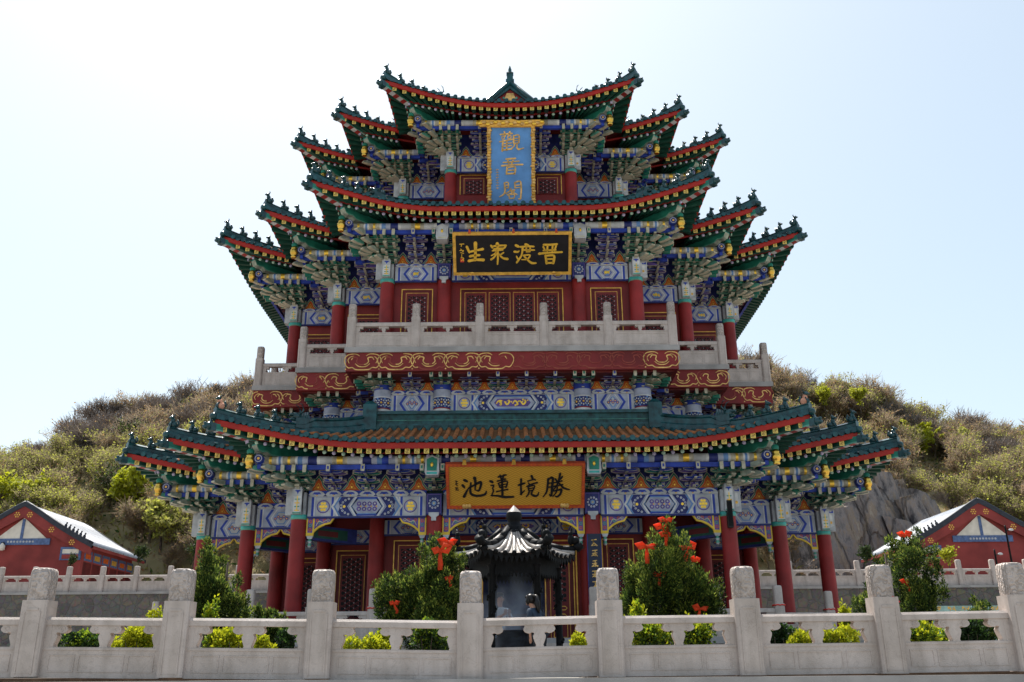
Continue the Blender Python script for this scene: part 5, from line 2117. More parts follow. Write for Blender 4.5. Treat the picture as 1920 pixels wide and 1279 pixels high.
def fret_edge(m, Wd, Hh, fw):
    n = int(Wd / 0.13)
    for i in range(n):
        x = -Wd / 2 + (i + 0.5) * Wd / n
        for z in (Hh / 2 - fw / 2, -Hh / 2 + fw / 2):
            m.rect(x - 0.03, x + 0.03, z - fw * 0.28, z + fw * 0.28, -0.079, 'orange')
    for i in range(int(Hh / 0.13)):
        z = -Hh / 2 + fw + (i + 0.5) * 0.125
        if z < Hh / 2 - fw:
            for x in (-Wd / 2 + fw / 2, Wd / 2 - fw / 2):
                m.rect(x - fw * 0.28, x + fw * 0.28, z - 0.03, z + 0.03, -0.079, 'orange')
    for x in (-1.66, -0.05, 1.6):
        m.prism([(x - 0.07, Hh / 2 - 0.03), (x + 0.07, Hh / 2 - 0.03), (x + 0.05, Hh / 2 + 0.14), (x - 0.05, Hh / 2 + 0.14)], -0.09, 0.0, 'gold')
    for x in (-1.62, 1.62):
        for k in range(3):
            m.blob((x + (k - 1) * 0.09, -0.085, -Hh / 2 + 0.10), (0.07, 0.04, 0.09), 'gold_leaf', 7, 4)


plaque('hanging_plaque', 'wide golden plaque with four black brush characters above the ground floor entrance', 966.5, 867.5, 951.5, 29.5, 30.55, 259.5, 'fret_gold', 'frame_red', 0.10, p1, (940, 380, 1820, 580), 'ink', fret_edge)

p2 = [(C, [([(262, 260), (285, 315), (300, 348)], [34, 30, 26]), ([(295, 342), (400, 320), (512, 298)], [24, 24, 36]), ([(397, 205), (395, 340), (385, 470)], [50, 36, 36]), ([(308, 410), (385, 395), (457, 392)], [34, 28, 30]), ([(288, 480), (390, 464), (517, 466)], [38, 30, 42])]),
      (C, [([(638, 245), (660, 278)], 26), ([(652, 262), (740, 248), (872, 245)], [22, 26, 22]), ([(735, 215), (742, 260)], 44), ([(680, 302), (740, 290), (835, 288), (868, 252)], [20, 20, 22, 20]), ([(660, 325), (820, 312)], 22),
           ([(735, 322), (700, 370), (640, 402)], [26, 22, 14]), ([(725, 350), (690, 420), (635, 462)], [24, 22, 28]), ([(740, 320), (742, 440), (735, 538)], [30, 26, 18]), ([(832, 355), (780, 390), (750, 402)], [20, 18, 12]), ([(755, 375), (820, 440), (892, 455)], [20, 26, 36])]),
      (C, [([(1022, 245), (1062, 264)], 34), ([(1000, 342), (1050, 347), (1076, 330)], [30, 26, 12]), ([(1030, 410), (1052, 452)], [14, 24]), ([(1172, 230), (1216, 250)], 32), ([(1090, 270), (1200, 262), (1302, 266)], 24),
           ([(1130, 275), (1110, 400), (1035, 512)], [28, 24, 26]), ([(1150, 318), (1312, 320)], 20), ([(1185, 290), (1190, 345)], 20), ([(1245, 285), (1240, 345)], 20), ([(1185, 347), (1245, 344)], 16),
           ([(1138, 402), (1242, 396), (1200, 460), (1110, 466)], [20, 22, 20, 12]), ([(1150, 412), (1210, 475), (1270, 520), (1338, 522)], [20, 26, 30, 20])]),
      (C, [([(1455, 240), (1560, 240), (1662, 232)], 28), ([(1515, 242), (1512, 342)], 24), ([(1595, 240), (1590, 345)], 24), ([(1448, 270), (1480, 332)], 22), ([(1652, 242), (1625, 330)], 24), ([(1450, 328), (1645, 320)], 20),
           ([(1385, 377), (1560, 362), (1742, 355)], [32, 22, 26]), ([(1485, 405), (1502, 530)], 30), ([(1480, 412), (1617, 410), (1605, 527)], [24, 30, 32]), ([(1500, 462), (1605, 460)], 22), ([(1500, 522), (1605, 520)], 24)]),
      ('signature', [([(150, 222), (220, 218)], 10), ([(180, 222), (176, 256)], 10), ([(150, 320), (212, 318)], 9), ([(165, 295), (205, 340)], 10), ([(160, 350), (212, 365)], 9), ([(182, 380), (178, 420)], 10), ([(165, 430), (212, 440), (170, 480)], 10), ([(205, 440), (210, 480)], 9)])]


def plain_clips(m, Wd, Hh, fw):
    for x in (-1.62, 0.05, 1.68):
        m.prism([(x - 0.05, Hh / 2 - 0.04), (x + 0.05, Hh / 2 - 0.04), (x + 0.03, Hh / 2 + 0.12), (x - 0.03, Hh / 2 + 0.12)], -0.09, 0.0, 'frame_red')
    for x in (-1.55, 1.60):
        m.blob((x, -0.085, -Hh / 2 + 0.09), (0.09, 0.03, 0.05), 'gold', 8, 4)
    m.box(-Wd / 2 + fw + 0.16, -Wd / 2 + fw + 0.30, -0.05, -0.03, -Hh / 2 + 0.52, -Hh / 2 + 0.66, 'string')


plaque('hanging_plaque', 'wide black plaque with four gilded characters above the balcony doors', 960.5, 434.5, 515.0, 31.45, 32.5, 222, 'plaque_black', 'gold', 0.115, p2, (967, 372, 1845, 665), 'gold_bright', plain_clips)

p3 = [(C, [([(352, 264), (512, 250)], 17), ([(405, 225), (420, 285)], 17), ([(482, 225), (460, 282)], 17), ([(375, 290), (405, 288), (402, 325), (375, 325), (375, 290)], 11), ([(455, 285), (493, 283), (490, 320), (455, 320), (455, 285)], 11),
           ([(342, 362), (440, 345), (512, 330)], 15), ([(387, 350), (376, 490)], 19), ([(440, 345), (436, 480)], 15), ([(385, 392), (502, 380)], 13), ([(385, 427), (502, 418)], 13), ([(372, 478), (508, 460)], 17),
           ([(532, 280), (530, 388)], 19), ([(530, 286), (602, 275), (600, 382)], 15), ([(535, 322), (596, 316)], 11), ([(535, 352), (596, 348)], 11), ([(530, 387), (602, 380)], 13), ([(547, 390), (530, 430), (500, 452)], [15, 13, 7]),
           ([(577, 385), (575, 445), (600, 467), (668, 450)], [15, 17, 20, 7])]),
      (C, [([(428, 600), (552, 592)], 19), ([(450, 620), (465, 660)], 17), ([(522, 620), (500, 665)], 17), ([(388, 647), (602, 630)], 13), ([(365, 692), (500, 680), (652, 676)], 17), ([(440, 710), (430, 806)], 19), ([(440, 716), (547, 710), (540, 806)], 17), ([(440, 756), (540, 750)], 13), ([(430, 802), (540, 796)], 17)]),
      (C, [([(402, 925), (405, 1060), (333, 1117)], [19, 19, 9]), ([(405, 925), (452, 920), (455, 1000)], 13), ([(410, 960), (452, 956)], 11), ([(410, 996), (455, 990)], 11), ([(540, 920), (545, 1000)], 15), ([(540, 925), (622, 915), (620, 1130), (590, 1142)], [15, 17, 19, 13]),
           ([(545, 960), (616, 956)], 11), ([(545, 996), (616, 990)], 11), ([(490, 1000), (470, 1040), (420, 1072)], 13), ([(480, 1030), (542, 1025), (490, 1070), (440, 1092)], 13), ([(480, 1035), (572, 1087)], 13), ([(460, 1085), (470, 1142)], 13), ([(460, 1088), (537, 1085), (525, 1142)], 13), ([(465, 1138), (525, 1135)], 13)]),
      ('signature', [([(290, 745 + 36 * k), (325, 742 + 36 * k)], 5) for k in range(8)] + [([(305, 735 + 36 * k), (300 + 8 * (k % 3), 760 + 36 * k)], 4) for k in range(8)])]


def carved_edge(m, Wd, Hh, fw):
    r = random.Random(5)
    for k in range(30):
        z = Hh / 2 - fw - (Hh - fw) * k / 30
        for sx in (-1, 1):
            x = sx * (Wd / 2 - fw / 2) + 0.03 * math.sin(k * 1.7)
            m.blob((x, -0.085, z), (0.085 + 0.03 * r.random(), 0.045, 0.055 + 0.03 * r.random()), 'gold_leaf' if k % 3 else 'gold', 7, 4)
    m.prism([(-Wd / 2 - 0.42, Hh / 2 + 0.02), (-Wd / 2 - 0.30, Hh / 2 - 0.12), (Wd / 2 + 0.30, Hh / 2 - 0.12), (Wd / 2 + 0.42, Hh / 2 + 0.02), (Wd / 2 + 0.25, Hh / 2 + 0.16), (0.3, Hh / 2 + 0.14), (0, Hh / 2 + 0.2), (-0.3, Hh / 2 + 0.14), (-Wd / 2 - 0.25, Hh / 2 + 0.16)], -0.12, 0.06, 'gold')
    for k in range(17):
        x = (k - 8) / 8 * (Wd / 2 + 0.30)
        m.blob((x, -0.13, Hh / 2 + 0.02 + 0.05 * math.sin(k * 2.1)), (0.12, 0.05, 0.075), 'gold_leaf' if k % 2 else 'gold_bright', 7, 4)


plaque('hanging_plaque', 'tall blue plaque with three gold characters in a carved gilt frame under the top roof', 958.5, 233, 396, 33.75, 35.05, 89, 'plaque_blue', 'gold', 0.15, p3, (495, 716, 640, 1190), 'gold_leaf', carved_edge)

# vertical couplet boards on the two middle columns of the porch
def glyph(m, cx, cz, s, r):
    n = r.randint(2, 3)
    for k in range(n):
        z = cz + s * (0.42 - 0.75 * k / max(1, n - 1)) + r.uniform(-.05, .05) * s
        m.ribbon([(cx - s * r.uniform(0.3, 0.5), z - 0.03 * s), (cx + s * r.uniform(0.3, 0.5), z + 0.05 * s)], [0.11 * s, 0.14 * s], -0.05, -0.03, 'gold_leaf')
    for k in range(r.randint(1, 2)):
        x = cx + r.uniform(-.25, .25) * s
        m.ribbon([(x, cz + 0.5 * s), (x + r.uniform(-.05, .05) * s, cz - 0.45 * s)], [0.15 * s, 0.12 * s], -0.052, -0.03, 'gold_leaf')
    m.ribbon([(cx, cz), (cx - 0.45 * s, cz - 0.45 * s)], [0.13 * s, 0.06 * s], -0.054, -0.03, 'gold_leaf')
    m.ribbon([(cx, cz), (cx + 0.45 * s, cz - 0.45 * s)], [0.10 * s, 0.15 * s], -0.056, -0.03, 'gold_leaf')


gr = random.Random(11)
for sx, lab in ((-1, 'dark blue couplet board with gold characters on the porch column behind the bushy juniper'), (1, 'dark blue couplet board with gold characters beside the right-hand door of the entrance')):
    root = thing('couplet_board', lab, 'couplet board', (sx * 2.65, CY - (W1 + 2 * S) - 0.30, 0), group='couplet boards of the entrance')
    m = MB()
    m.box(-0.21, 0.21, -0.03, 0.04, 1.15, 4.30, 'couplet')
    m.box(-0.235, -0.205, -0.045, 0.045, 1.15, 4.30, 'navy')
    m.box(0.205, 0.235, -0.045, 0.045, 1.15, 4.30, 'navy')
    m.build('board', root)
    for k in range(9):
        m = MB()
        glyph(m, 0.0, 4.0 - k * 0.335, 0.22, gr)
        m.build('character', root)
# slim black loudspeaker on the right front corner column
root = thing('loudspeaker', 'slim black column loudspeaker on the right front red column', 'loudspeaker', (W1 - 0.02, CY - (W1 + 2 * S) - 0.40, 4.45))
m = MB()
m.prism([(-0.08, 0.0), (0.08, 0.0), (0.09, 0.03), (0.09, 0.87), (0.08, 0.9), (-0.08, 0.9), (-0.09, 0.87), (-0.09, 0.03)], -0.07, 0.10, 'speaker')
m.build('cabinet', root)
m = MB()
m.box(-0.065, 0.065, -0.082, -0.071, 0.05, 0.85, 'iron')
m.build('grille', root)
m = MB()
m.box(-0.03, 0.03, 0.10, 0.16, 0.3, 0.6, 'iron')
m.build('bracket', root)

# ------------------------------------------------------------------ front balustrade
fb = thing('stone_balustrade', 'pale carved marble balustrade running across the whole front edge of the terrace', 'balustrade', (0, 15.5, 0))
pts = [(-178, 1065), (86, 1066), (346, 1067.5), (608.5, 1069), (883, 1071.5), (1138, 1066), (1389.5, 1063), (1644, 1060), (1890, 1056), (2140, 1053)]
W_ = [at(x, y, 15.5) for x, y in pts]
balustrade_run(fb, [p.x for p in W_], 0.0, [p.z - 1.68 for p in W_], 1.68, 0.41, 0.36, 1.165, 0.465, 0.80, 0.92)
m = MB()
m.box(-14, 14, -0.36, 0.36, -0.34, -0.085, 'stone_slab')
m.build('base_course', fb)

# ------------------------------------------------------------------ terrace and ground
m = MB()
m.box(-3000, 3000, -200, 3000, -1.75, -1.70, 'ground')
tag(m.build('ground'), kind='structure')
m = MB()
m.box(-60, 60, 15.2, 61.0, -1.69, -0.09, 'paving')
tag(m.build('terrace'), kind='structure')

# ------------------------------------------------------------------ six-sided incense pavilion
hx = at(966, 1261, 21.0).x
kio = thing('incense_shelter', 'small hexagonal incense shelter with a glazed tile roof and black iron columns', 'shelter', (hx, 21.0, -0.08))
Z0 = 0.08
prof = [(0.28, 2.97), (0.55, 2.74), (0.80, 2.58), (1.05, 2.46), (1.30, 2.39)]
m = MB()


def hexpt(r, z, k, f=0.0):
    """point between corner k and k+1 of a hexagon (f 0..1); flat face towards the camera"""
    a0, a1 = R(-120 + 60 * k), R(-60 + 60 * k)
    x = r * (math.cos(a0) * (1 - f) + math.cos(a1) * f)
    y = r * (math.sin(a0) * (1 - f) + math.sin(a1) * f)
    cr = abs(2 * f - 1) ** 3
    lift = 0.16 * cr * max(0, (r - 0.5) / 0.8) ** 1.5
    e = 1 + 0.06 * cr * max(0, (r - 0.5) / 0.8)
    return Vector((x * e, y * e, z + Z0 + lift))


NF = 10
for k in range(6):
    for i in range(NF):
        for j in range(len(prof) - 1):
            a, b = i / NF, (i + 1) / NF
            v = [hexpt(*prof[j + 1], k, a), hexpt(*prof[j + 1], k, b), hexpt(*prof[j], k, b), hexpt(*prof[j], k, a)]
            m.add([tuple(p) for p in v], [(0, 1, 2, 3)], 'glazed_grey')
            w = [p - Vector((0, 0, 0.05)) for p in v]
            m.add([tuple(p) for p in w], [(3, 2, 1, 0)], 'iron')
    for i in range(7):
        f = (i + 0.5) / 7
        P = []
        for (r, z) in prof[::-1]:
            ff = 0.5 + (f - 0.5) * min(1.0, r / 1.30 * 1.05) ** -0.0
            P.append(hexpt(r, z + 0.02, k, ff))
        P[0] = P[0] + (P[0] - P[1]).normalized() * 0.05
        m.tube(P, [0.048, 0.048, 0.045, 0.040, 0.034], 'glazed_grey', 7)
        q = P[0] + Vector((0, 0, 0.0))
        d = (P[0] - P[1]).normalized()
        m.tube([q, q + d * 0.02], 0.055, 'iron', 8)
m.build('roof', kio)
m = MB()
for k in range(6):
    n = 12
    for i in range(n):
        a, b = i / n, (i + 1) / n
        p, q = hexpt(1.30, 2.33, k, a), hexpt(1.30, 2.33, k, b)
        c = (p + q) / 2 - Vector((0, 0, 0.14))
        p2, q2 = hexpt(1.30, 2.40, k, a), hexpt(1.30, 2.40, k, b)
        m.add([tuple(p), tuple(c), tuple(q), tuple(q2), tuple(p2)], [(0, 1, 2, 3, 4)], 'iron')
        s0, s1 = hexpt(0.98, 2.32, k, a), hexpt(0.98, 2.32, k, b)
        m.add([tuple(p), tuple(q), tuple(s1), tuple(s0)], [(3, 2, 1, 0)], 'iron')
        u0, u1 = Vector((s0.x, s0.y, 2.10)), Vector((s1.x, s1.y, 2.10))
        uc = (u0 + u1) / 2 - Vector((0, 0, 0.10))
        m.add([tuple(s0), tuple(s1), tuple(u1), tuple(uc), tuple(u0)], [(4, 3, 2, 1, 0)], 'iron')
m.build('eave_fringe', kio)
m = MB()
P = [hexpt(r, z + 0.06, 0, 0.0) for r, z in prof]
for i in range(len(P) - 1):
    m.tube([P[i], P[i + 1]], 0.075, 'iron', 7)
d = (P[-1] - P[-2]).normalized()
m.tube([P[-1], P[-1] + d * 0.14 + Vector((0, 0, 0.10))], [0.10, 0.10], 'iron', 8)
q = P[-1] + Vector((0, 0, 0.12))
m.blob((q.x, q.y, q.z + 0.06), (0.10, 0.10, 0.10), 'iron', 8, 5)
q2 = P[-2] * 0.35 + P[-1] * 0.65
m.blob((q2.x, q2.y, q2.z + 0.20), (0.075, 0.075, 0.13), 'iron', 8, 5)
m.blob((q2.x, q2.y, q2.z + 0.34), (0.06, 0.06, 0.06), 'iron', 7, 4)
m.tube([q2 + Vector((0, 0, 0.36)), q2 + Vector((-0.05, 0, 0.46))], [0.035, 0.01], 'iron', 5)
hm = m.mesh('hip_ridge')
for k in range(6):
    inst('hip_ridge', hm, kio, (0, 0, 0), k * PI / 3)
m = MB()
m.lathe([(0.34, 3.00), (0.32, 3.07), (0.25, 3.10), (0.27, 3.16), (0.19, 3.20), (0.135, 3.27), (0.135, 3.31), (0.175, 3.36), (0.18, 3.46), (0.165, 3.51)], 0, 0, 'iron', 16)
m.lathe([(0.165, 3.51), (0.12, 3.56), (0.06, 3.62), (0.0, 3.68)], 0, 0, 'glazed_grey', 16)
m.build('finial', kio)
m = MB()
m.lathe([(0.12, 0.0), (0.12, 0.10), (0.075, 0.16), (0.075, 2.2), (0.11, 2.26)], 0, 0, 'iron', 12)
# coiled relief up the column
for k in range(36):
    a = k * 0.7
    m.blob((0.085 * math.cos(a), 0.085 * math.sin(a), 0.3 + k * 0.05), (0.035, 0.035, 0.04), 'iron', 5, 3)
cm = m.mesh('column')
for k in range(6):
    a = R(-120 + 60 * k)
    inst('column', cm, kio, (0.97 * math.cos(a), 0.97 * math.sin(a), 0), a)
m = MB()
hexr = lambda r: [(r * math.cos(R(-120 + 60 * k)), r * math.sin(R(-120 + 60 * k))) for k in range(6)]
m.zprism(hexr(1.25), 0.0, 0.09, 'stone_slab')
m.build('base', kio)

cau = thing('incense_cauldron', 'black iron tripod cauldron smoking under the hexagonal shelter', 'cauldron', (hx, 21.0, 0.01))
m = MB()
m.lathe([(0.10, 0.32), (0.34, 0.40), (0.44, 0.55), (0.44, 0.68), (0.38, 0.74), (0.46, 0.80), (0.46, 0.85), (0.40, 0.85), (0.36, 0.76)], 0, 0, 'iron', 20)
m.build('bowl', cau)
for k in range(3):
    a = R(90 + 120 * k)
    m = MB()
    m.tube([(0.30 * math.cos(a), 0.30 * math.sin(a), 0.45), (0.38 * math.cos(a), 0.38 * math.sin(a), 0.2), (0.34 * math.cos(a), 0.34 * math.sin(a), 0.0)], [0.09, 0.06, 0.075], 'iron', 8)
    m.build('leg', cau)
for s in (-1, 1):
    m = MB()
    m.tube([(s * 0.42, -0.08, 0.80), (s * 0.50, -0.08, 1.0), (s * 0.50, 0.08, 1.0), (s * 0.42, 0.08, 0.80)], 0.03, 'iron', 6)
    m.build('handle', cau)

# drifting incense smoke
sm = bpy.data.materials.new('smoke')
sm.use_nodes = True
nt = sm.node_tree
for n in list(nt.nodes):
    nt.nodes.remove(n)
o_ = nt.nodes.new('ShaderNodeOutputMaterial')
pv = nt.nodes.new('ShaderNodeVolumePrincipled')
pv.inputs['Color'].default_value = (0.72, 0.82, 1.0, 1)
pv.inputs['Anisotropy'].default_value = 0.3
tc = nt.nodes.new('ShaderNodeTexCoord')
no = nt.nodes.new('ShaderNodeTexNoise')
no.inputs['Scale'].default_value = 1.6
no.inputs['Detail'].default_value = 4
no.inputs['Distortion'].default_value = 1.2
nt.links.new(tc.outputs['Object'], no.inputs['Vector'])
mr = nt.nodes.new('ShaderNodeMapRange')
mr.inputs['From Min'].default_value = 0.42
mr.inputs['From Max'].default_value = 0.72
mr.inputs['To Max'].default_value = 2.4
nt.links.new(no.outputs['Fac'], mr.inputs['Value'])
# thins out with height and sideways
gd = nt.nodes.new('ShaderNodeTexGradient')
gd.gradient_type = 'SPHERICAL'
mp = nt.nodes.new('ShaderNodeMapping')
mp.inputs['Location'].default_value = (0, 0, 0.22)
mp.inputs['Scale'].default_value = (1.1, 0.9, 0.62)
nt.links.new(tc.outputs['Object'], mp.inputs['Vector'])
nt.links.new(mp.outputs['Vector'], gd.inputs['Vector'])
mu = nt.nodes.new('ShaderNodeMath')
mu.operation = 'MULTIPLY'
nt.links.new(mr.outputs['Result'], mu.inputs[0])
nt.links.new(gd.outputs['Fac'], mu.inputs[1])
nt.links.new(mu.outputs['Value'], pv.inputs['Density'])
nt.links.new(pv.outputs['Volume'], o_.inputs['Volume'])
MATS['smoke'] = sm
m = MB()
m.blob((0, 0, 0), (0.85, 1.1, 1.45), 'smoke', 16, 10)
tag(m.build('smoke', None, (hx - 0.05, 21.2, 1.35)), kind='stuff')

# ------------------------------------------------------------------ people
def skin_body(name, nodes, links, mat, parent=None, root_i=0, sub=2):
    """one continuous skinned surface; nodes: (x,y,z,r)"""
    me = bpy.data.meshes.new(name)
    me.from_pydata([n[:3] for n in nodes], links, [])
    me.materials.append(MATS[mat])
    o = inst(name, me, parent)
    md = o.modifiers.new('skin', 'SKIN')
    md.use_smooth_shade = True
    md.branch_smoothing = 0.6
    for i, n in enumerate(nodes):
        sv = me.skin_vertices[0].data[i]
        r = n[3]
        sv.radius = r if isinstance(r, tuple) else (r, r)
        sv.use_root = (i == root_i)
    ms = o.modifiers.new('sub', 'SUBSURF')
    ms.levels = sub
    ms.render_levels = sub
    return o


def person(label, loc, rz, H, bend, top, hair_long, pants='trousers', arm_up=False):
    """standing figure facing -y before rotation; bend = forward lean of the trunk (radians)"""
    k = H / 1.72
    root = thing('person', label, 'person', loc, rz)
    hip = Vector((0, 0, 0.90))

    def lean(x, y, z):
        """torso point given upright, tipped forward (towards -y) about the hips"""
        dz = z - hip.z
        c, s = math.cos(bend), math.sin(bend)
        return ((x) * k, (y * c - dz * s) * k, (hip.z + dz * c + y * s) * k)
    N, E = [], []

    def nd(p, r):
        N.append((*p, r if isinstance(r, tuple) else r * k))
        return len(N) - 1
    up = lambda x, y, z: (x * k, y * k, z * k)
    pel = nd(up(0, 0, 0.92), 0.13)
    wst = nd(lean(0, 0.01, 1.08), 0.115)
    chs = nd(lean(0, 0.0, 1.28), 0.135)
    nck0 = nd(lean(0, 0.015, 1.42), 0.075)
    nck = nd(lean(0, 0.0, 1.49), 0.052)
    hd0 = nd(lean(0, -0.025, 1.56), 0.070)
    hd1 = nd(lean(0, -0.015, 1.64), 0.082)
    hd2 = nd(lean(0, 0.0, 1.70), 0.050)
    E += [(pel, wst), (wst, chs), (chs, nck0), (nck0, nck), (nck, hd0), (hd0, hd1), (hd1, hd2)]
    hands = []
    for s in (-1, 1):
        sh = nd(lean(s * 0.18, 0.01, 1.38), 0.060)
        if arm_up:
            el = nd(lean(s * 0.23, -0.10, 1.14), 0.043)
            wr = nd(lean(s * 0.10, -0.30, 1.22), 0.030)
            pl = nd(lean(s * 0.06, -0.36, 1.26), 0.034)
            f0 = (s * 0.05, -0.40, 1.29)
            dirv = (0, -0.3, 0.95)
        else:
            el = nd(lean(s * 0.24, 0.01, 1.12), 0.043)
            wr = nd(lean(s * 0.23, -0.10, 0.90), 0.030)
            pl = nd(lean(s * 0.22, -0.13, 0.83), 0.036)
            f0 = (s * 0.22, -0.145, 0.79)
            dirv = (0, -0.25, -0.97)
        E += [(chs, sh), (sh, el), (el, wr), (wr, pl)]
        for fi in range(4):
            off = (fi - 1.5) * 0.019
            ln = (0.075, 0.085, 0.08, 0.062)[fi]
            b = (f0[0], f0[1] + off * abs(dirv[2]) * (1 if not arm_up else 0.3), f0[2] + (off * 0.3 if not arm_up else 0))
            b = (f0[0] + (off if arm_up else 0), f0[1] + (0 if arm_up else off), f0[2])
            a = nd(lean(*b), 0.0095)
            c = nd(lean(b[0] - s * 0.004, b[1] + dirv[1] * ln * 0.55, b[2] + dirv[2] * ln * 0.55), 0.0088)
            d = nd(lean(b[0] - s * 0.014, b[1] + dirv[1] * ln, b[2] + dirv[2] * ln), 0.0075)
            E += [(pl, a), (a, c), (c, d)]
        t0 = nd(lean(f0[0] - s * 0.028, f0[1] - 0.02, f0[2] + (0.035 if not arm_up else -0.03)), 0.0105)
        t1 = nd(lean(f0[0] - s * 0.034, f0[1] - 0.04, f0[2] + (0.0 if not arm_up else 0.01)), 0.0090)
        E += [(pl, t0), (t0, t1)]
        th = nd(up(s * 0.09, 0.0, 0.84), 0.088)
        kn = nd(up(s * 0.10, -0.02, 0.48), 0.058)
        ak = nd(up(s * 0.10, 0.02, 0.09), 0.040)
        ft = nd(up(s * 0.11, -0.12, 0.035), 0.036)
        E += [(pel, th), (th, kn), (kn, ak), (ak, ft)]
    body = skin_body('body', N, E, 'skin', root)
    # face: nose, brow, eyes, mouth and ears, all on the head's own tilt
    m = MB()

    def fb_(c, r, mt, nu=8, nv=5):
        m.blob(lean(*c), tuple(q * k for q in r), mt, nu, nv)
    fb_((0, -0.118, 1.575), (0.016, 0.022, 0.024), 'skin')
    for s in (-1, 1):
        fb_((s * 0.032, -0.098, 1.605), (0.014, 0.008, 0.008), 'white')
        fb_((s * 0.032, -0.104, 1.605), (0.007, 0.005, 0.007), 'hair')
        fb_((s * 0.033, -0.100, 1.626), (0.020, 0.008, 0.005), 'hair')
        fb_((s * 0.088, -0.010, 1.59), (0.012, 0.022, 0.032), 'skin')
    fb_((0, -0.100, 1.535), (0.026, 0.010, 0.007), 'bag_red')
    m.build('face', root)
    # clothes follow the same skeleton, a little fuller
    N2, E2 = [], []

    def nd2(p, r):
        N2.append((*p, r * k))
        return len(N2) - 1
    a = nd2(up(0, 0, 0.88), 0.150)
    b = nd2(lean(0, 0.01, 1.08), 0.136)
    c = nd2(lean(0, 0.0, 1.28), 0.156)
    d = nd2(lean(0, 0.012, 1.425), 0.090)
    E2 += [(a, b), (b, c), (c, d)]
    for s in (-1, 1):
        sh = nd2(lean(s * 0.18, 0.01, 1.38), 0.078)
        if arm_up:
            el = nd2(lean(s * 0.232, -0.10, 1.14), 0.060)
            E2 += [(c, sh), (sh, el)]
        else:
            el = nd2(lean(s * 0.242, 0.01, 1.12), 0.058)
            wr = nd2(lean(s * 0.232, -0.09, 0.92), 0.044)
            E2 += [(c, sh), (sh, el), (el, wr)]
    skin_body('shirt', N2, E2, top, root)
    N3, E3 = [], []

    def nd3(p, r):
        N3.append((*p, r * k))
        return len(N3) - 1
    a = nd3(up(0, 0, 0.92), 0.142)
    for s in (-1, 1):
        th = nd3(up(s * 0.09, 0.0, 0.80), 0.104)
        kn = nd3(up(s * 0.10, -0.02, 0.48), 0.076)
        ak = nd3(up(s * 0.10, 0.02, 0.10), 0.066)
        E3 += [(a, th), (th, kn), (kn, ak)]
    skin_body('trousers', N3, E3, pants, root)
    for s in (-1, 1):
        m = MB()
        m.blob(up(s * 0.11, -0.06, 0.045), (0.052 * k, 0.135 * k, 0.05 * k), 'shoe', 10, 6)
        m.build('shoe', root)
    # hair cap and, for the woman, a pinned tail
    m = MB()
    for (c, r) in (((0, 0.020, 1.650), (0.098, 0.105, 0.095)), ((0, 0.045, 1.60), (0.094, 0.080, 0.090)), ((0, -0.030, 1.695), (0.080, 0.060, 0.045))):
        m.blob(lean(*c), tuple(q * k for q in r), 'hair', 14, 9)
    if hair_long:
        for s in (-1, 1):
            m.blob(lean(s * 0.078, -0.015, 1.60), (0.030 * k, 0.055 * k, 0.085 * k), 'hair', 8, 6)
        m.tube([lean(0, 0.10, 1.66), lean(0, 0.16, 1.62), lean(0.01, 0.165, 1.50), lean(0.015, 0.135, 1.36), lean(0.0, 0.125, 1.26)], [0.045 * k, 0.058 * k, 0.060 * k, 0.045 * k, 0.012 * k], 'hair', 10)
        m.build('hair', root)
        m = MB()
        m.blob(lean(0, 0.125, 1.665), (0.028 * k, 0.022 * k, 0.022 * k), 'hair_band', 10, 6)
        m.build('hair_clip', root)
    else:
        m.build('hair', root)
    return root


pm = at(937, 1111, 22.6)
person('man in a pale short-sleeved shirt standing in the incense smoke behind the shelter', (pm.x, 22.6, -0.08), R(25), pm.z + 0.06, 0.0, 'shirt_white', False, arm_up=True)
pw = at(991, 1127, 19.2)
person('dark-haired woman with a clipped ponytail bowing behind the balustrade in a dark top', (pw.x + 0.22, 19.1, -0.08), R(-128), 1.60, 0.36, 'shirt_dark', True)

# ------------------------------------------------------------------ planting behind the balustrade
def leaf_tris(centers, radii, n, size, mats, seed, up=0.5, flat=0.35, shell=0.55):
    """many small leaf-sized faces filling ellipsoids; returns verts, faces, material ids"""
    r = np.random.default_rng(seed)
    centers = np.asarray(centers, float)
    radii = np.asarray(radii, float)
    if radii.ndim == 1:
        radii = np.stack([radii] * 3, 1)
    vol = (radii.prod(1)) ** (2 / 3)
    idx = r.choice(len(centers), n, p=vol / vol.sum())
    d = r.normal(size=(n, 3))
    d /= np.linalg.norm(d, axis=1, keepdims=True)
    rad = shell + (1 - shell) * r.random(n) ** 0.6
    rad *= 1 + 0.13 * r.normal(size=n).clip(-1.5, 2)
    p = centers[idx] + d * rad[:, None] * radii[idx]
    ax = d + np.array([0, 0, up]) + r.normal(size=(n, 3)) * flat
    ax /= np.linalg.norm(ax, axis=1, keepdims=True)
    sd = np.cross(ax, r.normal(size=(n, 3)))
    sd /= np.linalg.norm(sd, axis=1, keepdims=True) + 1e-9
    L = size[0] * (0.6 + 0.8 * r.random(n))[:, None]
    Wd = size[1] * (0.7 + 0.6 * r.random(n))[:, None]
    v = np.stack([p - sd * Wd * 0.35, p + ax * L * 0.45 - sd * Wd * 0.5 + 0, p + ax * L, p + ax * L * 0.45 + sd * Wd * 0.5], 1)
    f = np.arange(n * 4).reshape(n, 4)
    # outer, upper leaves take the lighter last material: tip colour plus painted-in sunlight
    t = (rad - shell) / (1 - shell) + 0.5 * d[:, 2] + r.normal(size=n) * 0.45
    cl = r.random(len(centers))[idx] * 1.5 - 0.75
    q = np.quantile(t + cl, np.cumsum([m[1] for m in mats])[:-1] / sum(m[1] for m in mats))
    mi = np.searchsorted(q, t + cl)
    return v.reshape(-1, 3), f, mi


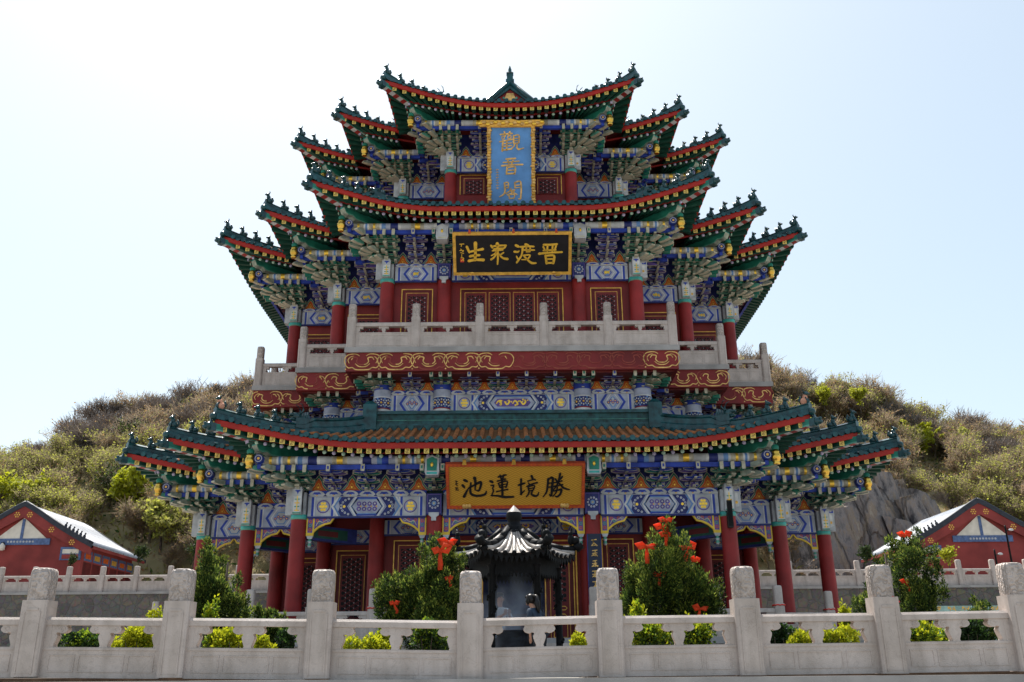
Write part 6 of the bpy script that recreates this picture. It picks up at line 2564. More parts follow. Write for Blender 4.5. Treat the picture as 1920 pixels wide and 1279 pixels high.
def np_mesh(name, v, f, mi, mats, smooth=False):
    me = bpy.data.meshes.new(name)
    n, k = f.shape
    me.vertices.add(len(v))
    me.vertices.foreach_set('co', np.asarray(v, np.float32).ravel())
    me.loops.add(n * k)
    me.loops.foreach_set('vertex_index', f.astype(np.int32).ravel())
    me.polygons.add(n)
    me.polygons.foreach_set('loop_start', np.arange(0, n * k, k, dtype=np.int32))
    me.polygons.foreach_set('loop_total', np.full(n, k, np.int32))
    for m in mats:
        me.materials.append(MATS[m])
    me.polygons.foreach_set('material_index', np.asarray(mi, np.int32))
    if smooth:
        me.polygons.foreach_set('use_smooth', np.ones(n, bool))
    me.update(calc_edges=True)
    return me


c_, s_ = math.cos(R(PITCH)), math.sin(R(PITCH))


def px2m(p):
    return (c_ * p.y + s_ * p.z) / FPX


JM = [('juniper_dark', 0.42), ('juniper', 0.42), ('juniper_lit_tip', 0.16)]


def juniper(label, base_px, d, clumps, seed, n, group='clipped junipers behind the balustrade'):
    r = random.Random(seed)
    b = at(base_px, 1255, d)
    root = thing('juniper', label, 'juniper', (b.x, d, -0.08), group=group)
    cs, rs = [], []
    for (px, py, rp) in clumps:
        for k in range(2 if rp > 14 else 1):
            p = at(px, py, d)
            s = px2m(p) * rp
            dy = (r.uniform(-1.0, -0.1) if k == 0 else r.uniform(0.0, 1.0)) * max(0.15, 0.6 - abs(px - base_px) * px2m(p) * 0.4)
            if k == 1:
                p = p + Vector((r.uniform(-.3, .3) * s, 0, r.uniform(-.3, .3) * s))
            cs.append((p.x - b.x, dy, p.z + 0.08))
            rs.append((s * 0.74, s * 0.74, s * 1.0))
            # flame-like sprigs on the clump
            for q in range(4):
                a = r.uniform(0, 2 * PI)
                cs.append((p.x - b.x + r.uniform(0.55, 1.05) * s * math.cos(a), dy - 0.6 * s * abs(math.sin(a)), p.z + 0.08 + s * r.uniform(-0.3, 1.0)))
                rs.append((s * r.uniform(0.20, 0.36), s * 0.28, s * r.uniform(0.45, 0.95)))
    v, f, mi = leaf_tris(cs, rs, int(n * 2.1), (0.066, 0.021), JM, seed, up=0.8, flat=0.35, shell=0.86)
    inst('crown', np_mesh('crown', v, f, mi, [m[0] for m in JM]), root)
    m = MB()
    top = max(c[2] for c in cs)
    m.tube([(0, 0, 0), (0.02, 0, top * 0.5), (0, 0, top * 0.85)], [0.07, 0.05, 0.015], 'bark', 7)
    for k in range(6):
        a, z = r.uniform(0, 2 * PI), top * r.uniform(0.15, 0.6)
        m.tube([(0, 0, z), (0.16 * math.cos(a), 0.16 * math.sin(a), z + 0.2), (0.26 * math.cos(a), 0.26 * math.sin(a), z + 0.4)], [0.03, 0.02, 0.008], 'bark', 5)
    m.build('trunk', root)
    return root


juniper('slim pointed juniper beside the left corner of the pavilion', 408, 19.0, [(404, 1024, 7), (403, 1040, 11), (402, 1060, 16), (398, 1085, 20), (396, 1110, 23), (398, 1135, 27), (428, 1110, 14), (446, 1092, 10), (438, 1135, 20), (418, 1162, 30), (384, 1152, 18), (440, 1165, 22), (410, 1190, 30)], 1, 15000)
juniper('broad bushy juniper with a taller tip left of the incense shelter', 795, 19.0, [(821, 1008, 6), (821, 1026, 11), (812, 1050, 20), (836, 1045, 18), (822, 1080, 28), (852, 1064, 16), (868, 1054, 9), (720, 1116, 15), (735, 1106, 17), (750, 1092, 12), (765, 1120, 27), (790, 1106, 25), (780, 1150, 34), (725, 1145, 22), (830, 1120, 29), (860, 1110, 20), (852, 1150, 28), (820, 1165, 30), (745, 1170, 27), (790, 1195, 34), (840, 1195, 30)], 2, 24000)
juniper('large cone-shaped juniper hung with red ribbons right of the incense shelter', 1252, 19.0, [(1248, 984, 7), (1247, 1004, 12), (1240, 1030, 22), (1264, 1030, 17), (1220, 1060, 23), (1250, 1065, 30), (1285, 1060, 19), (1195, 1090, 21), (1230, 1100, 35), (1275, 1100, 32), (1310, 1095, 19), (1180, 1085, 12), (1190, 1130, 25), (1230, 1140, 36), (1280, 1140, 34), (1320, 1125, 25), (1340, 1110, 12), (1175, 1150, 17), (1335, 1145, 19), (1200, 1168, 28), (1300, 1168, 30), (1250, 1190, 36)], 3, 28000)
juniper('open-branched juniper behind the second post from the right end', 1690, 19.0, [(1700, 1006, 8), (1690, 1025, 14), (1673, 1030, 12), (1660, 1020, 8), (1705, 1042, 16), (1690, 1057, 20), (1715, 1062, 14), (1740, 1040, 10), (1746, 1060, 13), (1736, 1082, 12), (1680, 1087, 18), (1756, 1076, 8), (1690, 1112, 18), (1722, 1112, 22), (1752, 1116, 15), (1620, 1132, 16), (1605, 1142, 12), (1700, 1142, 22), (1736, 1148, 18), (1641, 1060, 9), (1626, 1110, 11), (1690, 1180, 28)], 4, 11000)
juniper('little dark juniper at the right end of the bed', 1818, 18.4, [(1812, 1130, 5), (1816, 1143, 8), (1834, 1140, 5), (1822, 1158, 12), (1815, 1180, 18), (1840, 1185, 16), (1830, 1200, 18)], 5, 3500)
juniper('low dark juniper in front of the left pavilion steps', 498, 18.4, [(487, 1150, 9), (500, 1160, 12), (515, 1158, 9), (478, 1160, 9), (500, 1185, 18), (520, 1190, 18), (530, 1165, 8)], 6, 3800)


def shrub(label, px, ytop, hw, d, mats, seed, n=1500, size=(0.06, 0.042)):
    r = random.Random(seed)
    b = at(px, 1255, d)
    t = at(px, ytop, d)
    s = px2m(t)
    H = t.z + 0.08
    root = thing('shrub', label, 'shrub', (b.x, d, -0.08), group='low shrubs of the planting bed')
    cs, rs = [], []
    for k in range(9):
        a = r.uniform(0, 2 * PI)
        q = r.uniform(0, 0.85) * hw * s * 1.15
        cs.append((q * math.cos(a), q * math.sin(a) * 0.7, H * r.uniform(0.55, 0.86)))
        rs.append((hw * s * 0.46, hw * s * 0.40, H * 0.22))
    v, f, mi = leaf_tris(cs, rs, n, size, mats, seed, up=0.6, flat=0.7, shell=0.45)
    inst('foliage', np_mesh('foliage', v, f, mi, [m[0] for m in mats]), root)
    m = MB()
    for k in range(6):
        a = 2 * PI * k / 6
        m.tube([(0, 0, 0), (0.12 * math.cos(a), 0.12 * math.sin(a), H * 0.4), (0.25 * hw * s * 2 * math.cos(a), 0.2 * math.sin(a), H * 0.75)], [0.015, 0.011, 0.005], 'bark', 5)
    m.build('stem', root)


YM = [('leaf_lime', 0.3), ('leaf_yellow', 0.7)]
LM = [('leaf_green', 0.35), ('leaf_lime', 0.45), ('leaf_yellow', 0.2)]
GM = [('leaf_dark', 0.3), ('leaf_green', 0.5), ('leaf_lime', 0.2)]
DM = [('leaf_dark', 0.7), ('leaf_green', 0.3)]
for i, (lab, px, yt, hw, d, mats) in enumerate([
        ('bright yellow shrub in the opening right of the leftmost post', 247, 1181, 42, 16.9, YM),
        ('dull green shrub beside the leftmost post', 150, 1186, 40, 17.0, GM),
        ('greenish shrub seen beside the post near the left corner column', 398, 1184, 26, 16.9, LM),
        ('yellow shrub below the slim pointed juniper', 440, 1182, 36, 16.8, YM),
        ('small yellow shrub at the third opening from the left', 492, 1194, 18, 16.7, YM),
        ('dark shrub below the low juniper', 525, 1180, 22, 17.2, DM),
        ('yellow shrub under the left end of the broad juniper', 690, 1196, 36, 16.7, YM),
        ('lime shrub rising between two yellow ones under the broad juniper', 728, 1178, 22, 17.0, LM),
        ('mid green shrub under the middle of the broad juniper', 800, 1166, 42, 17.2, GM),
        ('small yellow shrub right of the woman', 1087, 1191, 16, 16.7, YM),
        ('lime green shrub under the left side of the cone-shaped juniper', 1210, 1162, 42, 17.0, LM),
        ('lime shrub under the right side of the cone-shaped juniper', 1305, 1165, 48, 17.0, LM),
        ('dark shrub in the opening right of the cone-shaped juniper', 1462, 1172, 34, 17.3, DM),
        ('small yellow shrub left of a vase in the balustrade', 1506, 1189, 22, 16.7, YM),
        ('large yellow shrub under the open-branched juniper', 1566, 1172, 36, 16.9, YM),
        ('lime shrub in the last full opening of the balustrade', 1738, 1170, 48, 16.9, LM),
        ('dark shrub beside the rightmost post', 1826, 1166, 34, 17.0, DM),
        ('thin yellow shrub standing above the rail on the far left', 280, 1146, 14, 17.6, YM),
        ('yellow sprig above the rail left of the open-branched juniper', 1598, 1136, 16, 17.6, YM),
        ('lime sprig above the rail before the cone-shaped juniper', 1200, 1136, 14, 17.4, LM),
        ('lime sprigs above the rail below the slim pointed juniper', 385, 1122, 13, 17.6, LM)]):
    shrub(lab, px, yt, hw, d, mats, 40 + i, 3000 if hw > 20 else 1300)

# soil of the bed
m = MB()
m.box(-11.5, -1.6, 16.0, 20.2, -0.088, -0.03, 'bark')
m.box(1.2, 11.5, 16.0, 20.2, -0.088, -0.03, 'bark')
tag(m.build('soil'), kind='structure')


def red_ribbon(label, px, py, d, size, seed, tails=2):
    r = random.Random(seed)
    p = at(px, py, d)
    s = px2m(p) * size * 1.45
    m = MB()

    def strip(P, w):
        vs, fs = [], []
        for k, (q, ww) in enumerate(zip(P, w)):
            q = Vector(q)
            t = Vector(P[min(k + 1, len(P) - 1)]) - Vector(P[max(k - 1, 0)])
            sd = t.cross(Vector((0.2, 1, 0.1))).normalized()
            nn = t.cross(sd).normalized()
            for a, b in ((-1, -1), (1, -1), (1, 1), (-1, 1)):
                vs.append(tuple(q + sd * ww * a + nn * 0.008 * b + nn * (0.25 * ww * (1 if k % 2 else -1))))
        for k in range(len(P) - 1):
            for j in range(4):
                j2 = (j + 1) % 4
                fs.append((k * 4 + j, k * 4 + j2, k * 4 + 4 + j2, k * 4 + 4 + j))
        n = len(P) - 1
        m.add(vs, fs + [(3, 2, 1, 0), (n * 4, n * 4 + 1, n * 4 + 2, n * 4 + 3)], 'ribbon', True)
    m.blob((0, 0, 0), (0.20 * s, 0.18 * s, 0.20 * s), 'ribbon', 8, 6, 0.2, r)
    for sx in (-1, 1):
        u, v = r.uniform(0.5, 0.9), r.uniform(0.1, 0.8)
        strip([(0, -0.02, 0), (sx * u * 0.5 * s, -0.1 * s, v * s * 0.8), (sx * u * s, -0.05 * s, v * s * 0.6), (sx * u * 0.75 * s, -0.15 * s, -0.05 * s), (0, -0.05, 0)], [0.10 * s, 0.20 * s, 0.24 * s, 0.2 * s, 0.08 * s])
    for k in range(tails):
        sx = r.uniform(-0.5, 0.5)
        strip([(0, -0.03, 0), (sx * 0.4 * s, -0.1 * s, -0.5 * s), (sx * s, -0.06 * s, -1.0 * s), (sx * 0.8 * s, -0.1 * s, -1.4 * s)], [0.08 * s, 0.16 * s, 0.20 * s, 0.17 * s])
    o = m.build('red_ribbon', None, (p.x, d, p.z))
    tag(o, label, 'ribbon', 'red ribbons tied to the junipers')


for i, (lab, px, py, sz, tl) in enumerate([
        ('red ribbon sticking out at the top right of the broad juniper', 842, 1018, 15, 0), ('red bow with two tails near the tip of the broad juniper', 826, 1034, 17, 2),
        ('red ribbon low on the left of the broad juniper', 739, 1132, 9, 1), ('small red ribbon in the middle right of the broad juniper', 842, 1086, 7, 1),
        ('red ribbon at the very tip of the cone-shaped juniper', 1249, 976, 11, 1), ('red ribbon just under the tip of the cone-shaped juniper', 1244, 990, 12, 1), ('third red ribbon down from the tip of the cone-shaped juniper', 1249, 1004, 10, 1),
        ('large red ribbon on the upper left side of the cone-shaped juniper', 1212, 1026, 15, 1), ('red ribbon high on the right side of the cone-shaped juniper', 1291, 1028, 12, 2), ('round red ribbon on the right edge of the cone-shaped juniper', 1304, 1052, 9, 0),
        ('dull red ribbon deep in the middle of the cone-shaped juniper', 1236, 1080, 9, 1), ('red ribbon at the lower right of the cone-shaped juniper', 1312, 1142, 12, 1),
        ('red ribbon across the top of the open-branched juniper', 1695, 1004, 12, 0), ('red ribbon in the middle of the open-branched juniper', 1697, 1092, 8, 1)]):
    red_ribbon(lab, px, py, 18.45 if px != 826 else 18.4, sz, 70 + i, tl)
# red cords round posts
for lab, x, y in (('red cord round the terrace post left of the broad juniper', -4.43, -(8.3 + 2 * S)), ('red cord round the terrace post below the right front column', 6.37, -(8.3 + 2 * S)), ('red cord round the terrace post at the right front corner', 8.3, -(8.3 + 2 * S)), ('red cord round the rightmost post of the pavilion terrace', 8.3 + S, -(8.3 + S))):
    m = MB()
    n = 16
    q = [(0.160 * math.cos(2 * PI * k / n) / max(abs(math.cos(2 * PI * k / n)), abs(math.sin(2 * PI * k / n))) , 0.160 * math.sin(2 * PI * k / n) / max(abs(math.cos(2 * PI * k / n)), abs(math.sin(2 * PI * k / n))), 0.01 * math.sin(3 * k)) for k in range(n + 1)]
    m.tube(q, 0.022, 'string', 6)
    tag(m.build('red_thread', None, (x, CY + y, 1.0 + 0.93)), lab, 'thread', 'red cords tied round posts')
p = at(1672, 1113, 15.3)
m = MB()
m.tube([(0, 0, 0), (0.05, -0.01, -0.05), (0.10, 0.0, -0.07), (0.16, 0.0, -0.13)], [0.018, 0.022, 0.02, 0.012], 'string', 6)
tag(m.build('red_thread', None, (p.x - 0.03, 15.36, p.z)), 'short loose red cord end on the second large post from the right', 'thread', 'red cords tied round posts')

# ------------------------------------------------------------------ retaining walls, upper balustrades and houses
for sx, lab, lab2, (xa, xb) in ((-1, 'rubble stone retaining wall on the left behind the terrace', 'distant white balustrade on the left retaining wall below the gabled house', (-48, -9.0)),
                                (1, 'rubble stone retaining wall on the right behind the terrace', 'distant white balustrade on the right retaining wall below the gabled house', (9.0, 48))):
    root = thing('retaining_wall', lab, 'wall', (0, 60, 0), group='retaining walls')
    m = MB()
    m.box(xa, xb, 0.0, 1.2, -0.09, 4.86, 'rubble_wall')
    m.build('stonework', root)
    m = MB()
    m.box(xa, xb, -0.10, 1.3, 4.86, 5.0, 'stone_slab')
    m.build('coping', root)
    root = thing('stone_balustrade', lab2, 'balustrade', (0, 60.3, 0), group='upper balustrades')
    n = 18
    xs = [xa + (xb - xa) * k / n for k in range(n + 1)]
    balustrade_run(root, xs, 0.0, 5.0, 1.62, 0.36, 0.32, 1.08, 0.68, 0.92, 1.06, carved=False)
# pale green painted panel at the foot of the right wall
root = thing('painted_panel', 'pale green painted panel leaning at the foot of the right retaining wall', 'panel', (0, 58.8, 0))
a, b = at(1745, 1150, 58.8), at(1880, 1150, 58.8)
m = MB()
m.box(a.x, b.x, -0.06, 0.0, 1.6, at(1800, 1136, 58.8).z, 'paint_mint')
for k in range(5):
    x = a.x + (b.x - a.x) * (k + 0.5) / 5
    scribble(m, x, at(1800, 1141, 58.8).z, 0.5, 0.35, -0.066, 'gold', k, 2)
m.build('board', root)
m = MB()
for x in (a.x, (a.x + b.x) / 2, b.x):
    m.box(x - 0.05, x + 0.05, -0.04, 0.04, -0.09, 1.6, 'iron')
m.build('frame', root)


def house(label, peak_px, peak_py, half, eave_dz, depth, d, ground, far_down):
    """gable end towards the camera, ridge running back"""
    P = at(peak_px, peak_py, d)
    root = thing('house', label, 'house', (P.x, d, ground), group='red gabled houses on the upper terrace')
    hz = P.z - ground
    ez = hz - eave_dz
    w = half - 0.75

    def slope(x):
        """roof height at distance x from the ridge, a sagging curve"""
        t = abs(x) / half
        return hz - eave_dz * (1.18 * t - 0.18 * t * t) + (0.10 * (1 - min(1, t * 5)) ** 2 * -1)
    N = 10
    xs = [half * k / N for k in range(N + 1)]
    m = MB()
    wall_top = [(x, slope(x) - 0.28) for x in [-w + 2 * w * k / 12 for k in range(13)]]
    m.prism([(-w, 0), (w, 0)] + wall_top[::-1], 0.0, depth - 0.6, 'house_red')
    m.build('wall', root)
    for s in (-1, 1):
        m = MB()
        vs, fs = [], []
        for k, x in enumerate(xs):
            for y in (-0.32, depth):
                vs.append((s * x, y, slope(x)))
        for k in range(N):
            a = 2 * k
            fs.append((a, a + 1, a + 3, a + 2) if s < 0 else (a, a + 2, a + 3, a + 1))
        m.add(vs, fs, 'roof_grey', True)
        vs2 = [(a, b, c - 0.12) for a, b, c in vs]
        m.add(vs2, [f[::-1] for f in fs], 'house_red')
        n = int(depth / 0.30)
        for k in range(n):
            y = -0.15 + (depth) * k / n
            m.tube([(s * x, y, slope(x) + 0.03) for x in xs[::2]], 0.075, 'roof_grey', 5)
        # eave edge
        m.box(min(s * (half - 0.05), s * half), max(s * (half - 0.05), s * half), -0.30, depth, slope(half) - 0.22, slope(half) - 0.01, 'house_red')
        o = m.build('roof', root)
        # dark tiled verge and red barge board on both gable ends
        for (yy, nm) in ((-0.36, 0), (depth, 1)):
            g = MB()
            g.prism([(s * x, slope(x) + 0.10) for x in xs] + [(s * x, slope(x) - 0.16) for x in xs[::-1]], yy, yy + 0.3, 'roof_trim')
            if nm == 0:
                g.tube([(s * x, yy + 0.12, slope(x) + 0.14) for x in xs], 0.13, 'roof_trim', 7)
            g.build('verge', root)
        g = MB()
        g.prism([(s * x, slope(x) - 0.162) for x in xs] + [(s * x, slope(x) - 0.95 + 0.25 * (x / half)) for x in xs[::-1]], -0.30, -0.22, 'house_red')
        for cx in (0.45, 0.45 + half * 0.33, half * 0.72):
            for a in range(7):
                rr = 0.16 if a else 0
                g.ring(s * cx + rr * math.cos(a * PI / 3), slope(cx) - 0.52 + rr * math.sin(a * PI / 3), 0.055, -0.304, 'gold', 7)
        g.build('barge_board', root)
        g = MB()
        for k in range(6):
            x = half * (0.60 + 0.055 * k)
            z = slope(x) + 0.16
            g.blob((s * x, -0.24, z + 0.14), (0.12, 0.08, 0.16), 'roof_trim', 6, 4)
            g.blob((s * (x + 0.06), -0.24, z + 0.34), (0.07, 0.05, 0.08), 'roof_trim', 6, 4)
        g.build('ridge_figures', root)
        # painted cornice block at the shoulder of the gable
        g = MB()
        x0, x1 = s * (w - 1.5), s * (w - 0.05)
        z1 = slope(w) - 0.35
        g.box(min(x0, x1), max(x0, x1), -0.12, 0.0, z1 - 1.0, z1 - 0.1, 'house_blue')
        g.box(min(x0, x1) + 0.15, max(x0, x1) - 0.15, -0.135, -0.12, z1 - 0.55, z1 - 0.25, 'plaster')
        g.box(min(x0, x1) + 0.15, max(x0, x1) - 0.15, -0.135, -0.12, z1 - 0.92, z1 - 0.62, 'house_red')
        g.build('cornice', root)
        # painted side wall under the eave
        g = MB()
        for k in range(int(depth / 1.5)):
            y = 0.4 + k * 1.5
            xw = s * (w + 0.004)
            for (zz0, zz1, mt) in ((ez - 0.95, ez - 0.25, 'house_blue'), (ez - 2.6, ez - 1.05, 'red_dark')):
                vs = [(xw, y, zz0), (xw, y + 1.3, zz0), (xw, y + 1.3, zz1), (xw, y, zz1)]
                g.add(vs, [(0, 1, 2, 3) if s > 0 else (3, 2, 1, 0)], mt)
            vs = [(s * (w + 0.01), y + 0.2, ez - 0.8), (s * (w + 0.01), y + 1.1, ez - 0.8), (s * (w + 0.01), y + 1.1, ez - 0.45), (s * (w + 0.01), y + 0.2, ez - 0.45)]
            g.add(vs, [(0, 1, 2, 3) if s > 0 else (3, 2, 1, 0)], 'gold' if k % 2 else 'orange')
        g.build('painted_frieze', root)
    g = MB()
    gz = slope(0) - 1.05
    g.prism([(-half * 0.34, gz - 1.35), (half * 0.34, gz - 1.35), (0, gz + 0.12)], -0.05, 0.0, 'plaster')
    g.box(-0.10, 0.10, -0.09, -0.05, gz - 1.35, gz, 'house_blue')
    g.build('gable_panel', root)
    g = MB()
    g.box(-half * 0.40, half * 0.40, -0.10, 0.0, gz - 1.80, gz - 1.36, 'house_blue')
    for k in range(9):
        g.ring((k - 4) * 0.22, gz - 1.58, 0.08, -0.105, 'pale', 6)
    g.build('painted_beam', root)
    return root


h1 = house('red gabled house with a pale roof slope at the left edge above the retaining wall', 52, 944, 5.2, 3.05, 9.5, 66.0, 5.0, 0)
g = MB()
p = at(6, 1023, 65.85)
g.box(-0.10, 0.10, -0.16, 0.0, 0.12, 0.20, 'iron')
g.lathe([(0.10, -0.36), (0.20, -0.30), (0.20, -0.02), (0.12, 0.06), (0.06, 0.16)], 0, -0.12, 'plaster', 10)
tag(g.build('wall_lamp', None, (p.x, 65.85, p.z)), 'small pale wall lamp on the left gabled house', 'lamp')
h2 = house('red gabled house with a sunlit white roof slope on the right above the retaining wall', 1829, 938, 5.3, 3.1, 9.5, 66.0, 5.0, 0)
for px, y0, y1, lab in ((1884, 985, 1055, 'tall thin dark pole before the right gabled house'), (1864, 1030, 1062, 'short thin dark pole before the right gabled house')):
    a, b = at(px, y0, 62.5), at(px, y1, 62.5)
    g = MB()
    g.tube([(0, 0, 5.0 - a.z), (0, 0, -0.15), (0, 0, 0)], [0.07, 0.06, 0.05], 'iron', 8)
    g.tube([(0, 0, -0.4), (0.25, -0.1, -0.3)], 0.03, 'iron', 6)
    g.blob((0.3, -0.12, -0.32), (0.18, 0.1, 0.08), 'pale', 8, 5)
    tag(g.build('lamp_post', None, (a.x, 62.5, a.z)), lab, 'lamp post', 'lamp posts')

# ------------------------------------------------------------------ upper terrace, hill and cliff
m = MB()
m.box(-90, 90, 61.2, 80.0, -1.69, 4.98, 'paving')
tag(m.build('upper_terrace'), kind='structure')
RD = 112.0
SKY = [(-420, 900), (-160, 880), (0, 868), (60, 852), (112, 862), (150, 810), (205, 770), (265, 757), (335, 745), (400, 733), (465, 718), (700, 655), (960, 620), (1250, 640), (1450, 690), (1530, 703), (1590, 722), (1650, 745), (1700, 768), (1800, 790), (1920, 808), (2100, 830), (2400, 870)]
RX, RZ = [], []
for px, py in SKY:
    p = at(px, py + 58, RD)
    RX.append(p.x)
    RZ.append(p.z)
RX, RZ = np.array(RX), np.array(RZ)


def vnoise(x, y, s, seed):
    """cheap smooth value noise"""
    x, y = np.asarray(x) / s, np.asarray(y) / s
    xi, yi = np.floor(x).astype(int), np.floor(y).astype(int)
    fx, fy = x - xi, y - yi
    fx, fy = fx * fx * (3 - 2 * fx), fy * fy * (3 - 2 * fy)
    h = lambda a, b: (np.sin(a * 127.1 + b * 311.7 + seed * 17.3) * 43758.5453) % 1.0
    return (h(xi, yi) * (1 - fx) + h(xi + 1, yi) * fx) * (1 - fy) + (h(xi, yi + 1) * (1 - fx) + h(xi + 1, yi + 1) * fx) * fy


def hill_z(x, y):
    x, y = np.asarray(x, float), np.asarray(y, float)
    rz = np.interp(x, RX, RZ)
    t = np.clip((y - 74) / (RD - 74), 0, 1)
    up = 4.6 + (rz - 4.6) * (t ** 0.92)
    back = np.clip((y - RD) / 90.0, 0, 1)
    z = up * (1 - back) ** 1.5 - 1.7 * back
    z = z + (vnoise(x, y, 9, 1) - 0.5) * 2.0 * np.clip(t * 3, 0, 1) * (1 - back) + (vnoise(x, y, 3.5, 2) - 0.5) * 0.8 * (1 - back)
    # the quarry floor in front of the rock face
    z = np.where((x > 23.5) & (x < 43.5) & (y < 82.5), 4.5, z)
    return z


gx = np.arange(-130, 131, 2.0)
gy = np.concatenate([np.arange(74, 118, 1.6), np.arange(118, 206, 5.0)])
X, Y = np.meshgrid(gx, gy)
Z = hill_z(X, Y)
nx, ny = len(gx), len(gy)
V = np.stack([X.ravel(), Y.ravel(), Z.ravel()], 1)
ii = (np.arange(ny - 1)[:, None] * nx + np.arange(nx - 1)[None, :]).ravel()
Fq = np.stack([ii, ii + 1, ii + nx + 1, ii + nx], 1)
tag(inst('hill', np_mesh('hill', V, Fq, np.zeros(len(Fq), int), ['hill_soil'], True)), kind='structure')

# quarried rock face to the right of the pavilion: a faceted block mass
r_ = np.random.default_rng(21)
rc = random.Random(9)
me = bpy.data.meshes.new('cliff')
bm = bmesh.new()
TOPX = [1480, 1540, 1575, 1600, 1640, 1690, 1735, 1775, 1805, 1860]
TOPY = [960, 925, 895, 884, 878, 884, 905, 925, 965, 1020]
# tall leaning slabs of broken rock, one behind and beside another, fused into one face
for k in range(85):
    px = rc.uniform(1495, 1835)
    d = 77.0 + rc.uniform(0, 6.0)
    f = rc.uniform(0.45, 1.0) if d < 79.5 else rc.uniform(0.8, 1.03)
    zt = 4.6 + (at(px, float(np.interp(px, TOPX, TOPY)), d).z - 4.6) * f
    w = rc.uniform(0.7, 2.0)
    c = at(px, 1000, d)
    lean = rc.uniform(0.05, 0.32)
    h = zt - 4.0
    nseg = 4
    rings = []
    n = 7
    base = [(rc.uniform(0.75, 1.15), 2 * PI * i / n + rc.uniform(-0.25, 0.25)) for i in range(n)]
    for q in range(nseg + 1):
        t = q / nseg
        sc = w * (1.05 - 0.35 * t ** 2) * (1 + rc.uniform(-0.07, 0.07))
        ox = -lean * h * t + rc.uniform(-0.15, 0.15)
        tilt = rc.uniform(-0.25, 0.25) if q == nseg else 0
        rings.append([bm.verts.new((c.x + lean * h * 0.5 + ox + sc * r0 * math.cos(a), d + 1.2 + 0.9 * t + sc * 0.75 * r0 * math.sin(a), 4.0 + h * t + tilt * sc * math.cos(a) * 1.6 + rc.uniform(-0.12, 0.12))) for r0, a in base])
    for q in range(nseg):
        for i in range(n):
            bm.faces.new((rings[q][i], rings[q][(i + 1) % n], rings[q + 1][(i + 1) % n], rings[q + 1][i]))
    bm.faces.new(rings[-1])
bmesh.ops.triangulate(bm, faces=[f for f in bm.faces if rc.random() < 0.6])
bm.to_mesh(me)
bm.free()
me.materials.append(MATS['rock'])
tag(inst('cliff', me), kind='structure')

# ------------------------------------------------------------------ trees
def tree_template(H, spread, seed, ntw, nlf, leaf, lmats, twig='twig', tl=0.5):
    """bare-branched spring tree: (verts, quads, mat ids) for trunk+limbs+twigs and for buds; unit base at origin"""
    r = np.random.default_rng(seed)
    rr = random.Random(seed)
    tv, tf = [], []

    def stick(a, b, ra, rb, n=3):
        a, b = np.array(a), np.array(b)
        t = b - a
        t = t / (np.linalg.norm(t) + 1e-9)
        u = np.cross(t, [0.3, 0.9, 0.2])
        u /= np.linalg.norm(u) + 1e-9
        w = np.cross(t, u)
        k0 = len(tv)
        for p, q in ((a, ra), (b, rb)):
            for i in range(n):
                an = 2 * PI * i / n
                tv.append(p + (u * math.cos(an) + w * math.sin(an)) * q)
        for i in range(n):
            j = (i + 1) % n
            tf.append((k0 + i, k0 + j, k0 + n + j, k0 + n + i))
    tips = []

    def grow(p, d, L, rad, lev):
        q = p + d * L
        stick(p, q, rad, rad * 0.65, 4 if lev == 0 else 3)
        if lev >= 3:
            tips.append((q, d))
            return
        nb = rr.randint(3, 4)
        for k in range(nb):
            nd_ = d * 0.75 + np.array([rr.gauss(0, 0.55) * spread, rr.gauss(0, 0.55) * spread, 0.28])
            nd_ /= np.linalg.norm(nd_)
            f = rr.uniform(0.55, 1.0)
            grow(p + d * L * f, nd_, L * rr.uniform(0.55, 0.8), rad * 0.5, lev + 1)
            tips.append((p + d * L * f, nd_))
    grow(np.zeros(3), np.array([0.05, 0, 1.0]), H * 0.36, H * 0.020, 0)
    T = np.array([t[0] for t in tips])
    D = np.array([t[1] for t in tips])
    # fine twigs
    idx = r.integers(0, len(T), ntw)
    p = T[idx] + r.normal(size=(ntw, 3)) * H * 0.035
    dr = D[idx] + r.normal(size=(ntw, 3)) * 0.55 + np.array([0, 0, 0.35])
    dr /= np.linalg.norm(dr, axis=1, keepdims=True)
    L = H * 0.11 * (0.5 + r.random(ntw))[:, None] * tl * 2
    sd = np.cross(dr, r.normal(size=(ntw, 3)))
    sd /= np.linalg.norm(sd, axis=1, keepdims=True)
    wd = H * 0.0040 * (0.6 + 0.8 * r.random(ntw))[:, None]
    q = p + dr * L
    tw = np.stack([p - sd * wd, p + sd * wd, q + sd * wd * 0.3, q - sd * wd * 0.3], 1).reshape(-1, 3)
    nt_ = len(tv)
    V1 = np.concatenate([np.array(tv), tw])
    F1 = np.concatenate([np.array(tf), nt_ + np.arange(ntw * 4).reshape(-1, 4)])
    # buds / young leaves
    idx = r.integers(0, ntw, nlf)
    c = p[idx] + (q - p)[idx] * r.random(nlf)[:, None] + r.normal(size=(nlf, 3)) * H * 0.012
    a1 = r.normal(size=(nlf, 3))
    a1 /= np.linalg.norm(a1, axis=1, keepdims=True)
    a2 = np.cross(a1, r.normal(size=(nlf, 3)))
    a2 /= np.linalg.norm(a2, axis=1, keepdims=True)
    s = leaf * (0.6 + 0.8 * r.random(nlf))[:, None]
    lf = np.stack([c - a1 * s, c - a2 * s * 0.6, c + a1 * s, c + a2 * s * 0.6], 1).reshape(-1, 3)
    F2 = np.arange(nlf * 4).reshape(-1, 4)
    M2 = r.choice(len(lmats), nlf)
    return V1, F1, lf, F2, M2


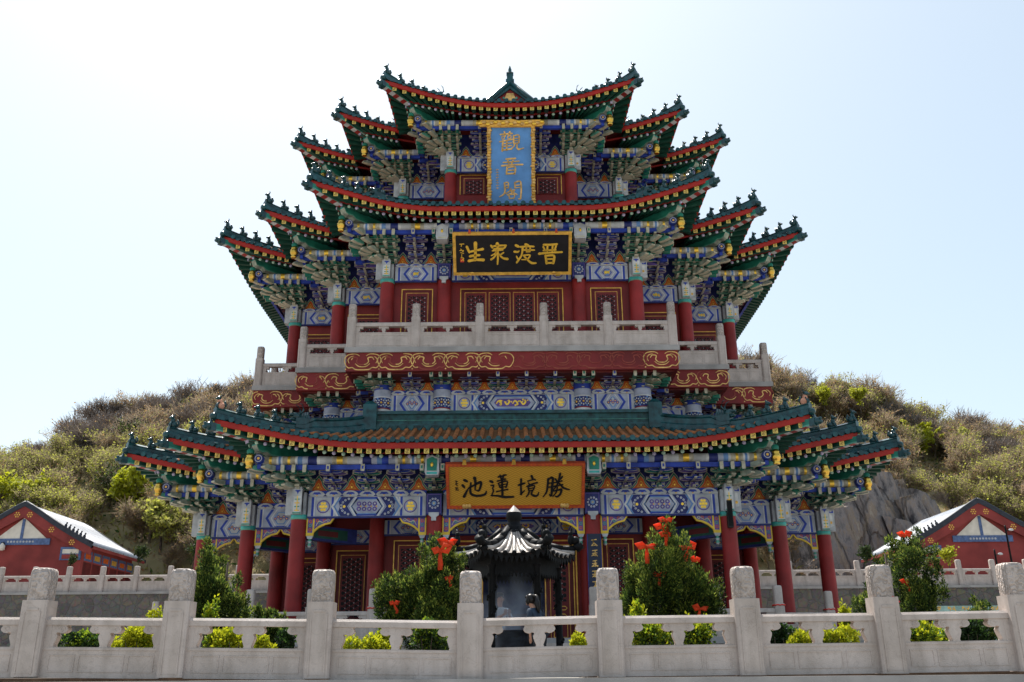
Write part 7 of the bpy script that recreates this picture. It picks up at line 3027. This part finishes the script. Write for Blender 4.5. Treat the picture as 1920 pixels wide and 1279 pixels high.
HM = ['twig', 'twig_grey', 'bud_olive', 'bud_lime', 'bud_brown', 'leaf_dark', 'juniper']
TPL = []
for k in range(10):
    kind = ('brown', 'brown', 'grey', 'olive', 'olive', 'lime', 'rust', 'grey', 'brown', 'pine')[k]
    H = 1.0
    lm = {'brown': ['bud_olive', 'bud_brown', 'bud_brown'], 'grey': ['bud_brown', 'twig_grey'], 'olive': ['bud_olive', 'bud_olive', 'bud_lime'], 'lime': ['bud_lime', 'bud_lime', 'bud_olive'], 'rust': ['bud_brown', 'bud_brown', 'bud_olive'], 'pine': ['leaf_dark', 'juniper']}[kind]
    ntw, nlf = {'brown': (950, 620), 'grey': (1100, 150), 'olive': (600, 1500), 'lime': (450, 1900), 'rust': (750, 1000), 'pine': (300, 2000)}[kind]
    V1, F1, V2, F2, M2 = tree_template(H, 1.0, 100 + k, ntw, nlf, 0.0145, lm, tl=0.5)
    tw = HM.index('twig_grey' if kind == 'grey' else 'twig')
    lmi = np.array([HM.index(a) for a in lm])[M2]
    TPL.append((kind, V1, F1, V2, F2, M2, lm, np.concatenate([V1, V2]), np.concatenate([F1, F2 + len(V1)]), np.concatenate([np.full(len(F1), tw), lmi])))

TREES = [
        ('pale yellow-green tree below the left lower roof corner', 245, 985, 895, 84, 'lime', 1.2, 1.3),
        ('small bright lime tree on the middle of the left slope', 183, 915, 880, 92, 'lime', 1.0, 0.8),
        ('olive-green round tree between the left house and the pavilion', 300, 1040, 945, 78, 'olive', 1.3, 1.5),
        ('yellow-tinged tree behind the top of the left house roof', 20, 1000, 915, 84, 'lime', 1.1, 0.7),
        ('dark evergreen beside the far end of the left house', 258, 1065, 1025, 70, 'pine', 0.8, 1.0),
        ('dark evergreen close to the left end columns of the pavilion', 360, 1065, 1015, 70, 'pine', 0.8, 1.0),
        ('small dark evergreen before the left house gable', 130, 1075, 1040, 63, 'pine', 0.8, 0.7),
        ('tall bare grey tree on the left skyline crest', 205, 815, 752, 110, 'grey', 1.2, 1.0),
        ('bare grey tree low on the far left skyline', 65, 885, 838, 108, 'grey', 1.3, 1.0),
        ('bare grey-brown tree on the skyline nearest the left roof corner', 395, 775, 722, 110, 'grey', 1.1, 1.0),
        ('bright yellow-green flowering tree right of the lowest right roof corner', 1732, 866, 806, 92, 'lime', 1.5, 2.4),
        ('small yellow-topped tree high on the right slope', 1547, 770, 733, 104, 'lime', 1.0, 0.7),
        ('small lime tree just under the right skyline', 1615, 775, 738, 104, 'lime', 0.8, 0.5),
        ('slender olive tree with two straight stems on the right slope', 1828, 890, 808, 90, 'olive', 0.8, 1.2),
        ('bare leaning dark tree on the right slope', 1680, 830, 752, 100, 'grey', 1.2, 0.6),
        ('bare branching tree beside the leaning one', 1718, 826, 768, 100, 'grey', 1.0, 0.7),
        ('rust-tinged tree near the right edge', 1905, 870, 808, 94, 'rust', 1.1, 1.2),
        ('dark shrubby evergreen above the rock face', 1780, 935, 890, 84, 'pine', 1.2, 1.2),
        ('dark evergreen beside the upper right balustrade', 1625, 1070, 1025, 66, 'pine', 0.7, 1.0),
        ('small yellow tree before the right house gable', 1782, 1075, 1036, 63, 'lime', 0.9, 0.6)]


def on_hill(px, py, d0):
    """where the line of sight through a photo pixel meets the slope"""
    if d0 < 76:
        return d0
    for d in np.arange(77.0, RD, 0.25):
        p = at(px, py, float(d))
        if p.z <= float(hill_z(p.x, p.y)) + 0.05:
            return float(d)
    return d0


TREES = [a[:4] + (on_hill(a[1], a[2], a[4]),) + a[5:] for a in TREES]

rw = np.random.default_rng(12)


def zone_pick(px, py, ridge):
    """kind weights by place on the hill"""
    nz = float(vnoise(px / 20.0, ridge * 40.0, 7.0, 5))
    w = dict(brown=2.6, grey=1.0, olive=2.6, lime=0.40, rust=0.9, pine=0.25)
    if ridge > 0.72:
        w.update(grey=5.0, lime=0.06, olive=0.9, brown=3.0)
    if px < 450 and ridge < 0.6:
        w.update(olive=3.8, lime=1.1, grey=0.8)
    if px > 1500:
        w.update(rust=2.0, olive=2.8)
    # kinds grow in patches
    w['olive'] *= 0.55 + 2.8 * nz * nz
    w['lime'] *= 0.4 + 4.0 * nz * nz
    w['grey'] *= 0.4 + 2.0 * (1 - nz) ** 2
    return w


items = []
tries = 0
while len(items) < 1250 and tries < 60000:
    tries += 1
    y = 76 + (RD + 4 - 76) * rw.random() ** 1.05
    x = rw.uniform(-95, 95)
    if abs(x) < 15 and y < 104:
        continue
    D = c_ * y
    px = 960 + x / (D + 9) * FPX
    if px < -220 or px > 2150:
        continue
    if 620 < px < 1300:
        continue
    t = (y - 74) / (RD - 74)
    if 1490 < px < 1800 and y < 84:
        continue
    if any(abs(px - a[1]) < (42 if a[7] > 1.25 else 28 if a[5] == 'lime' else 18) and a[4] - (16 if a[7] > 1.25 else 9 if a[5] == 'lime' else 4) < y < a[4] + 1.5 for a in TREES if a[4] > 76):
        continue
    items.append((x, y, t, px))
vv, ff, mm = [], [], []
nv = 0
zz = hill_z([i[0] for i in items], [i[1] for i in items])
for (x, y, t, px), z in zip(items, zz):
    w = zone_pick(px, 0, t)
    ks = list(w)
    pr = np.array([w[k] for k in ks])
    kind = ks[rw.choice(len(ks), p=pr / pr.sum())]
    tp = [q for q in TPL if q[0] == kind]
    tp = tp[rw.integers(len(tp))]
    h = rw.uniform(3.0, 6.4) * (0.9 if t < 0.3 else 1.0) * (1.0 + 0.55 * max(0.0, t - 0.6) * (kind in ('grey', 'brown')))
    a = rw.uniform(0, 2 * PI)
    v = tp[7] * h * np.array([1.25, 1.25, 1.0])
    c, s = math.cos(a), math.sin(a)
    v = np.stack([v[:, 0] * c - v[:, 1] * s + x, v[:, 0] * s + v[:, 1] * c + y, v[:, 2] + z - 0.15], 1)
    vv.append(v)
    ff.append(tp[8] + nv)
    mm.append(tp[9])
    nv += len(v)
tag(inst('woodland', np_mesh('woodland', np.concatenate(vv), np.concatenate(ff), np.concatenate(mm), HM)), 'brown and olive spring woodland covering the hillside', None, None, 'stuff')

# brushwood and dry grass between the trees
n = 42000
y = 75 + (RD + 2 - 75) * rw.random(n)
x = rw.uniform(-95, 95, n)
z = hill_z(x, y)
p = np.stack([x, y, z + 0.1 + 0.35 * rw.random(n)], 1)
a1 = rw.normal(size=(n, 3)) * np.array([1, 1, 0.6]) + np.array([0, 0, 0.7])
a1 /= np.linalg.norm(a1, axis=1, keepdims=True)
a2 = np.cross(a1, rw.normal(size=(n, 3)))
a2 /= np.linalg.norm(a2, axis=1, keepdims=True)
s = (0.10 + 0.22 * rw.random(n))[:, None]
v = np.stack([p - a1 * s, p - a2 * s * 0.4, p + a1 * s * 1.4, p + a2 * s * 0.4], 1).reshape(-1, 3)
tag(inst('undergrowth', np_mesh('undergrowth', v, np.arange(n * 4).reshape(-1, 4), rw.choice(4, n, p=[0.35, 0.2, 0.35, 0.1]), ['bud_olive', 'twig', 'bud_brown', 'leaf_green'])), None, None, None, 'stuff')

# trees that stand out one by one
TM = {}


def tree(label, px, py_base, py_top, d, kind, seed, wide=1.0, leafy=1.0):
    b, t = at(px, py_base, d), at(px, py_top, d)
    H = (t.z - b.z) * (1.2 if kind == 'lime' else 1.0)
    root = thing('tree', label, 'tree', (b.x, d, b.z), seed * 1.3, group='trees on the hillside')
    lm = {'brown': ['bud_olive', 'bud_brown'], 'grey': ['bud_brown', 'twig_grey'], 'olive': ['bud_olive', 'bud_lime'], 'lime': ['leaf_yellow', 'bud_lime', 'leaf_yellow'], 'rust': ['bud_brown', 'bud_brown', 'bud_olive'], 'pine': ['leaf_dark', 'juniper_dark', 'juniper']}[kind]
    ntw, nlf = {'brown': (900, 800), 'grey': (1300, 200), 'olive': (700, 1700), 'lime': (600, 2800), 'rust': (700, 1500), 'pine': (300, 3200)}[kind]
    V1, F1, V2, F2, M2 = tree_template(1.0, 1.15 * wide, 300 + seed, ntw, int(nlf * leafy * (1.6 if kind == 'lime' else 1.2)), 0.030 if kind in ('lime', 'olive') else 0.022, lm)
    hh = np.percentile(V2[:, 2], 98)
    sc = H / hh
    V1, V2 = V1 * sc, V2 * sc
    inst('trunk', np_mesh('trunk', V1, F1, np.zeros(len(F1), int), ['bark_grey' if kind == 'grey' else 'bark']), root)
    inst('crown', np_mesh('crown', V2, F2, M2, lm), root)


for i, a in enumerate(TREES):
    tree(a[0], a[1], a[2], a[3], a[4], a[5], i + 1, a[6], a[7])
